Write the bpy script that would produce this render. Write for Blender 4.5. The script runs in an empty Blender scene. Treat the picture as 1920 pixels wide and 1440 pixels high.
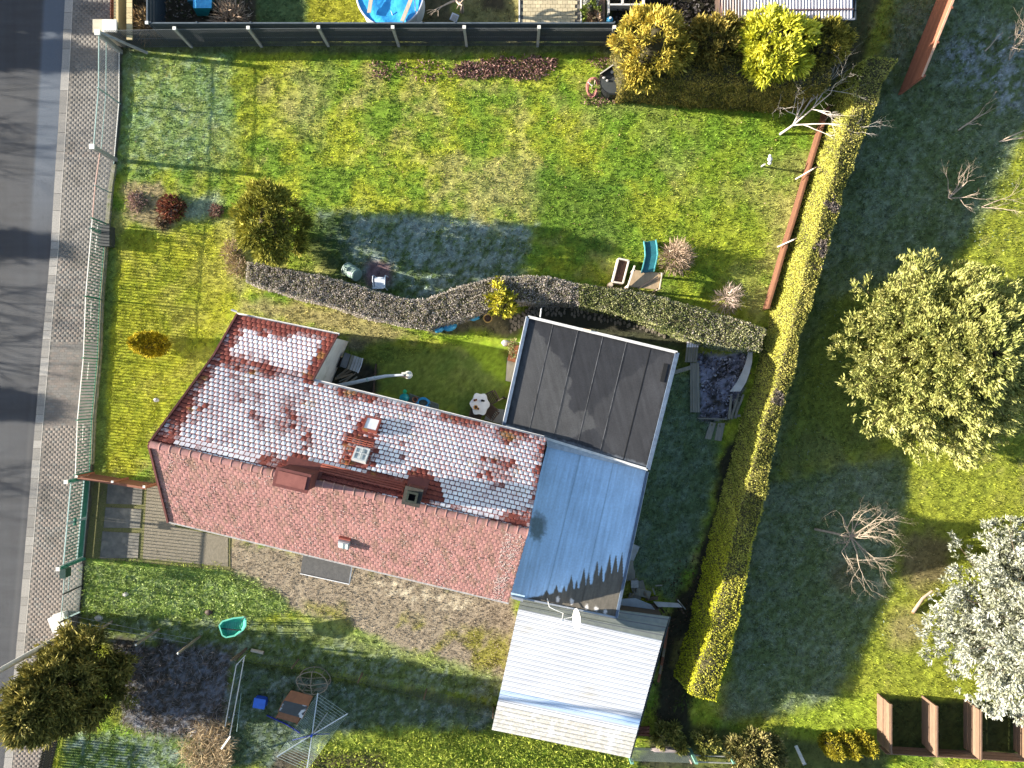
import bpy, math, random
import numpy as np
from mathutils import Vector, Matrix

random.seed(7)
RNG = np.random.default_rng(11)
C = bpy.context.scene.collection
SC = bpy.context.scene

# ---------------------------------------------------------------- camera, sky, sun, exposure
S, H = 45.5, 29.2                       # pixels of the photograph per metre on the ground, camera height
cam_d = bpy.data.cameras.new('camera'); cam_d.sensor_width = 36.0
cam_d.lens = 36.0 * H * S / 1920.0
cam_d.clip_end = 1500.0
cam = bpy.data.objects.new('camera', cam_d); C.objects.link(cam)
cam.location = (0, 0, H); cam.rotation_euler = (0, 0, 0)
SC.camera = cam

SUN_EL = math.radians(15.5)
SUN_TO = Vector((-0.9945, 0.105, 0)).normalized()          # horizontal direction towards the sun
w = bpy.data.worlds.new("World"); SC.world = w; w.use_nodes = True
wn = w.node_tree.nodes; wn.clear()
sky = wn.new('ShaderNodeTexSky'); sky.sky_type = 'NISHITA'; sky.sun_disc = False
sky.sun_elevation = SUN_EL; sky.sun_rotation = math.atan2(SUN_TO.x, SUN_TO.y) % (2 * math.pi)
bg = wn.new('ShaderNodeBackground'); bg.inputs['Strength'].default_value = 0.085
wo = wn.new('ShaderNodeOutputWorld')
w.node_tree.links.new(sky.outputs[0], bg.inputs[0]); w.node_tree.links.new(bg.outputs[0], wo.inputs[0])
sun_d = bpy.data.lights.new('sun', 'SUN'); sun_d.energy = 5.0; sun_d.angle = math.radians(0.5)
sun_d.color = (1.0, 0.925, 0.80)
sun = bpy.data.objects.new('sun', sun_d); C.objects.link(sun)
d = Vector((-SUN_TO.x * math.cos(SUN_EL), -SUN_TO.y * math.cos(SUN_EL), -math.sin(SUN_EL)))
sun.rotation_euler = d.to_track_quat('-Z', 'Y').to_euler(); sun.location = (-40, 5, 20)
SC.view_settings.view_transform = 'Standard'; SC.view_settings.look = 'None'
SC.view_settings.gamma = 1.0; SC.view_settings.use_curve_mapping = False
SC.view_settings.exposure = 1.95
SC.cycles.max_bounces = 6

# ---------------------------------------------------------------- helpers
def P(px, py, z=0.0):
    k = (1 - z / H) / S
    return Vector(((px - 960) * k, -(py - 720) * k, z))

def to_px(x, y):
    return x * S + 960, -y * S + 720

WL = {}                                   # world location of every object we parent to

def thing(name, label, cat, loc, group=None):
    o = bpy.data.objects.new(name, None); C.objects.link(o)
    o.empty_display_size = 0.2
    o.location = loc; WL[o.name] = Vector(loc)
    o['label'] = label; o['category'] = cat
    if group: o['group'] = group
    return o

def tag(o, label, cat, group=None):
    o['label'] = label; o['category'] = cat
    if group: o['group'] = group
    return o

def struct(o): o['kind'] = 'structure'; return o
def stuff(o): o['kind'] = 'stuff'; return o

class MB:
    def __init__(s): s.v = []; s.f = []; s.m = []
    def add(s, vs, fs, mi=0):
        b = len(s.v); s.v += [Vector(v) for v in vs]
        for f in fs: s.f.append([b + i for i in f]); s.m.append(mi)
        return s
    def box(s, c, size, rz=0.0, mi=0, rot=None):
        hx, hy, hz = size[0] / 2, size[1] / 2, size[2] / 2
        R = rot if rot is not None else Matrix.Rotation(rz, 3, 'Z')
        c = Vector(c)
        vs = [c + R @ Vector((x, y, z)) for z in (-hz, hz) for x, y in ((-hx, -hy), (hx, -hy), (hx, hy), (-hx, hy))]
        return s.add(vs, [(3, 2, 1, 0), (4, 5, 6, 7), (0, 1, 5, 4), (1, 2, 6, 5), (2, 3, 7, 6), (3, 0, 4, 7)], mi)
    def beam(s, p, q, wd, ht=None, mi=0, up=Vector((0, 0, 1))):
        p, q = Vector(p), Vector(q); ht = ht or wd
        a = (q - p); L = a.length
        if L < 1e-6: return s
        a.normalize(); u = Vector(up)
        if abs(a.dot(u)) > 0.98: u = Vector((1, 0, 0))
        b = a.cross(u).normalized(); c = b.cross(a)
        R = Matrix((a, b, c)).transposed()
        return s.box((p + q) / 2, (L, wd, ht), mi=mi, rot=R)
    def tube(s, pts, rad, n=8, mi=0, cap=True):
        pts = [Vector(p) for p in pts]
        if not isinstance(rad, (list, tuple)): rad = [rad] * len(pts)
        b = len(s.v); N = len(pts)
        for i, p in enumerate(pts):
            t = (pts[min(i + 1, N - 1)] - pts[max(i - 1, 0)])
            t = t.normalized() if t.length > 1e-9 else Vector((0, 0, 1))
            u = Vector((0, 0, 1)) if abs(t.z) < .9 else Vector((1, 0, 0))
            x = t.cross(u).normalized(); y = x.cross(t)
            for k in range(n):
                an = 2 * math.pi * k / n
                s.v.append(p + x * (math.cos(an) * rad[i]) + y * (math.sin(an) * rad[i]))
        for i in range(N - 1):
            for k in range(n):
                k2 = (k + 1) % n
                s.f.append([b + i * n + k, b + i * n + k2, b + (i + 1) * n + k2, b + (i + 1) * n + k]); s.m.append(mi)
        if cap:
            s.f.append([b + k for k in range(n)][::-1]); s.m.append(mi)
            s.f.append([b + (N - 1) * n + k for k in range(n)]); s.m.append(mi)
        return s
    def lathe(s, c, prof, n=16, mi=0, sx=1.0, sy=1.0, cap=True):
        c = Vector(c); b = len(s.v)
        for r, z in prof:
            for k in range(n):
                an = 2 * math.pi * k / n
                s.v.append(c + Vector((r * sx * math.cos(an), r * sy * math.sin(an), z)))
        for i in range(len(prof) - 1):
            for k in range(n):
                k2 = (k + 1) % n
                s.f.append([b + i * n + k, b + i * n + k2, b + (i + 1) * n + k2, b + (i + 1) * n + k]); s.m.append(mi)
        if cap:
            s.f.append([b + k for k in range(n)][::-1]); s.m.append(mi)
            s.f.append([b + (len(prof) - 1) * n + k for k in range(n)]); s.m.append(mi)
        return s
    def prism(s, poly, z0, z1, mi=0):
        """poly: list of (x,y) or Vectors; z1 may be a list of per-vertex heights"""
        n = len(poly); zt = z1 if isinstance(z1, (list, tuple)) else [z1] * n
        zb = z0 if isinstance(z0, (list, tuple)) else [z0] * n
        ar = sum(poly[i][0] * poly[(i + 1) % n][1] - poly[(i + 1) % n][0] * poly[i][1] for i in range(n))
        idx = list(range(n)) if ar > 0 else list(range(n))[::-1]
        vs = [(poly[i][0], poly[i][1], zb[i]) for i in idx] + [(poly[i][0], poly[i][1], zt[i]) for i in idx]
        fs = [tuple(range(n))[::-1], tuple(range(n, 2 * n))] + [(i, (i + 1) % n, n + (i + 1) % n, n + i) for i in range(n)]
        return s.add(vs, fs, mi)
    def slab(s, quad, th, mi=0):
        """four 3-D corners (top face), thickness downwards along the normal"""
        q = [Vector(a) for a in quad]
        n = (q[2] - q[0]).cross(q[3] - q[1]).normalized()
        if n.z < 0: q = q[::-1]; n = -n
        lo = [a - n * th for a in q]
        return s.add(lo + q, [(3, 2, 1, 0), (4, 5, 6, 7), (0, 1, 5, 4), (1, 2, 6, 5), (2, 3, 7, 6), (3, 0, 4, 7)], mi)
    def build(s, name, mats, parent=None, smooth=False, origin=None):
        if not isinstance(mats, (list, tuple)): mats = [mats]
        org = Vector((0, 0, 0))
        if parent is not None: org = WL[parent.name]
        elif origin is not None: org = Vector(origin)
        elif s.v:
            org = Vector((sum(v.x for v in s.v) / len(s.v), sum(v.y for v in s.v) / len(s.v), min(v.z for v in s.v)))
        me = bpy.data.meshes.new(name)
        me.from_pydata([v - org for v in s.v], [], s.f)
        for m in mats: me.materials.append(m)
        me.polygons.foreach_set('material_index', s.m)
        if smooth: me.polygons.foreach_set('use_smooth', [True] * len(s.f))
        me.update()
        o = bpy.data.objects.new(name, me); C.objects.link(o)
        if parent is not None:
            o.parent = parent; WL[o.name] = Vector(org)
        else:
            o.location = org; WL[o.name] = Vector(org)
        return o

def arrays_obj(name, V, F4, mat, col=None, parent=None, tri=False, smooth=False):
    """V (n,3), F (m,3|4) numpy -> mesh object; col per-vertex (n,3)"""
    org = np.array(WL[parent.name]) if parent is not None else np.array([V[:, 0].mean(), V[:, 1].mean(), max(0.0, V[:, 2].min())])
    me = bpy.data.meshes.new(name)
    k = F4.shape[1]
    me.vertices.add(len(V)); me.vertices.foreach_set('co', (V - org).astype(np.float32).ravel())
    me.loops.add(F4.size); me.loops.foreach_set('vertex_index', F4.astype(np.int32).ravel())
    me.polygons.add(len(F4)); me.polygons.foreach_set('loop_start', (np.arange(len(F4)) * k).astype(np.int32))
    if smooth: me.polygons.foreach_set('use_smooth', np.ones(len(F4), dtype=bool))
    me.materials.append(mat)
    if col is not None:
        a = me.attributes.new('col', 'FLOAT_COLOR', 'POINT')
        rgba = np.ones((len(V), 4), dtype=np.float32); rgba[:, :3] = col
        a.data.foreach_set('color', rgba.ravel())
    me.update(calc_edges=True); me.validate()
    o = bpy.data.objects.new(name, me); C.objects.link(o)
    if parent is not None: o.parent = parent
    else: o.location = org
    WL[o.name] = Vector(org)
    return o

# ---------------------------------------------------------------- materials
MATS = {}
def mat(name, c1, c2=None, scale=6.0, rough=0.85, bump=0.0, bscale=None, metal=0.0, piece=0.0, vcol=False,
        c3=None, s3=1.2, t3=0.55, w3=0.06, transl=0.0, spec=0.3, detail=4.0, stretch=None, rot=0.0, alpha=None):
    if name in MATS: return MATS[name]
    m = bpy.data.materials.new(name); m.use_nodes = True
    N, Lk = m.node_tree.nodes, m.node_tree.links
    b = N['Principled BSDF']; out = N['Material Output']
    b.inputs['Roughness'].default_value = rough; b.inputs['Metallic'].default_value = metal
    b.inputs['Specular IOR Level'].default_value = spec
    geo = N.new('ShaderNodeNewGeometry'); pos = geo.outputs['Position']
    if stretch:
        mp = N.new('ShaderNodeMapping'); mp.inputs['Scale'].default_value = stretch
        mp.inputs['Rotation'].default_value = (0, 0, rot)
        Lk.new(pos, mp.inputs['Vector']); pos = mp.outputs[0]
    nz = N.new('ShaderNodeTexNoise'); nz.inputs['Scale'].default_value = scale; nz.inputs['Detail'].default_value = detail
    nz.inputs['Roughness'].default_value = 0.6
    Lk.new(pos, nz.inputs['Vector'])
    rmp = N.new('ShaderNodeMapRange'); rmp.inputs['From Min'].default_value = 0.32; rmp.inputs['From Max'].default_value = 0.68
    Lk.new(nz.outputs['Fac'], rmp.inputs['Value'])
    mx = N.new('ShaderNodeMix'); mx.data_type = 'RGBA'
    c2 = c2 or tuple(min(1, x * 0.72) for x in c1)
    mx.inputs['A'].default_value = (*c1, 1); mx.inputs['B'].default_value = (*c2, 1)
    Lk.new(rmp.outputs[0], mx.inputs['Factor'])
    colr = mx.outputs['Result']
    if vcol:
        at = N.new('ShaderNodeAttribute'); at.attribute_name = 'col'
        mu = N.new('ShaderNodeMix'); mu.data_type = 'RGBA'; mu.blend_type = 'MULTIPLY'; mu.inputs['Factor'].default_value = 1.0
        Lk.new(at.outputs['Color'], mu.inputs['A']); Lk.new(colr, mu.inputs['B']); colr = mu.outputs['Result']
    if c3 is not None:
        n3 = N.new('ShaderNodeTexNoise'); n3.inputs['Scale'].default_value = s3; n3.inputs['Detail'].default_value = 5
        Lk.new(pos, n3.inputs['Vector'])
        r3 = N.new('ShaderNodeMapRange'); r3.inputs['From Min'].default_value = t3; r3.inputs['From Max'].default_value = t3 + w3
        Lk.new(n3.outputs['Fac'], r3.inputs['Value'])
        m3 = N.new('ShaderNodeMix'); m3.data_type = 'RGBA'; m3.inputs['B'].default_value = (*c3, 1)
        Lk.new(r3.outputs[0], m3.inputs['Factor']); Lk.new(colr, m3.inputs['A']); colr = m3.outputs['Result']
    if piece:
        oi = N.new('ShaderNodeObjectInfo')
        at = N.new('ShaderNodeAttribute'); at.attribute_name = 'tint'
        ad = N.new('ShaderNodeMath'); ad.operation = 'ADD'; Lk.new(oi.outputs['Random'], ad.inputs[0]); Lk.new(at.outputs['Fac'], ad.inputs[1])
        fr = N.new('ShaderNodeMath'); fr.operation = 'FRACT'; Lk.new(ad.outputs[0], fr.inputs[0])
        mr = N.new('ShaderNodeMapRange'); mr.inputs['To Min'].default_value = 1 - piece; mr.inputs['To Max'].default_value = 1 + piece * .6
        Lk.new(fr.outputs[0], mr.inputs['Value'])
        hs = N.new('ShaderNodeHueSaturation'); Lk.new(mr.outputs[0], hs.inputs['Value']); Lk.new(colr, hs.inputs['Color'])
        colr = hs.outputs['Color']
    Lk.new(colr, b.inputs['Base Color'])
    if bump:
        bn = N.new('ShaderNodeTexNoise'); bn.inputs['Scale'].default_value = bscale or scale * 3; bn.inputs['Detail'].default_value = 5
        Lk.new(pos, bn.inputs['Vector'])
        bp = N.new('ShaderNodeBump'); bp.inputs['Strength'].default_value = bump; bp.inputs['Distance'].default_value = 0.03
        Lk.new(bn.outputs['Fac'], bp.inputs['Height']); Lk.new(bp.outputs[0], b.inputs['Normal'])
    if transl:
        tr = N.new('ShaderNodeBsdfTranslucent'); Lk.new(colr, tr.inputs['Color'])
        ms = N.new('ShaderNodeMixShader'); ms.inputs[0].default_value = transl
        Lk.new(b.outputs[0], ms.inputs[1]); Lk.new(tr.outputs[0], ms.inputs[2]); Lk.new(ms.outputs[0], out.inputs[0])
    MATS[name] = m
    return m

WHITE1 = (1, 1, 1)
# ---------------------------------------------------------------- noise and masks in numpy
def _hash(ix, iy, seed):
    h = (ix.astype(np.int64) * 374761393 + iy.astype(np.int64) * 668265263 + seed * 974711) & 0x7fffffff
    h = ((h ^ (h >> 13)) * 1274126177) & 0x7fffffff
    return ((h ^ (h >> 16)) & 0xffff) / 65535.0
def vnoise(x, y, seed=0):
    ix, iy = np.floor(x), np.floor(y); fx, fy = x - ix, y - iy
    fx = fx * fx * (3 - 2 * fx); fy = fy * fy * (3 - 2 * fy)
    a, b = _hash(ix, iy, seed), _hash(ix + 1, iy, seed); c, e = _hash(ix, iy + 1, seed), _hash(ix + 1, iy + 1, seed)
    return a + (b - a) * fx + (c - a) * fy + (a - b - c + e) * fx * fy
def fbm(x, y, seed=0, octv=4):
    t = 0; amp = 0.5; tot = 0
    for i in range(octv):
        ca, sa = math.cos(.7 + 1.1 * i), math.sin(.7 + 1.1 * i); xr, yr = x * ca - y * sa, x * sa + y * ca
        t = t + amp * vnoise(xr * 2 ** i, yr * 2 ** i, seed + i * 17); tot += amp; amp *= 0.55
    return t / tot
def sstep(a, b, x):
    t = np.clip((x - a) / (b - a), 0, 1); return t * t * (3 - 2 * t)
def poly_sd(px, py, poly):
    """signed distance, negative inside"""
    poly = np.array(poly, float); n = len(poly)
    dmin = np.full(px.shape, 1e9); inside = np.zeros(px.shape, bool)
    for i in range(n):
        a, b = poly[i], poly[(i + 1) % n]
        ex, ey = b - a; wx, wy = px - a[0], py - a[1]
        t = np.clip((wx * ex + wy * ey) / (ex * ex + ey * ey + 1e-9), 0, 1)
        dmin = np.minimum(dmin, np.hypot(wx - t * ex, wy - t * ey))
        cond = (a[1] > py) != (b[1] > py)
        xi = a[0] + (py - a[1]) * ex / (ey if abs(ey) > 1e-9 else 1e-9)
        inside ^= cond & (px < xi)
    return np.where(inside, -dmin, dmin)
def pmask(px, py, poly, soft=8, rough=0, seed=3, nscale=18.0):
    dd = poly_sd(px, py, poly)
    if rough: dd = dd + (fbm(px / nscale, py / nscale, seed) - .5) * 2 * rough
    return 1 - sstep(-soft, soft, dd)
def line_poly(pts, wd):
    L = []; R = []
    for i, p in enumerate(pts):
        a = pts[max(0, i - 1)]; b = pts[min(len(pts) - 1, i + 1)]
        tx, ty = b[0] - a[0], b[1] - a[1]; l = math.hypot(tx, ty); nx, ny = -ty / l * wd, tx / l * wd
        L.append((p[0] + nx, p[1] + ny)); R.append((p[0] - nx, p[1] - ny))
    return L + R[::-1]

# ---------------------------------------------------------------- foliage
def unit(a): return a / np.maximum(np.linalg.norm(a, axis=1, keepdims=True), 1e-9)
def kites(p, dr, L, Wd, col):
    """leaf or spray blades: (n,3) base, (n,3) direction, lengths, widths, colours -> V, F, colours"""
    n = len(p); dr = unit(dr)
    side = unit(np.cross(dr, RNG.normal(size=(n, 3))))
    nrm = np.cross(side, dr)
    L = np.broadcast_to(L, (n,))[:, None]; Wd = np.broadcast_to(Wd, (n,))[:, None]
    mid = p + dr * L * .5 + nrm * L * .06
    V = np.stack([p, mid + side * Wd * .5, p + dr * L, mid - side * Wd * .5], 1).reshape(-1, 3)
    F = np.arange(4 * n).reshape(n, 4)
    return V, F, np.repeat(col, 4, axis=0)
def mixcol(cols, n, t=None):
    cols = np.array(cols, float)
    if t is None: t = RNG.random(n)
    t = np.clip(t, 0, .9999) * (len(cols) - 1); i = t.astype(int); f = (t - i)[:, None]
    c = cols[i] * (1 - f) + cols[np.minimum(i + 1, len(cols) - 1)] * f
    return c * (0.82 + 0.36 * RNG.random((n, 1)))
def sprays(tips, outs, k, L, Wd, spread, cols, tcol=None, up=0.25):
    n = len(tips)
    p = np.repeat(tips, k, 0) + RNG.normal(size=(n * k, 3)) * L * .28
    dd = np.repeat(unit(outs), k, 0) + RNG.normal(size=(n * k, 3)) * spread; dd[:, 2] += up
    t = (RNG.random(n) if tcol is None else tcol)
    t = np.repeat(t, k) + RNG.normal(size=n * k) * .14
    return kites(p, dd, L * (.6 + .7 * RNG.random(n * k)), Wd * (.7 + .6 * RNG.random(n * k)), mixcol(cols, n * k, t))
LEAF = mat('foliage_leaf', (1.12, 1.12, 1.12), (.8, .8, .8), scale=9, rough=.75, vcol=True, transl=.22, spec=.2)
NEEDLE = mat('needle_spray', (1.12, 1.12, 1.12), (.8, .8, .8), scale=5, rough=.8, vcol=True, transl=.12, spec=.2)
BARK = mat('bark_brown', (.16, .11, .075), (.09, .06, .04), scale=14, rough=.95, bump=.4)
PALEBARK = mat('bark_pale', (.50, .40, .31), (.33, .25, .19), scale=12, rough=.9, bump=.3)
TWIGCORE = mat('inner_twigs', (.085, .075, .035), (.05, .042, .022), scale=16, rough=1, bump=.6)

def blob(c, rx, ry, rz, seed=0, amp=.18, nu=18, nv=10):
    c = np.array(c, float); V = []
    th = np.linspace(0, 2 * np.pi, nu, endpoint=False); ph = np.linspace(-np.pi / 2, np.pi / 2, nv)
    for b in ph:
        for a in th:
            V.append((math.cos(b) * math.cos(a), math.cos(b) * math.sin(a), math.sin(b)))
    V = np.array(V); r = 1 + amp * (fbm(V[:, 0] * 2.3 + seed + V[:, 2], V[:, 1] * 2.3 + seed * 3 + V[:, 2] * 1.7, seed) - .5) * 2
    V = V * r[:, None] * np.array([rx, ry, rz]) + c
    F = [(i * nu + j, i * nu + (j + 1) % nu, (i + 1) * nu + (j + 1) % nu, (i + 1) * nu + j) for i in range(nv - 1) for j in range(nu)]
    return V, np.array(F)

def limb(mb, p, dr, L, r, depth, spread=.55, up=.12, kids=3, gravity=0.0, n=5, bend=.25):
    """recursive bare branch into mb"""
    pts = [Vector(p)]; rr = [r]; dcur = Vector(dr).normalized(); segs = 4
    for i in range(segs):
        dcur = (dcur + Vector((random.gauss(0, bend), random.gauss(0, bend), random.gauss(0, bend) * .6 + up - gravity)) * .35).normalized()
        pts.append(pts[-1] + dcur * (L / segs)); rr.append(r * (1 - .55 * (i + 1) / segs))
    mb.tube(pts, rr, n=n)
    if depth > 0:
        for i in range(kids):
            t = 1 + int(random.random() * segs) if i else segs
            t = min(t, segs)
            base = pts[t]
            dd = (dcur + Vector((random.gauss(0, spread), random.gauss(0, spread), random.gauss(0, spread) * .5 + up))).normalized()
            limb(mb, base, dd, L * random.uniform(.5, .8), rr[t] * .8, depth - 1, spread, up, kids, gravity, max(3, n - 1), bend)
# ---------------------------------------------------------------- lines along the street (pixels of the ground plane)
KERB = [(-400, 147), (0, 125), (120, 119), (260, 111), (360, 104), (470, 98), (560, 90), (650, 82), (740, 74), (820, 67), (900, 61),
        (960, 56), (1020, 51), (1090, 45), (1140, 41), (1190, 36), (1240, 32), (1440, 10), (1900, -40)]
FENCE = [(-400, 230), (0, 230), (50, 229), (110, 226), (200, 226), (300, 217), (360, 208), (420, 203), (560, 191), (670, 187), (785, 176),
         (893, 172), (1046, 158), (1097, 155), (1150, 150), (1240, 128), (1440, 84), (1900, -10)]
def kx(y): return np.interp(y, [a for a, b in KERB], [b for a, b in KERB])
def fx(y): return np.interp(y, [a for a, b in FENCE], [b for a, b in FENCE])

# ---------------------------------------------------------------- what grows or lies on the ground, as a map with some shade painted in
def ground_paint(px, py):
    n = px.shape[0]
    col = np.zeros((n, 3)); den = np.ones(n); hgt = np.ones(n)
    n1 = fbm(px / 48, py / 48, 1); n2 = fbm(px / 26, py / 26, 5); n3 = fbm(px / 110, py / 110, 9, 3); n4 = .5 + 1.25 * (.55 * fbm(px / 9, py / 9, 21, 3) + .45 * fbm(px / 4.2, py / 4.2, 23, 2) - .5)
    Y = np.array((.34, .37, .032)); G = np.array((.165, .26, .026)); D = np.array((.36, .33, .12))
    t = sstep(.36, .62, n1 * .6 + n2 * .4)[:, None]
    col = G * (1 - t) + Y * t
    td = (sstep(.50, .70, n3 * .55 + n2 * .45) * .75)[:, None]; col = col * (1 - td) + D * td
    def paint(m, c, d=None, h=None):
        nonlocal col, den, hgt
        c = np.array(c, float); mm = m[:, None]; col = col * (1 - mm) + c * mm
        if d is not None: den = den * (1 - m) + d * m
        if h is not None: hgt = hgt * (1 - m) + h * m
    def reg(poly, c, a=1.0, soft=14, rough=14, d=None, h=None, seed=3, ns=20.0):
        paint(pmask(px, py, poly, soft, rough, seed, ns) * a, c, d, h)
    FROST = (.37, .43, .43)
    # main lawn
    reg([(222, 100), (430, 100), (440, 300), (330, 320), (218, 310)], (.22, .31, .13), .6, 34, 44)
    fm = pmask(px, py, [(222, 100), (420, 100), (430, 280), (300, 320), (218, 310)], 30, 30) * sstep(.5, .68, n4)
    paint(fm * .24, FROST)
    reg([(985, 340), (1080, 312), (1190, 345), (1200, 450), (1120, 490), (990, 420)], (.085, .17, .02), .85, 26, 30)
    reg([(1050, 170), (1520, 180), (1500, 320), (1300, 360), (1120, 260)], (.14, .25, .022), .6, 40, 40)
    reg([(1150, 380), (1460, 330), (1430, 560), (1250, 560)], (.20, .26, .024), .5, 40, 40)
    reg([(870, 330), (960, 300), (1000, 380), (900, 420)], D, .6, 30, 30)
    reg([(540, 130), (620, 140), (600, 260), (520, 240)], D, .6, 30, 30)
    reg([(230, 350), (300, 340), (330, 420), (310, 440), (240, 410)], (.30, .23, .13), .9, 10, 14, d=.5)
    reg([(340, 370), (410, 365), (410, 410), (340, 415)], (.24, .30, .24), .8, 14, 14)
    # the clipped tree's shade painted as darker turf, with the frost lying in it
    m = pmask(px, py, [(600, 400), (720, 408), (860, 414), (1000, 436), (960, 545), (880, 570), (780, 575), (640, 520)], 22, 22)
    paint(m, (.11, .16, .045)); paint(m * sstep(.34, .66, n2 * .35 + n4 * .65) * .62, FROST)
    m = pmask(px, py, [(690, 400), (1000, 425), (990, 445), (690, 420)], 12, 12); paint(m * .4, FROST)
    reg([(566, 400), (640, 405), (655, 500), (640, 520), (575, 480)], (.04, .075, .018), .8, 16, 16)  # tree's shade painted darkest next to its foot
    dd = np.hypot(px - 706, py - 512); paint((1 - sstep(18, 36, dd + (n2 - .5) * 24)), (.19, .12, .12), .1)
    # strips and beds round the house
    reg([(452, 560), (640, 585), (800, 618), (700, 645), (630, 622), (450, 585)], (.33, .28, .12), .85, 10, 12)
    reg([(430, 420), (470, 420), (480, 490), (450, 560), (420, 520)], D, .7, 14, 16)
    reg([(195, 440), (430, 430), (440, 600), (290, 830), (250, 885), (175, 885)], (.34, .33, .022), .65, 18, 22)
    reg([(196, 440), (222, 440), (200, 720), (195, 885), (172, 885), (180, 700)], (.13, .20, .05), .85, 8, 8)
    reg([(640, 640), (960, 660), (950, 800), (640, 720)], (.13, .18, .04), .8, 14, 10)
    reg([(700, 600), (900, 625), (985, 700), (960, 730), (860, 650)], (.25, .36, .025), .8, 8, 10)
    reg([(600, 660), (690, 680), (715, 690), (705, 760), (600, 740)], (.045, .038, .032), .95, 8, 8, d=.05)
    reg([(655, 630), (690, 640), (680, 660), (650, 655)], (.20, .15, .14), .6, 6, 5)
    reg([(790, 610), (960, 580), (985, 600), (955, 640), (900, 620), (820, 630)], (.15, .11, .08), .85, 8, 10, d=.15)
    reg([(945, 600), (1010, 560), (1120, 560), (1240, 590), (1300, 640), (1280, 680), (1000, 600), (955, 625)], (.05, .05, .035), .95, 8, 8, d=.15)
    reg([(1200, 640), (1300, 650), (1300, 700), (1240, 700)], (.07, .10, .02), .8, 10, 10)
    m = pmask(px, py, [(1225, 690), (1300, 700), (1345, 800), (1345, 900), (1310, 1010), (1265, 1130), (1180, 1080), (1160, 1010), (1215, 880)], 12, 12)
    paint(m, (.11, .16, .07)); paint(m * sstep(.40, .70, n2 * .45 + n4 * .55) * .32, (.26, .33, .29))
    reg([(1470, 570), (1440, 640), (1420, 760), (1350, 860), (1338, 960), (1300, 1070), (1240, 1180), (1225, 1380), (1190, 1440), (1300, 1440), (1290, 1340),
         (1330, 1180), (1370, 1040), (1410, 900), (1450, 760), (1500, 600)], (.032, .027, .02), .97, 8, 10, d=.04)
    reg([(1265, 1200), (1285, 1190), (1275, 1260), (1255, 1250)], (.20, .17, .05), .8, 6, 6)
    m = pmask(px, py, [(1306, 665), (1412, 660), (1398, 720), (1368, 790), (1312, 790)], 5, 8)
    paint(m, (.05, .045, .04), .1); paint(m * sstep(.42, .6, n4 * .6 + n2 * .4) * .75, (.36, .36, .46))
    # neighbouring garden on the right
    hedge_r = [(1560, 100), (1700, -100), (3000, -100), (3000, 1400), (1500, 1400), (1340, 1340), (1400, 1100), (1440, 900), (1500, 650), (1560, 420), (1610, 250)]
    reg(hedge_r, (.27, .29, .035), .85, 12, 6)
    m = pmask(px, py, hedge_r, 8, 4) * sstep(.52, .72, n2 * .5 + n3 * .5); paint(m * .5, (.31, .26, .12))
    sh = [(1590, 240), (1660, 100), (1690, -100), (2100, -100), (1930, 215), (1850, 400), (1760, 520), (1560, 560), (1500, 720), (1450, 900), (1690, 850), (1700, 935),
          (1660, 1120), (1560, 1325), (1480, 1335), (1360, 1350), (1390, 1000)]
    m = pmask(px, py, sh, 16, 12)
    paint(m, (.12, .16, .055)); paint(m * sstep(.36, .70, n2 * .35 + n3 * .15 + n4 * .5) * .36, (.30, .335, .29))  # turf darkened inside the hedge and house shadow, then mottled with frost
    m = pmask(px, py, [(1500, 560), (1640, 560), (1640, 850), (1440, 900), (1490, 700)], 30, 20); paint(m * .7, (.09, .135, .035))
    m = pmask(px, py, [(1760, 90), (1850, 60), (2000, 60), (2000, 225), (1890, 210), (1800, 150)], 26, 34, 6)
    paint(m * sstep(.42, .66, n4) * .55, (.38, .40, .47))
    dd = np.hypot((px - 1735) / 1.0, (py - 1050) / 1.3); paint((1 - sstep(28, 66, dd + (n2 - .5) * 40)) * .8, (.15, .105, .07), .5)
    dd = np.hypot(px - 1585, py - 1075); paint((1 - sstep(14, 50, dd + (n2 - .5) * 30)) * .6, (.14, .11, .06), .7)
    dd = np.hypot(px - 1700, py - 1180); paint((1 - sstep(14, 60, dd + (n2 - .5) * 40)) * .6, (.28, .21, .12), .7)
    reg([(1475, 1335), (1640, 1290), (1650, 1420), (1480, 1380)], (.27, .36, .03), .7, 14, 14)
    reg([(1665, 1310), (1960, 1320), (1960, 1425), (1665, 1415)], (.03, .04, .015), .9, 5, 4, d=.3)
    reg([(1225, 1355), (1660, 1400), (1660, 1440), (1600, 1480), (1200, 1480)], (.055, .06, .03), .8, 10, 10, d=.4)
    # yard below the house
    yard = [(430, 1005), (560, 1030), (955, 1120), (985, 1180), (955, 1290), (860, 1245), (760, 1225), (690, 1190), (560, 1150), (450, 1110), (420, 1060)]
    m = pmask(px, py, yard, 14, 22)
    paint(m, (.30, .245, .175), .14); paint(m * sstep(.45, .7, n2) * .5, (.25, .20, .15))
    m2 = pmask(px, py, [(560, 1130), (700, 1150), (960, 1190), (960, 1290), (700, 1230)], 18, 22) * sstep(.46, .62, n2 * .6 + n1 * .4); paint(m2 * .85, (.25, .24, .03), .55)
    m3 = pmask(px, py, [(690, 1085), (760, 1095), (880, 1125), (870, 1145), (760, 1125), (700, 1105)], 7, 10) * sstep(.46, .56, n4); paint(m3 * .85, (.58, .50, .36), .02)
    reg([(430, 1005), (440, 1005), (440, 1110), (425, 1090)], (.27, .21, .14), .8, 8, 6, d=.1)
    reg([(155, 1056), (430, 1068), (520, 1110), (545, 1150), (440, 1165), (300, 1155), (148, 1152)], (.27, .36, .09), .95, 9, 12, d=1.1, h=1.6)
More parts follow.
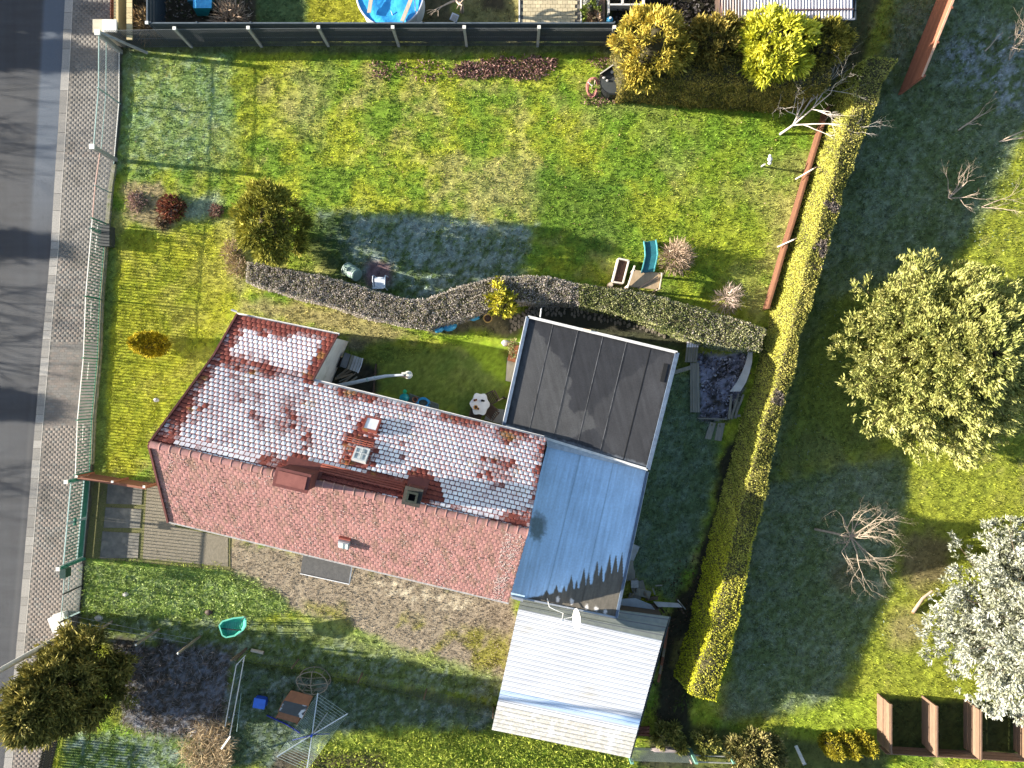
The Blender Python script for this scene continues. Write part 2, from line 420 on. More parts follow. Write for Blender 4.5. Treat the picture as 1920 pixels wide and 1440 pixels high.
    m = pmask(px, py, [(155, 1056), (530, 1110), (540, 1150), (148, 1152)], 9, 9) * sstep(.5, .66, n4); paint(m * .5, (.36, .42, .24))
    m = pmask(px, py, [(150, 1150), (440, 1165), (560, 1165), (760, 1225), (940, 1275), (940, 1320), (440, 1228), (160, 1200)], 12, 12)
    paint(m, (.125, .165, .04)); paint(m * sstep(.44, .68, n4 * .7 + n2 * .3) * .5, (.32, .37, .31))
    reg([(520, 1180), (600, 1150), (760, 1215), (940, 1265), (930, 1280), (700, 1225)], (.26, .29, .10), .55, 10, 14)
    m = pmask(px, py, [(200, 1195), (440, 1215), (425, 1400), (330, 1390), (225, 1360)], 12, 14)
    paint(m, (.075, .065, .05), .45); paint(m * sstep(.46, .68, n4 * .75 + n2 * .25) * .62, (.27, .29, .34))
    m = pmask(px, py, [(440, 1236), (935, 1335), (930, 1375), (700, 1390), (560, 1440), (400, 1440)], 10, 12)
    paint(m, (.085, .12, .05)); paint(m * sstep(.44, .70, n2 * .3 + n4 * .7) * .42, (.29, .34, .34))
    reg([(450, 1232), (940, 1325), (940, 1340), (450, 1250)], (.06, .075, .02), .8, 5, 6)
    reg([(590, 1390), (700, 1365), (930, 1365), (1190, 1425), (1190, 1600), (560, 1600)], (.30, .36, .05), .95, 12, 16, h=1.7, d=1.1)
    reg([(860, 1395), (1180, 1430), (1180, 1500), (860, 1500)], (.17, .25, .025), .6, 12, 12, h=1.8)
    reg([(515, 1412), (720, 1408), (730, 1480), (500, 1480)], (.075, .055, .04), .85, 8, 10, d=.2)
    m = pmask(px, py, [(130, 1370), (410, 1390), (400, 1600), (80, 1600)], 12, 12)
    paint(m, (.12, .18, .04)); paint(m * sstep(.44, .66, n4 * .7 + n2 * .3) * .5, (.36, .41, .41))
    # gardens beyond the dark screen
    reg([(236, -400), (485, -400), (485, 78), (236, 90)], (.062, .04, .033), .95, 6, 6, d=.1)
    reg([(478, -400), (580, -400), (575, 78), (482, 78)], (.085, .13, .055), .9, 8, 6)
    reg([(575, -400), (700, -400), (700, 78), (575, 78)], (.26, .25, .02), .9, 8, 8)
    reg([(785, -400), (860, -400), (850, 78), (785, 78)], (.09, .075, .05), .9, 8, 8, d=.2)
    reg([(855, -400), (975, -400), (975, 78), (855, 78)], (.24, .20, .09), .85, 10, 14, d=.5)
    reg([(895, -50), (940, -50), (950, 20), (905, 20)], (.06, .045, .03), .9, 8, 8, d=.1)
    reg([(1085, -400), (1140, -400), (1140, 78), (1085, 78)], (.04, .035, .03), .9, 4, 4, d=.1)
    reg([(1140, -400), (1360, -400), (1360, 100), (1140, 100)], (.022, .019, .016), .97, 6, 6, d=.03)
    reg([(228, 78), (1150, 78), (1150, 100), (228, 100)], (.11, .12, .06), .8, 5, 5)  # ground painted darker along the shadow of the dark screen
    reg([(1540, 140), (1600, -50), (1660, -50), (1600, 200), (1560, 230)], (.05, .045, .035), .8, 10, 10, d=.2)
    # the street side, and everything paved or built over
    hard = pmask(px, py, [(-3000, -3000)] + [(fx(y) + 3, y) for y in np.arange(-400, 1901, 40)] + [(-3000, 3000)], 3, 0)
    paint(hard, (.13, .115, .09), 0.0)
    for poly in ([(176, 896), (300, 908), (330, 985), (430, 1005), (425, 1055), (160, 1045)], [(973, -300), (1088, -300), (1088, 60), (973, 60)]):
        paint(pmask(px, py, poly, 3, 0), (.14, .125, .08), .06)
    house_fp = [(345, 850), (460, 605), (640, 638), (600, 720), (1010, 605), (1230, 660), (1140, 1140), (1215, 1185), (1150, 1390), (930, 1345), (930, 1080), (380, 950)]
    den = den * (1 - pmask(px, py, house_fp, 4, 0))
    return col * (.45 + 1.1 * fbm(px / 4, py / 4, 77, 3)[:, None]) * (.8 + .4 * n4[:, None]), den, hgt

GX = np.concatenate([[-400, -200, -100, -60, -36], np.arange(-24, 24.01, .1), [36, 60, 100, 200, 400]])
GY = np.concatenate([[-400, -200, -100, -60, -32], np.arange(-18, 18.01, .1), [32, 60, 100, 200, 400]])
gx, gy = np.meshgrid(GX, GY); gxf, gyf = gx.ravel(), gy.ravel()
gpx, gpy = to_px(gxf, gyf)
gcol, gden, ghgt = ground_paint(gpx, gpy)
relief = (fbm(gxf / .35, gyf / .35, 31, 3) - .5) * .05 * np.clip(gden, 0, 1) - .004
GZ = np.where(gden < .05, -.012, relief)
nx, ny = len(GX), len(GY)
ii = np.arange(nx * ny).reshape(ny, nx)
GF = np.stack([ii[:-1, :-1], ii[:-1, 1:], ii[1:, 1:], ii[1:, :-1]], -1).reshape(-1, 4)
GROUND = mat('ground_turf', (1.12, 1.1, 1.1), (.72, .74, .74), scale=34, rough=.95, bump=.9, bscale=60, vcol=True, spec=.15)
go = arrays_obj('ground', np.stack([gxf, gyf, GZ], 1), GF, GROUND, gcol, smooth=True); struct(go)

def gsample(a, x, y):
    fxx = np.clip((x + 24) / .1, 0, 479.0); fyy = np.clip((y + 18) / .1, 0, 359.0)
    i = fxx.astype(int) + 5; j = fyy.astype(int) + 5
    return a[j * nx + i]
# grass blades standing on the turf
NG = 165000
tx = RNG.uniform(-22.2, 22.2, NG); ty = RNG.uniform(-16.8, 16.8, NG)
dn = gsample(gden, tx, ty); keep = RNG.random(NG) < dn * .9; tx, ty = tx[keep], ty[keep]
tc = gsample(gcol, tx, ty); th = gsample(ghgt, tx, ty); tz = gsample(GZ, tx, ty); n = len(tx); kb = 4
bx = np.repeat(np.stack([tx, ty, tz], 1), kb, 0); bx[:, :2] += RNG.normal(size=(n * kb, 2)) * .035
an = RNG.uniform(0, 2 * np.pi, n * kb); tilt = RNG.uniform(.5, 1.25, n * kb)
dr = np.stack([np.cos(an) * np.sin(tilt), np.sin(an) * np.sin(tilt), np.cos(tilt)], 1)
Lb = RNG.uniform(.05, .12, n * kb) * np.repeat(th, kb); sd = np.stack([-np.sin(an), np.cos(an), np.zeros(n * kb)], 1) * (RNG.uniform(.008, .017, n * kb) * np.repeat(th, kb) ** .5)[:, None]
V = np.stack([bx - sd, bx + sd, bx + dr * Lb[:, None]], 1).reshape(-1, 3)
cc = np.repeat(tc * (.5 + 1.05 * RNG.random((n, 1)) ** 1.3) * np.array([1, 1, 1]), kb, 0) * RNG.uniform(.75, 1.35, (n * kb, 1))
gr = arrays_obj('grass', V, np.arange(3 * n * kb).reshape(-1, 3), LEAF, np.repeat(cc, 3, 0)); stuff(gr)

# ---------------------------------------------------------------- road
ys = np.concatenate([np.arange(-400, 0, 50), np.arange(0, 1441, 4), np.arange(1490, 1901, 50)])
offs = np.concatenate([np.arange(0, 150, 3.0), np.arange(150, 330, 30)])
RV, RC = [], []
for y in ys:
    for o_ in offs: RV.append(((kx(y) - o_), y))
RV = np.array(RV); rpx, rpy = RV[:, 0], RV[:, 1]; ro = np.tile(offs, len(ys))
rc = np.ones((len(RV), 3)) * np.array((.042, .046, .053))
rc *= (.75 + .5 * fbm(rpx / 60, rpy / 8, 2))[:, None] * (.85 + .3 * fbm(rpx / 9, rpy / 300, 4))[:, None]
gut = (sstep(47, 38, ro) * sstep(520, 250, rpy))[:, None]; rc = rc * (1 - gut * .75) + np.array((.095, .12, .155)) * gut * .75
gut = (sstep(3, 12, ro) * sstep(18, 12, ro) * sstep(400, 700, rpy))[:, None]; rc = rc * (1 - gut * .35) + np.array((.085, .085, .088)) * gut * .35
wheel = np.exp(-((ro - 95) / 22) ** 2)[:, None]; rc *= 1 - .12 * wheel
Wd3 = np.stack([(rpx - 960) / S, -(rpy - 720) / S, np.full(len(rpx), .004)], 1)
k = len(offs); ii = np.arange(len(RV)).reshape(-1, k)
RF = np.stack([ii[:-1, :-1], ii[:-1, 1:], ii[1:, 1:], ii[1:, :-1]], -1).reshape(-1, 4)[:, ::-1]
ASPH = mat('asphalt', (1.15, 1.12, 1.1), (.8, .8, .82), scale=40, rough=.8, bump=.5, bscale=120, vcol=True)
crk = fbm(rpx / 70, rpy / 26, 51); rc *= (1 - .30 * 0.6 * np.exp(-((crk - .5) / .012) ** 2) * sstep(.45, .6, fbm(rpx / 120, rpy / 90, 53)))[:, None]
struct(arrays_obj('road', Wd3, RF, ASPH, rc))

# ---------------------------------------------------------------- kerb of separate stones, pavement of separate bricks
KST = mat('kerb_stone', (.30, .28, .25), (.22, .205, .185), scale=18, rough=.9, bump=.3, piece=.28)
JOINT = mat('joint_sand', (.150, .136, .118), (.118, .108, .094), scale=25, rough=1)
BRICK = mat('paving_brick', (.185, .168, .148), (.145, .134, .122), scale=5, rough=.9, bump=.3, bscale=40, piece=.12, c3=(.095, .086, .073), s3=.9, t3=.50, w3=.22)
BRICKR = mat('paving_brick_reddish', (.20, .165, .14), (.155, .133, .117), scale=5, rough=.9, bump=.3, bscale=40, piece=.12, c3=(.10, .088, .075), s3=.9, t3=.50, w3=.22)
def strip(name, ys, xa, xb, z0, z1, m, parent=None):
    mb = MB(); 
    for i in range(len(ys) - 1):
        a, b = ys[i], ys[i + 1]
        q = [P(xa(a), a), P(xb(a), a), P(xb(b), b), P(xa(b), b)]
        mb.prism([(v.x, v.y) for v in q], z0, z1)
    return mb.build(name, m, parent, origin=(0, 0, 0))
ysl = np.arange(-200, 1601, 40)
kerb = struct(strip('kerb', ysl, lambda y: kx(y) + .6, lambda y: kx(y) + 13.6, -.05, .085, JOINT))
y = -12.0; random.seed(5)
while y < 1452:
    L = random.choice((15, 16, 17, 22, 34)) if y > 420 else random.choice((32, 36, 38, 42))
    mb = MB(); q = [P(kx(y), y + .35), P(kx(y) + 14, y + .35), P(kx(y + L) + 14, y + L - .35), P(kx(y + L), y + L - .35)]
    mb.prism([(v.x, v.y) for v in q], .0, .11 + random.uniform(-.006, .006)); mb.build('kerb_stone', KST, kerb); y += L
pav = struct(strip('pavement', ysl, lambda y: kx(y) + 15.5, lambda y: fx(y) - 1.0, -.05, .1115, JOINT))
edging = strip('edge_strip', ysl, lambda y: kx(y) + 14.15, lambda y: kx(y) + 15.35, -.04, .118, mat('pale_edge', (.42, .39, .34), (.33, .30, .26), scale=10), pav)
def brick_mesh(name, ln, wd, ht, m, ch=.003):
    mb = MB(); a, b = ln / 2, wd / 2
    vs = [(-a, -b, 0), (a, -b, 0), (a, b, 0), (-a, b, 0), (-a, -b, ht - ch), (a, -b, ht - ch), (a, b, ht - ch), (-a, b, ht - ch),
          (-a + ch, -b + ch, ht), (a - ch, -b + ch, ht), (a - ch, b - ch, ht), (-a + ch, b - ch, ht)]
    fs = [(0, 1, 5, 4), (1, 2, 6, 5), (2, 3, 7, 6), (3, 0, 4, 7), (4, 5, 9, 8), (5, 6, 10, 9), (6, 7, 11, 10), (7, 4, 8, 11), (8, 9, 10, 11)]
    mb.add(vs, fs); me = bpy.data.meshes.new(name); me.from_pydata(mb.v, [], mb.f); me.materials.append(m); return me, np.array([tuple(v) for v in mb.v]), np.array(fs)
def field(parent, part, mats_meshes, items, limit, single=300):
    """items: (x, y, z, rz, which, keyfirst): the first ones as objects, the rest joined as stuff"""
    items = sorted(items, key=lambda t: t[5])
    for it in items[:single]:
        o = bpy.data.objects.new(part, mats_meshes[it[4]][0]); C.objects.link(o); o.parent = parent
        o.location = Vector(it[:3]) - WL[parent.name]; o.rotation_euler = (0, 0, it[3])
    for wmat in range(len(mats_meshes)):
        rest = [it for it in items[single:] if it[4] == wmat]
        if not rest: continue
        me0, V0, F0 = mats_meshes[wmat]; n = len(rest); R = np.array([it[:4] for it in rest])
        c, s = np.cos(R[:, 3]), np.sin(R[:, 3])
        V = np.stack([V0[None, :, 0] * c[:, None] - V0[None, :, 1] * s[:, None], V0[None, :, 0] * s[:, None] + V0[None, :, 1] * c[:, None], np.repeat(V0[None, :, 2], n, 0)], -1) + R[:, None, :3]
        F = (F0[None] + (np.arange(n) * len(V0))[:, None, None]).reshape(-1, 4)
        o = arrays_obj(part, V.reshape(-1, 3), F, me0.materials[0], None, parent); stuff(o)
        a = o.data.attributes.new('tint', 'FLOAT', 'POINT'); a.data.foreach_set('value', np.repeat(RNG.random(n), len(V0)).astype(np.float32))
bm1 = brick_mesh('paver', .196, .096, .06, BRICK); bm2 = brick_mesh('paver', .196, .096, .06, BRICKR)
items = []; random.seed(3)
yy = -14.0; row = 0
while yy < 1454:
    x0 = (kx(yy) + 15.6 - 960) / S; x1 = (fx(yy) - 1.2 - 960) / S; x = x0 + (.1 if row % 2 else 0) + .1
    red = fbm(np.array([yy / 160.0]), np.array([3.3]), 8)[0]
    while x < x1 - .09:
        pxx = x * S + 960
        wm = 1 if (random.random() < sstep(.42, .62, red) * .9) else 0
        items.append((x, -(yy - 720) / S, .053 + random.uniform(-.0012, .0012), random.gauss(0, .006), wm, abs(yy - 720)))
        x += .204
    yy += .104 * S; row += 1
field(pav, 'paver', [bm1, bm2], items, 300)

# drain grate let into the gutter
dr_ = thing('drain_grate', 'dark cast iron drain grate with five bars set in the gutter beside the kerb', 'drain', P(67, 918))
MB().box(P(67, 918, -.02) , (.34, .5, .05)).build('pit', mat('drain_pit', (.012, .012, .012), rough=.9), dr_)
IRON = mat('cast_iron', (.10, .10, .10), (.06, .06, .06), scale=30, rough=.6, metal=.5)
for k in range(6): MB().box(P(67, 918, .02) + Vector((0, -.2 + .08 * k, 0)), (.34, .035, .03)).build('bar', IRON, dr_)
for s_ in (-1, 1): MB().box(P(67, 918, .02) + Vector((.185 * s_, 0, 0)), (.03, .48, .032)).build('rim', IRON, dr_)

# ---------------------------------------------------------------- driveway behind the gate
CONC = mat('driveway_concrete', (.17, .16, .135), (.11, .105, .09), scale=4, rough=.95, bump=.3, bscale=30, c3=(.24, .215, .17), s3=1.4, t3=.56, w3=.12, piece=.1)
MOSS = mat('mossy_joint', (.17, .15, .07), (.10, .11, .03), scale=20, rough=1, bump=.6)
dw = struct(MB().prism([(v.x, v.y) for v in (P(177, 900), P(300, 908), P(330, 985), P(432, 1006), P(432, 1070), P(160, 1046))], -.05, .012).build('driveway', MOSS))
for q in ([(203, 907), (268, 911), (266, 946), (200, 944)], [(199, 951), (266, 954), (263, 990), (195, 989)], [(193, 996), (262, 1000), (259, 1046), (188, 1046)]):
    MB().prism([(P(*a).x, P(*a).y) for a in q], .0, .035).build('concrete_slab', CONC, dw)
GRAV = mat('packed_gravel', (.21, .18, .135), (.16, .14, .10), scale=10, rough=1, bump=.8, bscale=50, piece=.1)
MB().prism([(P(*a).x, P(*a).y) for a in [(276, 909), (304, 914), (330, 988), (428, 1008), (428, 1062), (268, 1047)]], .0, .022).build('gravel_bed', GRAV, dw)

# terrace of pale bricks in the garden beyond the screen
PATB = mat('pale_terrace_brick', (.52, .44, .28), (.44, .37, .24), scale=4, rough=.9, bump=.2, bscale=40, piece=.14)
ter = struct(MB().prism([(P(*a).x, P(*a).y) for a in [(974, -260), (1087, -260), (1087, 60), (974, 60)]], -.05, .03).build('terrace', JOINT))
bt = brick_mesh('terrace_brick', .19, .142, .03, PATB); items = []
yy = -250.0; row = 0
while yy < 58:
    x = P(977, 0).x + .09 + (.095 if row % 2 else 0)
    while x < P(1083, 0).x - .08: items.append((x, -(yy - 720) / S, .026 + random.uniform(-.003, .003), 0, 0, -yy)); x += .203
    yy += .152 * S; row += 1
field(ter, 'terrace_brick', [bt], items, 300)
for xa in (972.5, 1088): MB().prism([(P(a, b).x, P(a, b).y) for a, b in [(xa, -260), (xa + 2.4, -260), (xa + 2.4, 62), (xa, 62)]], -.05, .09).build('edging_board', mat('white_board', (.66, .63, .58), (.5, .48, .44), scale=12), ter)

# crazy paving between the hedge and the black flat roof
gp = struct(MB().prism([(P(*a).x, P(*a).y) for a in [(952, 618), (1000, 570), (1110, 568), (1230, 596), (1262, 630), (1090, 612), (1000, 596), (962, 622)]], -.05, .004).build('garden_path', mat('path_earth', (.05, .045, .032), (.035, .035, .02), scale=20, rough=1, bump=.5)))
PST = mat('path_stone', (.24, .20, .15), (.15, .13, .10), scale=9, rough=.9, bump=.4, piece=.25)
random.seed(21); pathc = [(958, 612), (985, 592), (1010, 578), (1050, 577), (1100, 583), (1150, 592), (1200, 603), (1245, 618)]
for i in range(58):
    t = i / 57 * (len(pathc) - 1); j = min(int(t), len(pathc) - 2); f = t - j
    cx = pathc[j][0] * (1 - f) + pathc[j + 1][0] * f; cy = pathc[j][1] * (1 - f) + pathc[j + 1][1] * f
    for lane in (-1, 0, 1):
        if random.random() < .12: continue
        x_, y_ = cx + random.gauss(0, 1), cy + lane * 9.5 + (5 if i % 2 else 0) * .6 + random.gauss(0, .8)
        k = random.randint(5, 6); a0 = random.random() * 6
        pl = [P(x_ + math.cos(a0 + 6.283 * q / k) * random.uniform(3.4, 4.6) * .62, y_ + math.sin(a0 + 6.283 * q / k) * random.uniform(3.6, 4.8)) for q in range(k)]
        MB().prism([(v.x, v.y) for v in pl], -.01, .03 + random.uniform(0, .015)).build('path_stone', PST, gp)
# ---------------------------------------------------------------- house with the tiled roof
PLAST = mat('white_plaster', (.62, .60, .56), (.50, .48, .45), scale=3, rough=.9, bump=.15, c3=(.40, .38, .33), s3=2.0, t3=.6, w3=.1)
CLAY = mat('clay_tile', (.255, .068, .048), (.17, .042, .034), scale=3.2, rough=.8, bump=.2, bscale=50, piece=.25, c3=(.24, .11, .035), s3=1.3, t3=.6, w3=.05)
CLAYP = mat('weathered_clay', (.35, .175, .160), (.28, .135, .122), scale=7, rough=.85, bump=.25, bscale=60, piece=.12, c3=(.22, .13, .10), s3=2.2, t3=.47, w3=.2, stretch=(2.2, .55, 1), rot=-.23)
LICHEN = mat('lichen_spots', (.52, .42, .38), (.38, .29, .26), scale=30, rough=.95)
SOOT = mat('dark_moss_spots', (.10, .06, .045), (.06, .045, .03), scale=30, rough=.95)
FROSTT = mat('hoar_frost', (.86, .85, .88), (.74, .69, .72), scale=3.4, rough=.95, bump=.3, bscale=80, piece=.10, c3=(.50, .36, .37), s3=3.0, t3=.60, w3=.12)
DECK = mat('roof_underlay', (.035, .02, .018), (.02, .014, .012), scale=10, rough=1)
GUTW = mat('white_gutter', (.70, .69, .67), (.55, .54, .53), scale=4, rough=.5)
ZINC = mat('zinc_sheet', (.42, .44, .47), (.30, .32, .35), scale=5, rough=.45, metal=.5)
REDM = mat('red_painted_steel', (.34, .10, .06), (.24, .06, .04), scale=9, rough=.6)
WOODW = mat('white_wood', (.66, .63, .58), (.48, .45, .40), scale=8, rough=.7)

ZR, ZE, ZW = 5.42, 3.0, 2.25
Rl, Rr = P(282, 833, ZR), P(990, 998, ZR)
Ll, Lr = P(318, 978, ZE), P(953, 1130, ZE)
Ul, Ui, Ur = P(402, 669, ZE), P(585, 713, ZE), P(1025, 822, ZE)
Wl, Wr = P(447, 590, ZW), P(632, 627, ZW)
house = thing('house', 'low white house under a red tiled roof, its upper slope covered with white hoar frost', 'house', ((Rl + Rr) / 2 * 1.0).to_2d().to_3d())
def inset(p, c, a): return p + (c - p) * a
cen = (Rl + Rr + Ll + Ur) / 4
# walls (set back under the eaves) with gables up to the underside of the roof
def sh(p, dx, dy, dz): return Vector((p.x + dx, p.y + dy, dz))
rdir = (Rr - Rl); rdir.z = 0; rdir.normalize(); ndir = Vector((-rdir.y, rdir.x, 0))       # ndir points to the garden side
a1, a2 = Ll + rdir * .28 + ndir * .3, Lr - rdir * .22 + ndir * .3
b1, b2 = Ul + rdir * .28 - ndir * .3, Ur - rdir * .22 - ndir * .3
rl, rr = Rl + rdir * .28, Rr - rdir * .22
wb = MB()
zt = ZE + .08
vs = [(p.x, p.y, 0) for p in (a1, a2, b2, b1)] + [(p.x, p.y, zt) for p in (a1, a2, b2, b1)] + [(rl.x, rl.y, ZR - .22), (rr.x, rr.y, ZR - .22)]
wb.add(vs, [(0, 1, 5, 4), (2, 3, 7, 6), (1, 2, 6, 9, 5), (3, 0, 4, 8, 7), (3, 2, 1, 0)])
wb.build('wall', PLAST, house)
w1 = Ui + rdir * -.02 - ndir * .1; w2 = Wr - rdir * .05 - ndir * .15; w3 = Wl + rdir * .25 - ndir * .15; w4 = Ul + rdir * .25 - ndir * .1
MB().prism([(p.x, p.y) for p in (w4, w1, w2, w3)], 0, [ZE - .2, ZE - .2, ZW - .16, ZW - .16]).build('wing_wall', PLAST, house)
dk = MB(); off = Vector((0, 0, -.045))
dk.slab([Rl + off, Rr + off, Ur + off, Ul + off], .10); dk.slab([Ll + off, Lr + off, Rr + off, Rl + off], .10); dk.slab([Ul + off, Ui + off, Wr + off, Wl + off], .10)
dk.build('roof_deck', DECK, house)

# --- tiles: template with an inset face that can carry frost
def frost_mat():
    """red clay under rime; how thick the rime lies is kept per tile (attribute, or the object's colour on single tiles)"""
    m = bpy.data.materials.new('rime_on_clay'); m.use_nodes = True; N, Lk = m.node_tree.nodes, m.node_tree.links; b = N['Principled BSDF']
    b.inputs['Roughness'].default_value = .9; b.inputs['Specular IOR Level'].default_value = .2
    geo = N.new('ShaderNodeNewGeometry'); at = N.new('ShaderNodeAttribute'); at.attribute_name = 'frost'; oi = N.new('ShaderNodeObjectInfo'); sp = N.new('ShaderNodeSeparateColor'); Lk.new(oi.outputs['Color'], sp.inputs[0])
    def noise(s, d=5):
        n = N.new('ShaderNodeTexNoise'); n.inputs['Scale'].default_value = s; n.inputs['Detail'].default_value = d; Lk.new(geo.outputs['Position'], n.inputs['Vector']); return n.outputs['Fac']
    def math_(op, a, c):
        n = N.new('ShaderNodeMath'); n.operation = op
        for i, v in enumerate((a, c)):
            if isinstance(v, (int, float)): n.inputs[i].default_value = v
            else: Lk.new(v, n.inputs[i])
        return n.outputs[0]
    def ramp(v, a, c, t0=0.0, t1=1.0):
        n = N.new('ShaderNodeMapRange'); n.interpolation_type = 'SMOOTHSTEP'; n.inputs['From Min'].default_value = a; n.inputs['From Max'].default_value = c; n.inputs['To Min'].default_value = t0; n.inputs['To Max'].default_value = t1; Lk.new(v, n.inputs['Value']); return n.outputs[0]
    def mixc(f, A, B_):
        n = N.new('ShaderNodeMix'); n.data_type = 'RGBA'; Lk.new(f, n.inputs['Factor'])
        for k, v in (('A', A), ('B', B_)):
            if isinstance(v, tuple): n.inputs[k].default_value = (*v, 1)
            else: Lk.new(v, n.inputs[k])
        return n.outputs['Result']
    amt = math_('ADD', at.outputs['Fac'], sp.outputs[0]); fine = math_('ADD', math_('MULTIPLY', noise(9.0), .8), math_('MULTIPLY', noise(42.0), .55))
    cover = ramp(math_('SUBTRACT', math_('ADD', amt, math_('MULTIPLY', fine, 1.0)), .66), .18, .86)
    clay = mixc(ramp(noise(3.2), .35, .65), (.245, .066, .048), (.15, .04, .033)); rust = mixc(ramp(noise(1.3), .60, .68), clay, (.24, .11, .035))
    white = mixc(ramp(noise(2.2), .38, .66), (.86, .85, .88), (.72, .66, .69))
    Lk.new(mixc(cover, rust, white), b.inputs['Base Color'])
    bp = N.new('ShaderNodeBump'); bp.inputs['Strength'].default_value = .3; bp.inputs['Distance'].default_value = .02; Lk.new(noise(70.0), bp.inputs['Height']); Lk.new(bp.outputs[0], b.inputs['Normal'])
    return m
def tile_mesh(name, inner, w_=.181, l_=.184, c=.024, ins=.0115, low=.040, high=.004, th=.022):
    a, b = w_ / 2, l_ / 2
    out = [(-a, b), (-a, -b + c), (-a + c, -b), (a - c, -b), (a, -b + c), (a, b)]
    def zz(y): return high + (low - high) * (b - y) / (2 * b)
    i_ = ins
    inn = [(-a + i_, b - .004), (-a + i_, -b + c + .006), (-a + c + .008, -b + i_), (a - c - .008, -b + i_), (a - i_, -b + c + .006), (a - i_, b - .004)]
    V = [(x, y, zz(y) - th) for x, y in out] + [(x, y, zz(y)) for x, y in out] + [(x, y, zz(y) + .004) for x, y in inn]
    F = []; M = []
    for k in range(6):
        k2 = (k + 1) % 6
        F.append((k, k2, 6 + k2, 6 + k)); M.append(0)
        F.append((6 + k, 6 + k2, 12 + k2, 12 + k)); M.append(0)
    F += [(12, 13, 14, 15), (12, 15, 16, 17)]; M += [1, 1]
    me = bpy.data.meshes.new(name); me.from_pydata(V, [], F)
    me.materials.append(inner[0]); me.materials.append(inner[1]); me.polygons.foreach_set('material_index', M)
    return me, np.array(V), np.array(F), np.array(M)
RIME = frost_mat(); T_FROST = tile_mesh('roof_tile', (CLAY, RIME)); T_BARE = T_FROST; T_PATCH = T_FROST
T_PINK = tile_mesh('roof_tile', (CLAYP, CLAYP), w_=.185, l_=.185, ins=.012, low=.014, high=.005, c=.022)
TKIND = [T_FROST, T_BARE, T_PATCH, T_PINK]

BARE = [  # patches where the frost has melted, with their strength and softness in pixels
    ([(508, 905), (515, 868), (560, 846), (592, 868), (640, 884), (700, 884), (760, 902), (772, 880), (800, 880), (822, 905), (835, 940), (800, 945), (640, 918)], 1.0, 5),
    ([(640, 838), (648, 815), (700, 818), (712, 845), (705, 875), (690, 882), (640, 872)], .85, 6), ([(668, 792), (684, 780), (692, 808), (676, 822), (664, 812)], .95, 4),
    ([(470, 868), (500, 852), (545, 842), (560, 862), (520, 890), (480, 882)], .6, 8), ([(930, 975), (960, 958), (1006, 950), (1000, 1002), (960, 990)], .75, 8),
    ([(1008, 815), (1030, 820), (1016, 900), (1000, 950), (992, 950), (1004, 880)], .8, 6), ([(980, 850), (1020, 840), (1010, 890), (985, 880)], .4, 10),
    ([(600, 712), (1030, 816), (1026, 838), (700, 758), (598, 732)], .66, 8), ([(608, 632), (640, 628), (590, 725), (566, 715)], .97, 4), ([(440, 575), (645, 616), (640, 640), (560, 630), (520, 634), (440, 612)], .9, 9),
    ([(262, 845), (438, 578), (474, 588), (440, 645), (362, 768), (318, 845)], .86, 11), ([(568, 732), (590, 726), (592, 770), (588, 830), (575, 872), (562, 868), (580, 800), (572, 770)], .45, 8),
    ([(400, 655), (600, 700), (600, 722), (500, 712), (396, 690)], .62, 10), ([(480, 720), (600, 740), (590, 850), (500, 850), (470, 790)], .34, 24), ([(330, 780), (440, 660), (500, 690), (420, 800)], .30, 22), ([(640, 720), (760, 750), (1020, 822), (1005, 850), (800, 790), (640, 745)], .38, 12), ([(860, 850), (1000, 860), (990, 910), (880, 900)], .34, 16), ([(790, 915), (850, 945), (930, 972), (1000, 990), (1000, 998), (800, 950)], .55, 5),
    ([(540, 760), (560, 770), (550, 790), (530, 790)], .5, 8), ([(500, 780), (540, 790), (520, 820), (490, 810)], .3, 10), ([(280, 834), (520, 890), (520, 880), (300, 828)], .35, 5)]
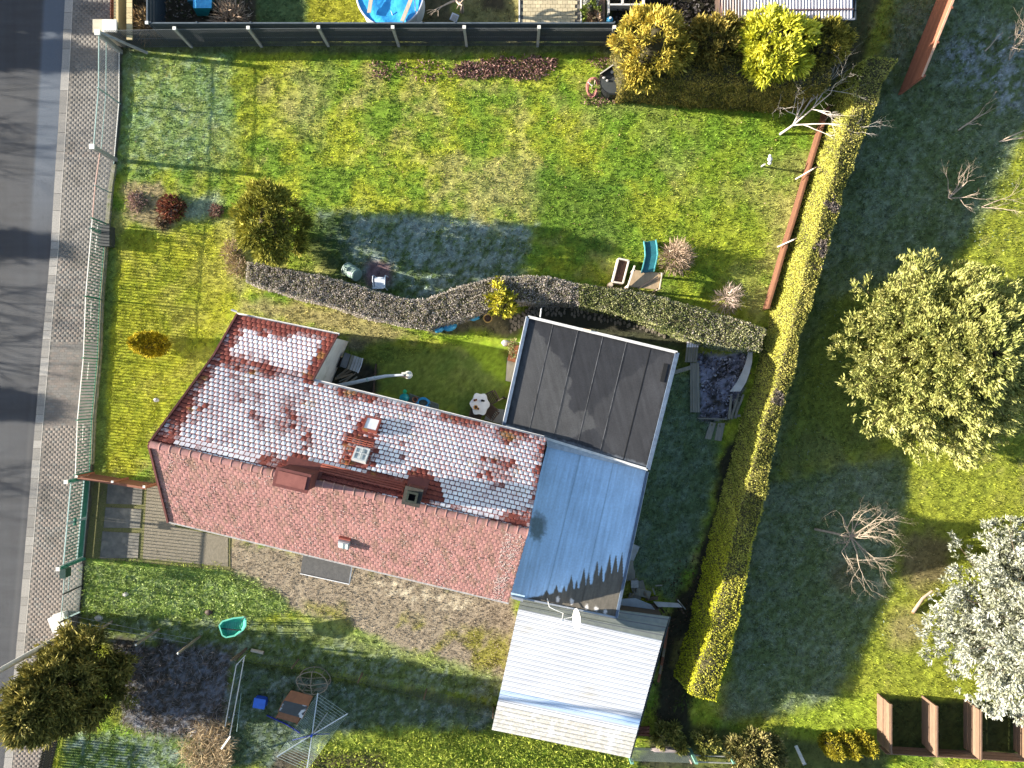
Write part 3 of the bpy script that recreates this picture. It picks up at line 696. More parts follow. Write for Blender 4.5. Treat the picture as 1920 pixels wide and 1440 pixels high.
def plane_tiles(A, B, Cc, D, frost, seed):
    """A,B upper edge left,right; D,C lower edge left,right -> list of (matrix, kind, height)"""
    rr_ = random.Random(seed); out = []
    Lh = ((A - D).length + (B - Cc).length) / 2; rows = max(1, round(Lh / .180)); 
    X = (B - A).normalized(); Nn = (B - A).cross((A - D)).normalized(); Nn = Nn if Nn.z > 0 else -Nn; Yv = Nn.cross(X)
    for r in range(rows):
        v = (r + .5) / rows
        l_ = A.lerp(D, v); r_ = B.lerp(Cc, v); W = (r_ - l_).length; n = max(1, int(W / .186)); st = W / n
        Xr = (r_ - l_).normalized(); Yr = Nn.cross(Xr)
        for i in range(n + (r % 2)):
            u = (i + (.5 if r % 2 == 0 else 0.0)) / n
            if r % 2 and i in (0, n): u = (.25 if i == 0 else n - .25) / n
            p = l_.lerp(r_, u)
            s = .62 if (r % 2 and i in (0, n)) else 1.0
            kx_ = (p.x / (1 - p.z / H)) * S + 960; ky_ = -(p.y / (1 - p.z / H)) * S + 720
            kind = 3; amt = 0.0
            if frost:
                q = np.array([kx_]), np.array([ky_])
                bare = .02
                for poly, a, soft in BARE:
                    bare = max(bare, float(pmask(q[0], q[1], poly, soft)[0]) * a)
                bare += (fbm(q[0] / 28, q[1] / 28, 40)[0] - .60) * 1.1 * (1 if bare < .9 else 0)
                kind = 0; amt = float(np.clip(1.02 - 1.05 * max(0.0, bare) - (.45 if rr_.random() < .008 + .14 * max(0.0, min(bare, .6)) else 0) - abs(rr_.gauss(0, .09)) - .9 * max(0.0, fbm(q[0] / 11 + 3, q[1] / 9, 44)[0] - .60), 0, 1))
            yaw = Matrix.Rotation(rr_.gauss(0, .012), 4, 'Z')
            Mx = Matrix((Xr, Yr, Nn)).transposed().to_4x4()
            Mx = Matrix.Translation(p + Nn * (rr_.gauss(0, .002))) @ Mx @ yaw @ Matrix.Diagonal((s * st / .186, 1, 1, 1))
            out.append((Mx, kind, p.z, amt))
    return out
tiles = plane_tiles(Rl, Rr, Ur, Ul, True, 1) + plane_tiles(Ul, Ui, Wr, Wl, True, 2) + plane_tiles(Rr, Rl, Ll, Lr, False, 3)
tiles.sort(key=lambda t: -t[2])
front = [t for t in tiles if t[1] != 3][:210] + [t for t in tiles if t[1] == 3][:90]
fid = set(id(t) for t in front)
for Mx, kind, z, am in front:
    o = bpy.data.objects.new('roof_tile', TKIND[kind][0]); C.objects.link(o); o.parent = house
    o.matrix_local = Matrix.Translation(-WL[house.name]) @ Mx; o.color = (am, am, am, 1)
for kind in (0, 3):
    sel = [t for t in tiles if t[1] == kind and id(t) not in fid]; rest = [np.array(t[0]) for t in sel]
    me0, V0, F0, M0 = TKIND[kind]; R = np.stack(rest); n = len(R)
    V = np.einsum('nij,vj->nvi', R[:, :3, :3], V0) + R[:, None, :3, 3]
    me = bpy.data.meshes.new('roof_tile'); F = (F0[None] + (np.arange(n) * len(V0))[:, None, None]).reshape(-1, 4)
    o = arrays_obj('roof_tile', V.reshape(-1, 3), F, me0.materials[0], None, house); stuff(o)
    o.color = (0, 0, 0, 1); fa = o.data.attributes.new('frost', 'FLOAT', 'POINT'); fa.data.foreach_set('value', np.repeat(np.array([t[3] for t in sel]), len(V0)).astype(np.float32))
    o.data.materials.append(me0.materials[1]); o.data.polygons.foreach_set('material_index', np.tile(M0, n))
    a = o.data.attributes.new('tint', 'FLOAT', 'POINT'); a.data.foreach_set('value', np.repeat(RNG.random(n), len(V0)).astype(np.float32))
# lichen and moss crumbs on the lower slope
def crumbs(name, A, B, Cc, D, n, m, smin, smax, seed, cluster=True):
    r = np.random.default_rng(seed); Nn = (B - A).cross(A - D).normalized(); Nn = Nn if Nn.z > 0 else -Nn
    u = r.random(n * 3); v = r.random(n * 3)
    if cluster:
        k = fbm(u * 34, v * 7, seed) > .5; u, v = u[k], v[k]
    u, v = u[:n], v[:n]; A_, B_, C_, D_ = [np.array(q) for q in (A, B, Cc, D)]
    p = (A_ * (1 - u)[:, None] + B_ * u[:, None]) * (1 - v)[:, None] + (D_ * (1 - u)[:, None] + C_ * u[:, None]) * v[:, None] + np.array(Nn) * .022
    X = np.array((B - A).normalized()); Y = np.cross(np.array(Nn), X); nn = len(u); s = r.uniform(smin, smax, nn)[:, None]
    a = r.uniform(0, 6.28, nn)[:, None]; dx = (X * np.cos(a) + Y * np.sin(a)) * s; dy = (-X * np.sin(a) + Y * np.cos(a)) * s * .7; up = np.array(Nn) * .012
    V = np.stack([p - dx, p - dy, p + dx, p + dy, p + up], 1).reshape(-1, 3)
    b = (np.arange(nn) * 5)[:, None, None]; F = (np.array([(0, 1, 4), (1, 2, 4), (2, 3, 4), (3, 0, 4)])[None] + b).reshape(-1, 3)
    stuff(arrays_obj(name, V, F, m, None, house))
crumbs('lichen', Rr, Rl, Ll, Lr, 1200, LICHEN, .012, .034, 5)
crumbs('moss_crumb', Rr, Rl, Ll, Lr, 1500, SOOT, .012, .036, 6)
k1, k2 = Rr.lerp(Rl, .005), Rr.lerp(Rl, .06)
crumbs('lichen', Rr.lerp(Rl, .012), Rr.lerp(Rl, .06), Lr.lerp(Ll, .05), Lr.lerp(Ll, .02), 420, LICHEN, .012, .04, 7, False)

# ridge tiles
rm = MB(); n_ridge = 37; Lg = (Rr - Rl).length / n_ridge; seg = 8
for x0, x1, r0, r1 in ((-.5 * Lg, .42 * Lg, .125, .118), (.40 * Lg, .50 * Lg, .142, .142)):
    ring = lambda x, r: [(x, r * math.cos(math.pi * k / seg), r * .72 * math.sin(math.pi * k / seg)) for k in range(seg + 1)]
    a = ring(x0, r0); b = ring(x1, r1); rm.add(a + b, [(k, k + 1, seg + 2 + k, seg + 1 + k)[::-1] for k in range(seg)], 0 if x1 < .45 * Lg else 1)
    rm.add(a, [tuple(range(seg + 1))], 0); rm.add(b, [tuple(range(seg + 1))[::-1]], 0)
rme = bpy.data.meshes.new('ridge_tile'); rme.from_pydata(rm.v, [], rm.f); rme.materials.append(CLAYP)
rme.materials.append(mat('ridge_collar', (.52, .30, .25), (.45, .22, .17), scale=8, rough=.8)); rme.polygons.foreach_set('material_index', rm.m)
Mr = Matrix((rdir, ndir, Vector((0, 0, 1)))).transposed().to_4x4()
for k in range(n_ridge):
    o = bpy.data.objects.new('ridge_tile', rme); C.objects.link(o); o.parent = house
    o.matrix_local = Matrix.Translation(Rl.lerp(Rr, (k + .5) / n_ridge) - WL[house.name] + Vector((0, 0, .0))) @ Mr
# verges and gutters
vb = mat('verge_board', (.16, .05, .042), (.10, .035, .03), scale=8, rough=.8)
for A, B in ((Rl, Ul), (Ul, Wl), (Rl, Ll)):
    MB().beam(A - rdir * .04 + Vector((0, 0, .0)), B - rdir * .04 + Vector((0, 0, .0)), .07, .15).build('verge_board', vb, house)
MB().beam(Wr + rdir * .03, Ui + rdir * .03 + ndir * .02, .05, .12).build('verge_board', vb, house)
def gutter(A, B, r=.046, dz=-.06, out=None):
    out = Vector(out) * .025
    mb = MB(); a = A + out + Vector((0, 0, dz)); b = B + out + Vector((0, 0, dz)); ax = (b - a).normalized(); s = ax.cross(Vector((0, 0, 1))).normalized(); k = 7
    rings = [[p + s * (rr2 * math.cos(math.pi + math.pi * i / k)) + Vector((0, 0, rr2 * math.sin(math.pi + math.pi * i / k))) for i in range(k + 1)] for p in (a, b) for rr2 in (r, r - .010)]
    vs = rings[0] + rings[2] + rings[1] + rings[3]; n = k + 1
    fs = [(i, i + 1, n + i + 1, n + i) for i in range(k)] + [(2 * n + i, 3 * n + i, 3 * n + i + 1, 2 * n + i + 1) for i in range(k)]
    fs += [(0, n, 3 * n, 2 * n), (k, 2 * n + k, 3 * n + k, n + k)]
    mb.add(vs, fs); return mb.build('gutter', GUTW, house)
gutter(Ll - rdir * .05, Lr + rdir * .02, out=-ndir); gutter(Ui + rdir * .05, Ur - rdir * .1, out=ndir); gutter(Wl - rdir * .1, Wr + rdir * .06, out=ndir)
MB().tube([Wl - rdir * .12 + ndir * .1 + Vector((0, 0, -.10)), Wl - rdir * .3 + ndir * .12 + Vector((0, 0, -.04)), Wl - rdir * .34 + ndir * .12 + Vector((0, 0, -.5))], .04, 6).build('downpipe', GUTW, house)

# chimneys
CHR = mat('chimney_cladding', (.15, .042, .036), (.10, .03, .027), scale=5, rough=.75, bump=.15, piece=.1)
def chimney(c, zt, lx, ly, hole, capm):
    zb = ZR - .9
    cs = MB().box((c.x, c.y, (zb + zt) / 2), (lx, ly, zt - zb), 0, rot=Matrix((rdir, ndir, Vector((0, 0, 1)))).transposed()).build('chimney', CHR, house)
    R3 = Matrix((rdir, ndir, Vector((0, 0, 1)))).transposed()
    cb = MB().box((c.x, c.y, zt + .035), (lx + .10, ly + .10, .07), rot=R3).build('cap', capm, cs)
    if hole:
        f = MB()
        for s1, s2, ax, ay in ((1, 0, .07, ly * .72), (-1, 0, .07, ly * .72), (0, 1, lx * .72 - .14, .07), (0, -1, lx * .72 - .14, .07)):
            f.box(Vector((c.x, c.y, zt + .13)) + rdir * s1 * (lx * .36 - .035) + ndir * s2 * (ly * .36 - .035), (ax, ay, .12), rot=R3)
        f.build('flue', mat('sooty_flue', (.03, .04, .03), (.018, .02, .017), scale=12, rough=.95), cs)
        MB().box((c.x, c.y, zt + .075), (lx * .5, ly * .5, .01), rot=R3).build('flue_opening', mat('soot', (.004, .004, .004), rough=1), cs)
    else:
        MB().box(Vector((c.x, c.y, zt + .085)), (lx * .9, ly * .8, .03), rot=R3).build('cap_plate', mat('worn_red_plate', (.22, .075, .06), (.16, .05, .04), scale=5, rough=.7), cs)
    # skirt of sheet metal where it meets the tiles
    MB().slab([c + rdir * sx * (lx / 2 + .1) + ndir * sy + Vector((0, 0, zz - c.z)) for sx, sy, zz in ((-1, .02, ZR + .06), (1, .02, ZR + .06), (1, .50, ZR - .30), (-1, .50, ZR - .30))], .02).build('flashing', CHR, cs)
    return cs
DRKC = mat('dark_chimney_cap', (.055, .05, .042), (.03, .03, .025), scale=14, rough=.9)
chimney(P(566, 892, ZR), 6.45, 1.05, .52, False, CHR)
chimney(P(779, 925, ZR), 6.10, .50, .50, True, DRKC)
# skylights on the frosted slope
slope = (Ur - Rr); slope = (slope - rdir * slope.dot(rdir)).normalized(); snorm = rdir.cross(slope).normalized(); snorm = snorm if snorm.z > 0 else -snorm
def on_slope(px, py, A=Rr, n=None):
    n = n or snorm; o = Vector((0, 0, H)); ray = P(px, py, 0) - o; t = (A - o).dot(n) / ray.dot(n); return o + ray * t
RS = Matrix((rdir, slope, snorm)).transposed(); RSm = RS if RS.determinant() > 0 else Matrix((rdir, -slope, snorm)).transposed()
def skylight(px, py, wx, wy, h, framem, panem, bars):
    c = on_slope(px, py)
    fr = MB()
    for s in (-1, 1):
        fr.box(c + rdir * s * (wx / 2 - .03) + snorm * h / 2, (.06, wy, h), rot=RSm); fr.box(c + slope * s * (wy / 2 - .03) + snorm * h / 2, (wx - .12, .06, h), rot=RSm)
    f = fr.build('skylight', framem, house)
    MB().box(c + snorm * (h - .025), (wx - .12, wy - .12, .02), rot=RSm).build('pane', panem, f)
    if bars:
        MB().box(c + snorm * (h + .006), (.022, wy - .12, .012), rot=RSm).build('glazing_bar', GUTW, f); MB().box(c + slope * .02 + snorm * (h + .004), (wx - .12, .02, .010), rot=RSm).build('glazing_bar', GUTW, f)
    MB().slab([c + rdir * a * (wx / 2 + .09) + slope * b * (wy / 2 + .11) + snorm * .05 for a, b in ((-1, -1), (1, -1), (1, 1), (-1, 1))], .02).build('apron', CLAY, f)
    return f
skylight(697, 801, .55, .58, .22, CLAY, mat('frosted_pane', (.74, .74, .76), (.64, .63, .66), scale=5, rough=.8), False)
skylight(677, 857, .50, .54, .22, mat('pale_window_frame', (.60, .60, .58), (.45, .46, .46), scale=5, rough=.5),
         mat('frost_streaked_glass', (.08, .10, .11), (.55, .57, .55), scale=2.6, rough=.15, spec=.6), True)
# snow guard grid, ladder rails and walkway in red steel
sg = MB(); q0 = on_slope(646, 829) + snorm * .12; q1 = on_slope(698, 842) + snorm * .12
for k in range(3): sg.beam(q0 + slope * (.0 + .085 * k), q1 + slope * (.0 + .085 * k), .025)
for k in range(5): sg.beam(q0.lerp(q1, k / 4) - slope * .02, q0.lerp(q1, k / 4) + slope * .2, .025); sg.beam(q0.lerp(q1, k / 4) - snorm * .12, q0.lerp(q1, k / 4) + slope * .06, .02)
sg.build('step_grid', REDM, house)
for a, b in (((651, 836), (637, 872)), ((669, 838), (653, 874))):
    MB().beam(on_slope(*a) + snorm * .1, on_slope(*b) + snorm * .1, .035).build('ladder_rail', REDM, house)
ladr = MB()
for k in range(5):
    a = on_slope(651 - 3.2 * k, 838 + 8 * k) + snorm * .1; b = on_slope(669 - 3.6 * k, 842 + 8 * k) + snorm * .1; ladr.beam(a, b, .022)
ladr.build('ladder_rung', REDM, house)
wk = [on_slope(600, 884), on_slope(756, 921)]
for k in range(4): MB().beam(wk[0] + snorm * .16 + slope * (.09 * k - .06), wk[1] + snorm * .16 + slope * (.09 * k - .06), .055, .03).build('walkway_slat', REDM, house)
for k in range(7): MB().beam(wk[0].lerp(wk[1], k / 6) + slope * .24 + snorm * .0, wk[0].lerp(wk[1], k / 6) - slope * .10 + snorm * .14, .03).build('walkway_bracket', REDM, house)
# vent on the lower slope
dn = (Lr - Rr); dn = (dn - rdir * dn.dot(rdir)).normalized(); dnor = rdir.cross(dn); dnor = dnor if dnor.z > 0 else -dnor; dnor.normalize()
RD = Matrix((rdir, dnor.cross(rdir), dnor)).transposed()
vc = on_slope(647, 1015, Rr, dnor)
vp = MB().box(vc + dnor * .09, (.40, .34, .18), rot=RD).build('roof_vent', ZINC, house)
MB().box(vc + dnor * .20, (.34, .28, .04), rot=RD).build('vent_lid', mat('bright_sheet', (.72, .72, .72), (.55, .55, .56), scale=9, rough=.35, metal=.3), vp)
MB().box(vc + dnor * .228, (.03, .30, .02), rot=RD).build('vent_rib', ZINC, vp)
MB().box(vc + dnor * .05 - rdir * .0 + RD @ Vector((0, .22, 0)), (.42, .08, .1), rot=RD).build('vent_apron', CLAY, vp)
# little porch canopy over the door at the yard side
cq = [P(568, 1041, 2.42), P(660, 1063, 2.42), P(655, 1095, 2.28), P(563, 1075, 2.28)]
cn = MB().slab(cq, .05).build('porch_canopy', mat('canopy_felt', (.10, .095, .09), (.07, .068, .065), scale=8, rough=.9, bump=.3), house)
MB().beam(cq[3] + Vector((0, 0, .01)), cq[2] + Vector((0, 0, .01)), .03, .07).build('canopy_edge', GUTW, cn); MB().beam(cq[1], cq[2], .03, .06).build('canopy_edge', ZINC, cn)
for k in (0, 1):
    q = cq[3 - k] + ndir * .5; MB().beam(Vector((q.x, q.y, 1.7)), cq[3 - k] + Vector((0, 0, -.05)) + ndir * .1, .04).build('canopy_strut', ZINC, cn)
# door and windows of the yard wall and the street gable, seen only from the side
for t in (.18, .42, .72, .88):
    q = a1.lerp(a2, t); fz = MB().box((q.x - ndir.x * .01, q.y - ndir.y * .01, 1.55), (1.0, .06, 1.2), rot=Matrix((rdir, ndir, Vector((0, 0, 1)))).transposed()).build('window', GUTW, house)
    MB().box((q.x - ndir.x * .035, q.y - ndir.y * .035, 1.55), (.84, .03, 1.04), rot=Matrix((rdir, ndir, Vector((0, 0, 1)))).transposed()).build('pane', mat('window_glass', (.03, .035, .04), rough=.08, spec=.6), fz)
q = a1.lerp(a2, .56); MB().box((q.x - ndir.x * .01, q.y - ndir.y * .01, 1.03), (1.0, .07, 2.06), rot=Matrix((rdir, ndir, Vector((0, 0, 1)))).transposed()).build('door', mat('door_brown', (.14, .08, .05), rough=.6), house)

# ---------------------------------------------------------------- extension with the flat black felt roof
FELT = mat('black_felt', (.034, .035, .039), (.025, .026, .029), scale=3, rough=.85, bump=.25, bscale=60, c3=(.038, .039, .042), s3=.7, t3=.5, w3=.2)
FELT2 = mat('dry_grey_felt', (.060, .060, .062), (.047, .047, .049), scale=5, rough=.9, bump=.25, bscale=60, stretch=(1, 1, 1))
ZB = 2.62
ext = thing('flat_roof_extension', 'flat roofed extension with black felt sheets and a white edge strip, behind the frosted house', 'extension', P(1105, 735).to_2d().to_3d())
EA, EB, EC, ED = P(990, 594, ZB), P(1269, 661, ZB), P(1214, 880, ZB), P(945, 798, ZB)
ecn = (EA + EB + EC + ED) / 4
MB().prism([(v.x, v.y) for v in [inset(p, ecn, .05) for p in (EA, EB, EC, ED)]], 0, ZB - .22).build('wall', PLAST, ext)
e2 = [inset(p, ecn, .012) for p in (EA, EB, EC, ED)]
MB().slab([v + Vector((0, 0, -.03)) for v in e2], .16).build('roof_slab', DECK, ext)
def bil(q, u, v): return q[0].lerp(q[1], u).lerp(q[3].lerp(q[2], u), v)
us = [0, .165, .335, .505, .665, .83, 1.0]
FELTV = mat('felt_grit', (1.1, 1.1, 1.1), (.82, .82, .83), scale=26, rough=.9, bump=.3, bscale=70, vcol=True, spec=.2)
DRY1 = [(992, 598), (1012, 625), (1030, 650), (1048, 672), (1062, 700), (1072, 716), (1064, 735), (1072, 742), (1066, 762), (1075, 776), (1100, 768), (1113, 782), (1120, 800), (1090, 812), (1060, 828), (940, 797)]
DRY2 = [(1108, 778), (1150, 728), (1200, 690), (1250, 662), (1264, 664), (1214, 872), (1150, 852), (1118, 808)]
def felt_colour(p):
    qx = p[:, 0] / (1 - p[:, 2] / H) * S + 960; qy = -p[:, 1] / (1 - p[:, 2] / H) * S + 720
    c = np.array((.030, .031, .035)) * np.ones((len(p), 1)); k1 = pmask(qx, qy, DRY1, 2.0, 7, 5, 9.0) * (.75 + .35 * fbm(qx / 12, qy / 40, 3)); k2 = pmask(qx, qy, DRY2, 3.0, 8, 8, 11.0) * .8
    c = c * (1 - k1[:, None]) + np.array((.062, .062, .063)) * k1[:, None]; c = c * (1 - k2[:, None]) + np.array((.046, .046, .049)) * k2[:, None]
    st = fbm(qx / 5 - qy / 22, qy / 60, 15); c = c * (.72 + .56 * st)[:, None] * (.8 + .4 * fbm(qx / 30, qy / 30, 19))[:, None]
    wet = sstep(10, 0, np.abs(poly_sd(qx, qy, [(990, 594), (1269, 661), (1214, 880), (945, 798)])) + (fbm(qx / 7, qy / 7, 23) - .5) * 12); c = c * (1 - .35 * wet[:, None])
    rim = .6 * sstep(7, 2, np.abs((qx - 945) * .29 - (qy - 798)) + (fbm(qx / 6, qy / 6, 29) - .5) * 8) * .5; return c * (1 - rim[:, None]) + np.array((.30, .33, .37)) * rim[:, None]
for i in range(6):
    a, b = us[i], us[i + 1] + (.012 if i < 5 else 0); dz = .004 * (i % 2) + .008; nu2, nv2 = 26, 150
    uu, vv = np.meshgrid(np.linspace(a, b, nu2), np.linspace(0, 1, nv2)); u_, v_ = uu.ravel()[:, None], vv.ravel()[:, None]; E_ = [np.array(q) for q in e2]
    PT = (E_[0] * (1 - u_) + E_[1] * u_) * (1 - v_) + (E_[3] * (1 - u_) + E_[2] * u_) * v_; fc = felt_colour(PT); PT[:, 2] += dz + .010 * (fbm(u_[:, 0] * 9 + i, v_[:, 0] * 7, 4) - .5) * np.sin(np.pi * v_[:, 0])
    ii = np.arange(nu2 * nv2).reshape(nv2, nu2); arrays_obj('felt_sheet', PT, np.stack([ii[:-1, :-1], ii[1:, :-1], ii[1:, 1:], ii[:-1, 1:]], -1).reshape(-1, 4), FELTV, fc, ext, smooth=True)
    if i: MB().slab([bil(e2, a - .002, .01) + Vector((0, 0, .021)), bil(e2, a + .003, .01) + Vector((0, 0, .021)), bil(e2, a + .003, .99) + Vector((0, 0, .021)), bil(e2, a - .002, .99) + Vector((0, 0, .021))], .004).build('seam', mat('pale_seam', (.13, .13, .135), (.03, .03, .03), scale=3, rough=.8) if i != 5 else mat('tar_seam', (.012, .012, .012), rough=.7), ext)
EDGEW = mat('edge_strip_pale', (.66, .64, .60), (.48, .47, .44), scale=6, rough=.55)
EDGEB = mat('edge_strip_blue', (.10, .14, .20), (.07, .09, .13), scale=6, rough=.4)
for A, B, m, wd in ((EA, EB, EDGEW, .10), (EB, EC, EDGEB, .13), (EC, ED, EDGEW, .09), (ED, EA, EDGEB, .11)):
    MB().beam(A + Vector((0, 0, .0)), B + Vector((0, 0, .0)), wd, .16).build('edge_strip', m, ext)
off2 = (EB - EA).normalized()
MB().beam(EB + off2 * .08, EC + off2 * .08, .03, .06).build('edge_trim', GUTW, ext); MB().beam(EA - off2 * .07, ED - off2 * .07, .025, .06).build('edge_trim', GUTW, ext)
MB().beam(P(1249, 682, ZB + .03), P(1241, 716, ZB + .03), .16, .02).build('felt_repair', mat('tar_seam', (.02, .02, .02)), ext)
MB().tube([P(1012, 600, ZB - .05), P(1014, 585, 2.6), P(1016, 574, .1)], .03, 6).build('downpipe', GUTW, ext)
MB().beam(P(1093, 617, ZB + .05), P(1108, 620, ZB + .12), .05).build('roof_clamp', PALEBARK, ext)

# ---------------------------------------------------------------- annex with the frosted felt roof
ZA = 2.40
ann = thing('annex', 'low annex whose felt roof is blue white with frost, its lower edge bare and brown', 'annex', P(1100, 990).to_2d().to_3d())
q = [P(1026, 836, ZA), P(1213, 884, ZA), P(1155, 1157, ZA - .06), P(954, 1116, ZA - .06)]
acn = sum(q, Vector()) / 4
MB().prism([(v.x, v.y) for v in [inset(p, acn, .04) for p in q]], 0, ZA - .24).build('wall', PLAST, ann)
m = bpy.data.materials.new('frosted_felt'); m.use_nodes = True; MATS['frosted_felt'] = m
NODES, LK = m.node_tree.nodes, m.node_tree.links; B_ = NODES['Principled BSDF']; B_.inputs['Roughness'].default_value = .85; B_.inputs['Specular IOR Level'].default_value = .2
at = NODES.new('ShaderNodeAttribute'); at.attribute_name = 'col'; nz = NODES.new('ShaderNodeTexNoise'); nz.inputs['Scale'].default_value = 14; nz.inputs['Detail'].default_value = 6
ge = NODES.new('ShaderNodeNewGeometry'); LK.new(ge.outputs['Position'], nz.inputs['Vector'])
mr = NODES.new('ShaderNodeMapRange'); mr.inputs['To Min'].default_value = .78; mr.inputs['To Max'].default_value = 1.18; LK.new(nz.outputs['Fac'], mr.inputs['Value'])
hs = NODES.new('ShaderNodeHueSaturation'); LK.new(at.outputs['Color'], hs.inputs['Color']); LK.new(mr.outputs[0], hs.inputs['Value']); LK.new(hs.outputs[0], B_.inputs['Base Color'])
nu_, nv_ = 150, 220
uu, vv = np.meshgrid(np.linspace(0, 1, nu_), np.linspace(0, 1, nv_)); uf, vf = uu.ravel(), vv.ravel()
Q = [np.array(a) for a in q]
PT = (Q[0] * (1 - uf)[:, None] + Q[1] * uf[:, None]) * (1 - vf)[:, None] + (Q[3] * (1 - uf)[:, None] + Q[2] * uf[:, None]) * vf[:, None]
PT[:, 2] += .012 * (fbm(uf * 6, vf * 3, 4) - .5)
ppx = PT[:, 0] / (1 - PT[:, 2] / H) * S + 960; ppy = -PT[:, 1] / (1 - PT[:, 2] / H) * S + 720
# edge of the frost: teeth that point up the roof, where melt water runs between the bitumen sheets
edge = np.interp(ppx, [955, 1010, 1060, 1100, 1150, 1190], [1128, 1118, 1108, 1098, 1086, 1078])
peaks = [(1024, 10, 5), (1042, 14, 5), (1057, 10, 3), (1069, 26, 6), (1080, 16, 3), (1092, 34, 6), (1102, 26, 4), (1116, 44, 6), (1125, 34, 5), (1139, 50, 7), (1151, 46, 7), (1162, 48, 6)]
tooth = np.zeros_like(ppx)
for a, hgt_, wdt in peaks: tooth = np.maximum(tooth, hgt_ * np.clip(1 - np.abs(ppx + (ppy - edge) * .10 - a) / wdt, 0, 1) ** .8)
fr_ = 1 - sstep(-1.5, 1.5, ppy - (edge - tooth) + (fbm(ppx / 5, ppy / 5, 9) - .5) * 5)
fr_ *= 1 - .45 * sstep(-3, 3, 16 - np.hypot((ppx - 1008) / 1.0, (ppy - 985) / 1.6) + (fbm(ppx / 4, ppy / 4, 3) - .5) * 14)
frc = np.array((.46, .62, .78)) * (.75 + .5 * fbm(uf * 60, vf * 5, 6))[:, None] * (.85 + .3 * fbm(uf * 5, vf * 7, 16))[:, None]  # blue of the skylit shade put into the frost colour
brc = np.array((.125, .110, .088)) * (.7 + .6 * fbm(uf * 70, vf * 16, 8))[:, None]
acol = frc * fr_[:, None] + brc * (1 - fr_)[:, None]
ice = np.zeros_like(ppx)
for a, b in ((1046, 1124), (1072, 1128), (1118, 1142), (1100, 1138), (1135, 1148)): ice = np.maximum(ice, 1 - sstep(2, 5, np.hypot(ppx - a, (ppy - b) * .7) + (fbm(ppx / 3, ppy / 3, 3) - .5) * 4))
acol = acol * (1 - ice[:, None]) + np.array((.62, .58, .54)) * ice[:, None]
green = 1 - sstep(6, 20, np.hypot(ppx - 1006, (ppy - 990) / 1.7) + (fbm(ppx / 5, ppy / 5, 13) - .5) * 20); acol = acol * (1 - .6 * green[:, None]) + np.array((.07, .10, .06)) * .6 * green[:, None]
for us_ in (.335, .665): acol *= (1 - .35 * np.exp(-((uf - us_) / .006) ** 2))[:, None]
ii = np.arange(nu_ * nv_).reshape(nv_, nu_); F = np.stack([ii[:-1, :-1], ii[1:, :-1], ii[1:, 1:], ii[:-1, 1:]], -1).reshape(-1, 4)
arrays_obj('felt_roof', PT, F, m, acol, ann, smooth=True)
MB().slab([a + Vector((0, 0, -.02)) for a in q], .14).build('roof_slab', DECK, ann)
MB().beam(q[1] + Vector((0, 0, .0)), q[2], .09, .15).build('edge_strip', EDGEB, ann); MB().beam(q[2] + Vector((0, 0, .0)), q[3], .06, .13).build('edge_strip', ZINC, ann)
ro2 = (q[1] - q[0]).normalized(); MB().beam(q[1] + ro2 * .06, q[2] + ro2 * .06, .02, .05).build('edge_trim', GUTW, ann)
MB().slab([P(1024, 822, ZA + .14), P(1216, 872, ZA + .14), P(1213, 884, ZA + .05), P(1026, 838, ZA + .05)], .02).build('upstand', mat('frosted_upstand', (.52, .56, .60), (.34, .38, .43), scale=7, rough=.8), ann)
MB().beam(P(960, 1119, 2.5), P(981, 1125, 2.5), .12, .05).build('gutter_end', ZINC, ann)
# dish and cable at the annex edge
dish = thing('satellite_dish', 'white satellite dish seen edge on, between annex roof and ribbed shed roof', 'satellite dish', P(1080, 1150, 2.55))
DW = mat('dish_white', (.78, .77, .74), (.68, .67, .64), scale=5, rough=.4)
dc = P(1081, 1162, 2.85); ax = Vector((1, -.06, -.26)).normalized(); sv = Vector((0, 0, 1)).cross(ax).normalized(); tv = ax.cross(sv)
mb = MB(); nr, na = 5, 20
vs = [dc + ax * .09]
for i in range(1, nr + 1):
    for k in range(na):
        a = 6.2832 * k / na; r = .40 * i / nr; vs.append(dc + sv * r * math.cos(a) + tv * r * math.sin(a) * 1.05 - ax * (.09 * (i / nr) ** 2 - .09))
fs = [(0, 1 + k, 1 + (k + 1) % na) for k in range(na)] + [(1 + (i - 1) * na + k, 1 + i * na + k, 1 + i * na + (k + 1) % na, 1 + (i - 1) * na + (k + 1) % na) for i in range(1, nr) for k in range(na)]
mb.add(vs, fs); mb.build('reflector', DW, dish, smooth=True)
MB().tube([dc - tv * .34, dc + ax * -.5 - tv * .1, dc - ax * .52], .014, 6).build('feed_arm', DW, dish); MB().tube([dc - ax * .50, dc - ax * .60], .04, 8).build('receiver', DW, dish)
MB().tube([P(1081, 1150, 2.5), P(1081, 1156, 2.8), dc - ax * .08], .022, 6).build('mast', ZINC, dish)
MB().tube([dc - ax * .58, P(1056, 1150, 2.7), P(1040, 1143, 2.72), P(1030, 1138, 2.7), P(1026, 1122, 2.66)], .014, 5).build('cable', DW, dish)

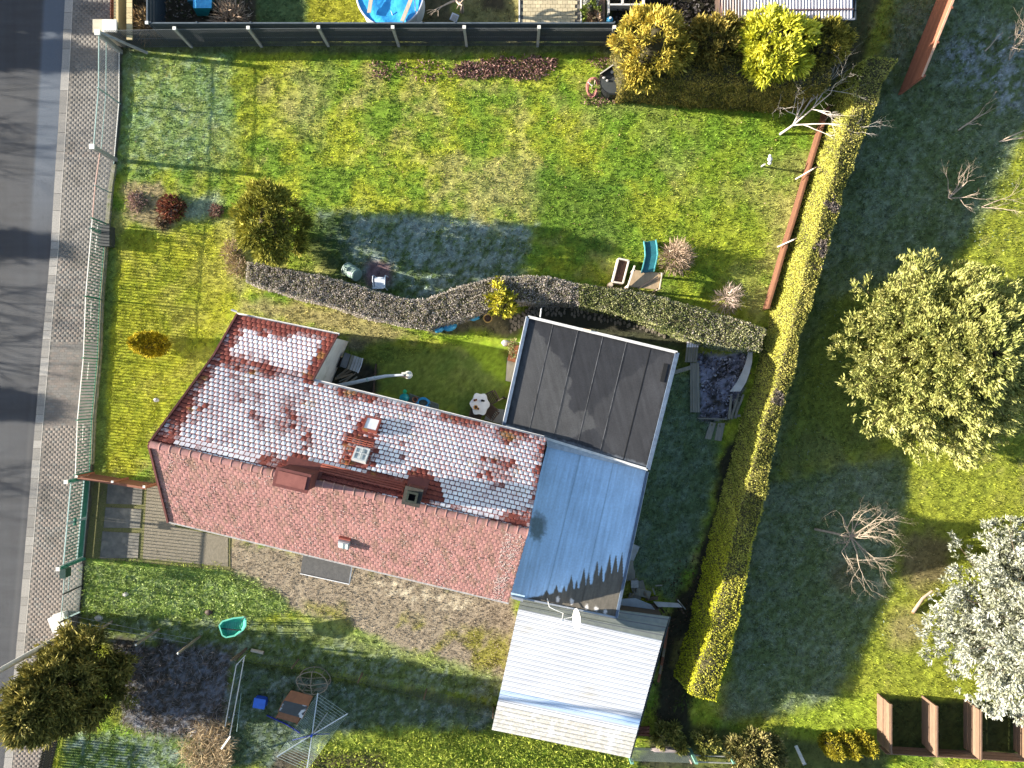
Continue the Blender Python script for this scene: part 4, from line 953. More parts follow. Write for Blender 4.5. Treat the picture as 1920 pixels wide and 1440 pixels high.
# ---------------------------------------------------------------- shed with the white ribbed sheet roof
shed = thing('ribbed_roof_shed', 'shed under a big sheet metal roof white with frost, ribs running across, beside the yard', 'shed', P(1085, 1280).to_2d().to_3d())
WSHEET = mat('frosted_sheet', (.56, .57, .59), (.48, .49, .52), scale=1.3, rough=.8, bump=.12, bscale=50, c3=(.48, .46, .42), s3=.9, t3=.63, w3=.1, stretch=(.5, 1.6, 1))
GSHEET = mat('grey_green_sheet', (.20, .215, .185), (.15, .165, .15), scale=3, rough=.55, metal=.2)
DIRT = mat('weathered_sheet', (.58, .56, .51), (.40, .37, .31), scale=9, rough=.8, bump=.2, c3=(.70, .69, .68), s3=3.0, t3=.52, w3=.2)
BLUES = mat('wet_blue_sheet', (.26, .38, .56), (.55, .62, .70), scale=1.2, rough=.35, stretch=(.35, 2.2, 1), rot=.22)
zt0, zt1, zt2 = 1.95, 2.02, 1.32
Tl, Tr, Ml, Mr_, Bl, Br = P(978, 1119, zt0), P(1255, 1156, zt0), P(972, 1141, zt1), P(1241, 1201, zt1), P(922, 1368, zt2), P(1181, 1421, zt2)
RIBG = mat('bare_rib_flank', (.10, .11, .115), (.07, .075, .08), scale=5, rough=.6)
def ribbed(A, B, Cc, D, n, m, name, rib=.030):
    mb = MB(); prof = [(0, 0), (.12, rib), (.28, rib), (.44, 0), (1, 0)]
    Nn = (B - A).cross(A - D).normalized(); Nn = Nn if Nn.z > 0 else -Nn; L = []; R = []
    for i in range(n):
        for t, h in prof[:-1]:
            v = (i + t) / n; L.append(A.lerp(D, v) + Nn * h); R.append(B.lerp(Cc, v) + Nn * h)
    L.append(A.lerp(D, 1)); R.append(B.lerp(Cc, 1)); k = len(L)
    mb.add(L + R, [(i, i + 1, k + i + 1, k + i) for i in range(k - 1)]); mb.m = [1 if i % 4 == 2 else 0 for i in range(k - 1)]; low = [p - Nn * .012 for p in L] + [p - Nn * .012 for p in R]
    mb.add(low, [(i, k + i, k + i + 1, i + 1) for i in range(k - 1)]); mb.add([L[0], R[0], low[0], low[k]], [(0, 1, 3, 2)]); mb.add([L[-1], R[-1], low[k - 1], low[-1]], [(0, 2, 3, 1)])
    return mb.build(name, [m, RIBG], shed)
ribbed(Tl, Tr, Mr_, Ml, 3, GSHEET, 'roof_sheet', .03)
cuts = [(0, .66, 16, WSHEET), (.66, .735, 2, BLUES), (.735, .79, 1, WSHEET), (.79, 1.0, 6, DIRT)]
for a, b, n, m in cuts:
    ribbed(Ml.lerp(Bl, a) + Vector((0, 0, .012)), Mr_.lerp(Br, a) + Vector((0, 0, .012)), Mr_.lerp(Br, b) + Vector((0, 0, .012)), Ml.lerp(Bl, b) + Vector((0, 0, .012)), n, m, 'roof_sheet', .034)
scn = (Tl + Tr + Bl + Br) / 4
SHW = mat('shed_boards', (.13, .09, .06), (.08, .055, .04), scale=9, rough=.9, stretch=(6, 6, .6))
MB().prism([(v.x, v.y) for v in [inset(p, scn, .05) for p in (Tl, Tr, Br, Bl)]], 0, [zt0 - .08, zt0 - .08, zt2 - .08, zt2 - .08]).build('wall', SHW, shed)
MB().beam(Tr + Vector((.03, 0, 0)), Br + Vector((.03, 0, -.05)), .05, .08).build('edge_batten', mat('dark_batten', (.05, .06, .055), (.035, .04, .04), scale=9), shed)
# ---------------------------------------------------------------- fences, walls and gates
GREEN = mat('green_painted_steel', (.045, .19, .13), (.03, .13, .09), scale=8, rough=.5)
GALV = mat('pale_green_steel', (.30, .40, .37), (.22, .30, .28), scale=8, rough=.55, metal=.2)
PINKR = mat('rusty_pale_rail', (.52, .34, .28), (.42, .27, .22), scale=12, rough=.8)
CPOST = mat('concrete_post', (.33, .32, .29), (.24, .23, .21), scale=9, rough=.9, bump=.2)
CAPW = mat('pale_cap', (.68, .66, .60), (.55, .53, .48), scale=9, rough=.8)
WIRE = mat('fence_wire', (.30, .32, .33), (.22, .24, .25), scale=20, rough=.6, metal=.3)
PLINTH = mat('mossy_plinth', (.25, .23, .18), (.13, .14, .06), scale=6, rough=1, bump=.4)
def fp(y, z=0, dx=0): return P(fx(y) + dx, y, 0) + Vector((0, 0, z))
def diag_mesh(p0, p1, z0, z1, step, rad, both=True, lean=1.0):
    """chain link between two ground points"""
    mb = MB(); d = (p1 - p0); d.z = 0; L = d.length; d.normalize(); h = z1 - z0; nn = int((L + h) / step)
    for sgn in ((1, -1) if both else (1,)):
        for i in range(nn):
            s0 = -h + i * step + (.5 * step if sgn < 0 else 0)
            a, b = max(0.0, s0), min(L, s0 + h)
            if b - a < .02: continue
            za, zb = a - s0, b - s0
            if sgn < 0: za, zb = h - za, h - zb
            q0 = p0 + d * a; q1 = p0 + d * b
            q0 = Vector((q0.x, q0.y, z0 + za)); q1 = Vector((q1.x, q1.y, z0 + zb))
            mb.beam(q0, q1, rad, rad)
    return mb
# --- street fence, upper part: heavy posts, thin rails, wire
f1 = thing('street_wire_fence', 'wire fence with thin rails and heavy posts between pavement and frosted lawn corner', 'fence', fp(200))
for y, wd, cap in ((98, .16, 1), (195, .045, 0), (300, .15, 1)):
    b = fp(y); b2 = MB().beam(b, b + Vector((0, 0, 1.62)), wd, wd, up=Vector((0, 1, 0))).build('post', CPOST if cap else GALV, f1)
    if cap: MB().box(b + Vector((0, 0, 1.65)), (wd + .05, wd + .05, .06)).build('post_cap', CAPW, b2)
for (ya, yb) in ((98, 195), (195, 300)):
    for z, m, r in ((1.55, GALV, .035), (1.05, GALV, .026), (.12, CAPW, .03)):
        MB().beam(fp(ya, z), fp(yb, z), r, r).build('rail', m, f1)
    stuff(diag_mesh(fp(ya), fp(yb), .14, 1.52, .10, .0045).build('wire_mesh', WIRE, f1))
MB().beam(fp(98) + Vector((.05, .04, 1.6)), fp(98) + Vector((1.15, -.08, .1)), .09, .09).build('brace', CPOST, f1)
f2 = thing('street_rail_fence', 'short wire fence with a pale pinkish top rail, next above the green bar fence', 'fence', fp(360))
for (ya, yb) in ((303, 362), (362, 420)):
    MB().beam(fp(ya, 1.1), fp(yb, 1.1), .035, .035).build('rail', PINKR, f2); MB().beam(fp(ya, .1), fp(yb, .1), .03, .03).build('rail', GALV, f2)
    stuff(diag_mesh(fp(ya), fp(yb), .1, 1.08, .10, .004).build('wire_mesh', WIRE, f2))
MB().beam(fp(362), fp(362, 1.12), .04, .04, up=Vector((0, 1, 0))).build('post', GALV, f2)
# --- green bar fence
f3 = thing('green_bar_fence', 'low green steel fence of upright bars on a mossy plinth between pavement and sunny lawn', 'fence', fp(650))
posts3 = [421, 440, 562, 673, 785, 884]
for y in posts3:
    b = fp(y); MB().beam(b, b + Vector((0, 0, 1.18)), .05, .05, up=Vector((0, 1, 0))).build('post', GREEN, f3)
for a, b in zip(posts3[:-1], posts3[1:]):
    MB().beam(fp(a, 1.10), fp(b, 1.10), .032, .03).build('rail', CAPW, f3); MB().beam(fp(a, .16), fp(b, .16), .03, .03).build('rail', GREEN, f3)
    MB().beam(fp(a + 8, .72), fp(a + 40 if b - a > 50 else b, .72), .022, .02).build('rail', CAPW, f3)
bm = bpy.data.meshes.new('bar'); t = MB().box((0, 0, .64), (.03, .03, .92)); bm.from_pydata(t.v, [], t.f); bm.materials.append(GREEN)
y = 426.0
while y < 884:
    o = bpy.data.objects.new('bar', bm); C.objects.link(o); o.parent = f3; o.location = fp(y) - WL[f3.name]; y += 5.6
MB().prism([(v.x, v.y) for v in [fp(yy_, dx=-2.5) for yy_ in range(310, 890, 20)] + [fp(yy_, dx=4.5) for yy_ in range(310, 890, 20)][::-1]], -.05, .13).build('plinth', PLINTH, f3)
mb_ = thing('meter_box', 'dark low metal box standing at the top end of the green bar fence', 'box', fp(446, dx=12))
MB().box(fp(446, .22, 6), (.40, .80, .44)).build('body', mat('dark_box', (.05, .055, .05), (.035, .04, .035), scale=6, rough=.7), mb_)
MB().box(fp(446, .455, 6), (.46, .86, .03)).build('lid', mat('dark_lid', (.035, .04, .04), (.03, .035, .035), scale=6, rough=.6), mb_)
for yy_ in (436, 456): MB().box(fp(yy_, .30, 10.8), (.02, .28, .26)).build('box_door', mat('box_door', (.09, .09, .08), (.06, .06, .05), scale=6), mb_)
# --- gate
g = thing('driveway_gate', 'green double gate with upright bars and solid green kick plates across the driveway', 'gate', fp(970))
for k, (ya, yb) in enumerate(((897, 969), (971, 1043))):
    lf = MB()
    for z, m in ((1.36, GALV), (.14, GALV), (.50, GREEN)): lf.beam(fp(ya, z), fp(yb, z), .045, .04)
    for y in (ya, yb): lf.beam(fp(y, .10), fp(y, 1.38), .045, .045, up=Vector((0, 1, 0)))
    L = lf.build('gate_leaf', GALV if k == 0 else GALV, g)
    MB().beam(fp(ya + 1.5, .32), fp(yb - 1.5, .32), .012, .34).build('kick_plate', GREEN, L)
    for j in range(11):
        y = ya + (yb - ya) * (j + 1) / 12; MB().beam(fp(y, .50), fp(y, 1.36), .028, .028, up=Vector((0, 1, 0))).build('bar', GREEN, L)
    MB().beam(fp((970 if k == 0 else 971), .9, 1), fp((964 if k == 0 else 977), .9, 1), .05, .14).build('lock_box', GREEN, L)
for y, lab in ((893, 'green gate post beside the red brown board fence'), (1047, 'green gate post with dark bin bag at its foot, lower end of the gate')):
    gpz = thing('gate_post', lab if 'dark' not in lab else 'green gate post at the lower end of the driveway gate', 'gate post', fp(y), 'posts of the driveway gate')
    MB().beam(fp(y), fp(y, 1.66), .11, .11, up=Vector((0, 1, 0))).build('shaft', GREEN, gpz); MB().box(fp(y, 1.69), (.15, .15, .05)).build('cap', CAPW, gpz)
    MB().beam(fp(y, .2, 1), fp(y, 1.5, 1) + Vector((.05, 0, 0)), .04, .04, up=Vector((0, 1, 0))).build('hinge_bar', GREEN, gpz)
lb = thing('letter_box', 'dark green letter box hung on the gate post at the lower end', 'letter box', fp(1058, 1.0))
MB().box(fp(1059, 1.18), (.20, .34, .36)).build('body', mat('dark_green_box', (.02, .06, .045), (.015, .045, .03), scale=8, rough=.5), lb)
MB().box(fp(1059, 1.375), (.24, .38, .03)).build('lid', mat('dark_green_lid', (.02, .05, .04), scale=8, rough=.4), lb)
# --- low wire fence below the gate and the corner
f4 = thing('corner_wire_fence', 'short greenish wire fence with dark post where the pavement meets the lush weeds', 'fence', fp(1110))
MB().beam(fp(1052, .95), fp(1097, .95), .02, .02).build('rail', GALV, f4)
for a, b in ((1056, 1097), (1099, 1144)):
    stuff(diag_mesh(fp(a), fp(b), .05, 1.25, .11, .005).build('wire_mesh', GALV, f4)); MB().beam(fp(a, 1.27), fp(b, 1.27), .022, .022).build('rail', GALV, f4); MB().beam(fp(a, .06), fp(b, .06), .05, .10).build('rail', mat('dark_rail', (.05, .055, .05), rough=.8), f4)
for y in (1097, 1147): MB().beam(fp(y), fp(y, 1.3), .055, .055, up=Vector((0, 1, 0))).build('post', mat('dark_rail', (.05, .055, .05), rough=.8), f4)
f5 = thing('plot_boundary_wire', 'low wire fence with wooden posts between the lush weeds and the dark plot', 'fence', P(300, 1175))
for z in (.5, .95): MB().tube([P(152, 1148, 0) + Vector((0, 0, z)), P(270, 1172) + Vector((0, 0, z)), P(370, 1190) + Vector((0, 0, z))], .006, 4).build('wire', WIRE, f5)
WPOST = mat('weathered_post', (.26, .21, .15), (.17, .14, .10), scale=10, rough=.95, stretch=(3, 3, .5))
WPOSTD = mat('brown_post', (.15, .11, .075), (.10, .075, .05), scale=10, rough=.95)
for (bx_, by_, tx_, ty_, lab) in ((210, 1165, 185, 1181, 'wooden stake nearest the pavement at the edge of the dark plot'), (298, 1180, 255, 1209, 'leaning pale wooden stake at the upper edge of the dark plot'),
                                  (375, 1193, 334, 1225, 'long pale wooden stake standing in the middle of the dark plot edge'), (462, 1216, 434, 1238, 'brown wooden stake beside the white poles and the wire pen')):
    st = thing('wooden_stake', lab, 'stake', P(bx_, by_), 'stakes round the dark plot')
    k = (960 - bx_) / max(1e-6, (960 - tx_)); zt = H * (1 - k) if 0 < k < 1 else 1.2
    zt = min(max(zt, .9), 1.9); MB().tube([P(bx_, by_, 0), P(tx_, ty_, zt)], [.05, .045], 7).build('shaft', WPOST if by_ < 1200 else WPOSTD, st); MB().tube([P(tx_, ty_, zt), P(tx_, ty_, zt + .03)], [.045, .025], 7).build('tip', CAPW if by_ < 1200 else WPOST, st)
# --- tall lamp post leaning out of the picture at the lower left, and the pale wall end beside it
lp = thing('lamp_post', 'tall pale grey street lamp post rising out of the pavement beside the dark conifer', 'lamp post', P(116, 1192))
MB().tube([P(116, 1192, 0), P(116, 1192, 0) + Vector((0, 0, 2)), P(116, 1192, 0) + Vector((0, 0, 8.2))], [.11, .10, .075], 12).build('shaft', mat('pole_grey', (.50, .49, .46), (.40, .39, .37), scale=4, rough=.7), lp)
t_ = P(116, 1192, 0) + Vector((0, 0, 8.2)); MB().tube([t_, t_ + Vector((-.4, 0, .25)), t_ + Vector((-1.0, 0, .3))], .04, 8).build('arm', ZINC, lp); MB().box(t_ + Vector((-1.2, 0, .3)), (.6, .22, .12)).build('lamp_head', ZINC, lp)
MB().lathe(P(116, 1192, 0), [(.2, 0), (.2, .09), (.13, .13)], 12).build('foot', CPOST, lp)
cw = thing('corner_pillar', 'pale rendered pillar at the street corner beside the dark conifer', 'pillar', P(114, 1163))
MB().box(P(114, 1165, .42), (.36, .62, .84), rz=.35).build('shaft', PLAST, cw); MB().box(P(114, 1165, .87), (.44, .70, .06), rz=.35).build('cap', CAPW, cw); MB().beam(P(150, 1147, .9), P(120, 1161, .9), .06, .07).build('rail', GALV, cw)
f6 = thing('slat_fence', 'dark slatted fence beside the pavement at the bottom left, below the conifer', 'fence', P(110, 1420))
DSL = mat('dark_slat', (.05, .045, .035), (.035, .03, .025), scale=12, rough=.9)
sl = MB().box((0, 0, .55), (.028, .07, 1.0)); slm = bpy.data.meshes.new('slat'); slm.from_pydata(sl.v, [], sl.f); slm.materials.append(DSL)
y = 1384.0
while y < 1470:
    o = bpy.data.objects.new('slat', slm); C.objects.link(o); o.parent = f6; o.location = fp(y, 0, 14) - WL[f6.name]; o.rotation_euler = (0, 0, .3); y += 5
for z in (.3, .85): MB().beam(fp(1382, z, 16), fp(1472, z, 16), .04, .05).build('rail', DSL, f6)
# --- board fence between lawn and driveway
bf = thing('board_fence', 'red brown board fence between the sunny lawn and the driveway, ending at the house', 'fence', P(240, 890))
RBW = mat('red_brown_boards', (.26, .105, .06), (.17, .07, .045), scale=6, rough=.85, stretch=(.6, 6, 6), piece=.18)
pa, pb = P(177, 889, 0), P(301, 908, 0); dv = (pb - pa).normalized()
for k in range(6): MB().beam(pa + Vector((0, 0, .14 + .165 * k)) + dv * .02, pb + Vector((0, 0, .14 + .165 * k)), .028, .155).build('board', RBW, bf)
for t in (.0, .52, .98):
    q = pa.lerp(pb, t) + Vector((-.02, .06, 0)); b_ = MB().beam(q, q + Vector((0, 0, 1.16)), .08, .08, up=Vector((0, 1, 0))).build('post', RBW, bf); MB().box(q + Vector((0, 0, 1.17)), (.09, .09, .03)).build('post_cap', CAPW, b_)
MB().beam(pa + Vector((0, 0, 1.14)), pb + Vector((0, 0, 1.14)), .09, .03).build('top_board', RBW, bf)
# --- upper left corner: entrance pillar, cream wall, brown picket fence
ep = thing('entrance_pillar', 'pale square pillar at the top left corner beside the brown picket fence', 'pillar', P(220, 62))
MB().prism([(P(a, b).x, P(a, b).y) for a, b in ((206, 64), (236, 64), (236, 88), (206, 88))], 0, 1.2).build('shaft', mat('cream_render', (.50, .44, .33), (.42, .37, .28), scale=6, rough=.9), ep)
MB().box(P(206, 49, 1.25), (.55, .50, .07)).build('cap', CAPW, ep)
pk = thing('picket_fence', 'brown picket fence standing in front of the cream wall at the top left', 'fence', P(226, 20))
PKB = mat('picket_brown', (.20, .075, .04), (.13, .05, .03), scale=8, rough=.85, piece=.2)
pm_ = MB().box((0, 0, .55), (.028, .085, 1.0)); pme = bpy.data.meshes.new('picket'); pme.from_pydata(pm_.v, [], pm_.f); pme.materials.append(PKB)
for k in range(22):
    o = bpy.data.objects.new('picket', pme); C.objects.link(o); o.parent = pk; o.location = P(234, 66 - 5.4 * k) - WL[pk.name]
for z in (.3, .85): MB().beam(P(235.5, 70) + Vector((0, 0, z)), P(235.5, -50) + Vector((0, 0, z)), .03, .08).build('rail', PKB, pk)
cwl = thing('cream_wall', 'cream garden wall running up out of the picture behind the brown picket fence', 'wall', P(243, 20))
MB().prism([(P(a, b).x, P(a, b).y) for a, b in ((239, -60), (247, -60), (247, 74), (239, 74))], 0, 1.0).build('body', mat('cream_wall_render', (.50, .40, .20), (.42, .33, .17), scale=9, rough=.9, bump=.3), cwl)
for k in range(14): MB().box(P(243, 70 - 10 * k, 1.03), (.22, .20, .05)).build('coping_stone', mat('cream_coping', (.54, .44, .24), (.46, .37, .2), scale=9, rough=.9, piece=.15), cwl)
# --- chain link fence with concrete posts, in front of the dark screen
ch = thing('chain_link_fence', 'chain link fence with pale concrete posts along the top of the lawn', 'fence', P(690, 87))
y0 = 88; xs_ = [(232, 90), (360, 88), (491, 87), (616, 86), (748, 86), (875, 86), (1008, 86), (1142, 86)]
for i, (x, y) in enumerate(xs_):
    if i == 0: continue
    b = P(x, y); q = MB().beam(b, b + Vector((0, 0, 1.52)), .11, .11, up=Vector((0, 1, 0))).build('post', CPOST, ch); MB().box(b + Vector((0, 0, 1.535)), (.13, .13, .03)).build('post_cap', CAPW, q)
for (a, b) in zip(xs_[:-1], xs_[1:]):
    stuff(diag_mesh(P(*a), P(*b), .02, 1.45, .085, .009, both=True).build('wire_mesh', mat('dark_chain_link', (.10, .11, .12), (.07, .075, .08), scale=20, rough=.6, metal=.3), ch))
    for z in (.05, .75, 1.45): MB().beam(P(*a) + Vector((0, 0, z)), P(*b) + Vector((0, 0, z)), .006).build('wire', WIRE, ch)
# --- dark privacy screen
ps = thing('privacy_screen', 'anthracite privacy screen behind the chain link fence, turning a corner at its left end', 'screen fence', P(700, 78))
ANTH = mat('anthracite_panel', (.040, .052, .064), (.032, .042, .052), scale=5, rough=.6)
ANTR = mat('anthracite_trim', (.10, .12, .14), (.07, .085, .10), scale=6, rough=.45)
xs2 = [318, 400, 496, 606, 716, 800, 858, 971, 1083, 1142]
for a, b in zip(xs2[:-1], xs2[1:]):
    pa, pb = P(a, 79), P(b, 79)
    for k in range(6): MB().beam(pa + Vector((0, 0, .20 + .24 * k)), pb + Vector((0, 0, .20 + .24 * k)), .022, .225).build('panel', ANTH, ps)
    MB().beam(pa + Vector((0, 0, 1.54)), pb + Vector((0, 0, 1.54)), .05, .04).build('top_rail', ANTR, ps)
for x in xs2: MB().beam(P(x, 78), P(x, 78) + Vector((0, 0, 1.58)), .05, .05, up=Vector((0, 1, 0))).build('post', ANTR, ps)
pa, pb = P(312, 79), P(312, -60)
for k in range(6): MB().beam(pa + Vector((0, 0, .20 + .24 * k)), pb + Vector((0, 0, .20 + .24 * k)), .022, .225).build('panel', ANTH, ps)
MB().beam(pa + Vector((0, 0, 1.54)), pb + Vector((0, 0, 1.54)), .05, .04).build('top_rail', ANTR, ps); MB().box(pa + Vector((0, 0, 1.57)), (.12, .12, .05)).build('post_cap', CAPW, ps)
# --- low board fence on the lawn side of the tall hedge
lf = thing('low_board_fence', 'low rust brown board fence along the right edge of the lawn below the tall hedge', 'fence', P(1490, 400))
RUST = mat('rust_brown_board', (.17, .075, .04), (.11, .05, .03), scale=5, rough=.9, stretch=(5, .6, 5), rot=.3, piece=.15)
line = [(1541, 210), (1520, 280), (1500, 345), (1481, 410), (1462, 470), (1445, 530), (1430, 580)]
for (a, b) in zip(line[:-1], line[1:]):
    for k in range(3): MB().beam(P(*a) + Vector((0, 0, .11 + .185 * k)), P(*b) + Vector((0, 0, .11 + .185 * k)), .03, .175).build('board', RUST, lf)
    MB().beam(P(*b) + Vector((.05, 0, 0)), P(*b) + Vector((.05, 0, .62)), .06, .06, up=Vector((0, 1, 0))).build('post', RUST, lf)
    MB().beam(P(*a) + Vector((.03, 0, .60)), P(*b) + Vector((.03, 0, .60)), .07, .03).build('top_board', RUST, lf)
for (a, b, lab) in (((1492, 336, .3), (1526, 316, 1.1), 'upper pale stake leaning over the low brown board fence'), ((1458, 463, .3), (1489, 449, 1.0), 'lower pale stake leaning over the low brown board fence')):
    q = thing('leaning_stake', lab, 'stake', P(a[0], a[1])); MB().tube([P(*a), P(*b)], [.035, .028], 6).build('shaft', mat('silver_stake', (.55, .48, .42), (.42, .36, .31), scale=10, rough=.9), q); MB().tube([P(*b), P(b[0] + 5, b[1] - 3, b[2] + .05)], [.012, .008], 5).build('twig', PALEBARK, q)
# --- red board wall in the garden on the right
rw = thing('red_board_wall', 'tall red brown board wall standing in the right hand garden, its lower half in shade', 'fence', P(1700, 90))
RBB = mat('red_board', (.36, .13, .075), (.27, .095, .055), scale=5, rough=.85, stretch=(5, .5, 5), rot=.42, piece=.14)
pa, pb = P(1684, 178), P(1772, -40)
for k in range(9): MB().beam(pa + Vector((0, 0, .10 + .185 * k)), pb + Vector((0, 0, .10 + .185 * k)), .03 if k % 2 else .036, .175).build('board', RBB, rw)
for t in (.01, .28, .56, .84): MB().beam(pa.lerp(pb, t) + Vector((.06, 0, 0)), pa.lerp(pb, t) + Vector((.06, 0, 1.74)), .08, .08, up=Vector((0, 1, 0))).build('post', RBB, rw)
MB().beam(pa + Vector((0, 0, 1.72)), pb + Vector((0, 0, 1.72)), .08, .03).build('top_board', mat('pale_top_board', (.55, .33, .22), (.44, .25, .16), scale=6, rough=.8), rw)
# --- shed with corrugated roof behind the conifer hedge
cs = thing('corrugated_shed', 'shed with white and brown corrugated roof sheets behind the golden conifers at the top', 'shed', P(1470, 40))
CORW = mat('corrugated_white', (.62, .58, .60), (.46, .43, .45), scale=3, rough=.7, stretch=(4, .6, 1)); CORB = mat('corrugated_stained', (.46, .40, .38), (.32, .25, .21), scale=3, rough=.8, stretch=(4, .6, 1))
def corr(px0, px1, py0, py1, z0, z1, pitch, m):
    mb = MB(); x = px0; L = []; R = []; i = 0
    while x <= px1: 
        h = .022 * math.cos(i * math.pi / 2); L.append(P(x, py0, z0 + h)); R.append(P(x, py1, z1 + h)); x += pitch / 4; i += 1
    k = len(L); mb.add(L + R, [(j, k + j, k + j + 1, j + 1) for j in range(k - 1)]); lo = [v - Vector((0, 0, .012)) for v in L + R]; mb.add(lo, [(j, j + 1, k + j + 1, k + j) for j in range(k - 1)])
    return mb.build('roof_sheet', m, cs)
corr(1349, 1392, -80, 53, 2.5, 2.3, 5.2, CORB); corr(1392, 1600, -80, 34, 2.52, 2.34, 6.0, CORW)
MB().prism([(P(a, b).x, P(a, b).y) for a, b in ((1340, -40), (1555, -40), (1555, 78), (1340, 92))], 0, 2.18).build('wall', mat('shed_brown', (.07, .045, .035), (.05, .032, .026), scale=6, rough=.9, stretch=(6, 6, .5)), cs)
MB().beam(P(1392, 36, 2.3), P(1603, 36, 2.3), .07, .07).build('gutter', mat('grey_gutter', (.28, .29, .33), (.2, .21, .24), scale=5, rough=.5), cs); MB().beam(P(1603, -60, 2.32), P(1603, 38, 2.3), .05, .10).build('verge_board', ANTH, cs)
MB().beam(P(1349, -60, 2.36), P(1352, 53, 2.3), .06, .1).build('verge_board', mat('rust_verge', (.28, .15, .11), scale=6), cs); MB().beam(P(1395, 19, 2.41), P(1600, 17, 2.41), .05, .03).build('batten', mat('batten_dark', (.12, .08, .09), rough=.8), cs)
for k in range(6): MB().beam(P(1480, 70, .3 + .3 * k), P(1600, 70, .3 + .3 * k), .03, .26).build('board', mat('shed_board', (.13, .075, .05), (.09, .05, .035), scale=7, rough=.9, piece=.2), cs)
# --- wooden compost bays
cb = thing('compost_bays', 'row of open wooden compost bays with four board partitions beside the white frosted spruce', 'compost bays', P(1780, 1365))
CBW = mat('compost_board', (.21, .13, .085), (.145, .09, .06), scale=5, rough=.9, stretch=(5, .7, 5), piece=.16)
for (x, ya, yb, z1) in ((1644, 1299, 1388, 1.02), (1728, 1303, 1394, .98), (1807, 1310, 1400, 1.0), (1900, 1318, 1406, 1.0)):
    n = 4
    for k in range(n):
        jit = random.uniform(-.012, .012)
        MB().beam(P(x, ya) + Vector((jit, 0, .14 + z1 / n * k)), P(x, yb) + Vector((jit, random.uniform(-.03, .03), .14 + z1 / n * k)), .03, z1 / n - .014).build('board', CBW, cb)
    for yy_ in (ya + 2, yb - 2, (ya + yb) / 2): MB().beam(P(x + 2.2, yy_), P(x + 2.2, yy_) + Vector((0, 0, z1 + .06)), .07, .05, up=Vector((0, 1, 0))).build('post', CBW, cb)
    MB().beam(P(x, ya - 1) + Vector((.02, 0, z1 + .055)), P(x, yb + 1) + Vector((.02, 0, z1 + .055)), .06, .03).build('top_board', CBW, cb)
for k in range(3): MB().beam(P(1646, 1398) + Vector((0, 0, .12 + .22 * k)), P(1912, 1413) + Vector((0, 0, .12 + .22 * k)), .03, .20).build('back_board', CBW, cb)
# --- dark fence and rubbish at the bottom edge
bfn = thing('mesh_fence', 'dark mesh fence with green posts along the bottom edge, right of the white roof', 'fence', P(1240, 1400))
stuff(diag_mesh(P(1176, 1400), P(1296, 1404), .05, 1.1, .085, .008).build('wire_mesh', mat('grey_mesh', (.20, .24, .22), (.15, .18, .17), scale=9, rough=.7), bfn))
for x in (1176, 1292, 1360): MB().beam(P(x, 1402), P(x, 1402) + Vector((0, 0, 1.2)), .12, .08, up=Vector((0, 1, 0))).build('post', mat('pale_green_post', (.16, .33, .26), (.11, .24, .19), scale=6, rough=.7), bfn)
for z in (.55, 1.05): MB().beam(P(1294, 1403) + Vector((0, 0, z)), P(1440, 1408) + Vector((0, 0, z)), .03, .06).build('rail', mat('grey_rail', (.33, .33, .30), (.25, .25, .22), scale=8), bfn)
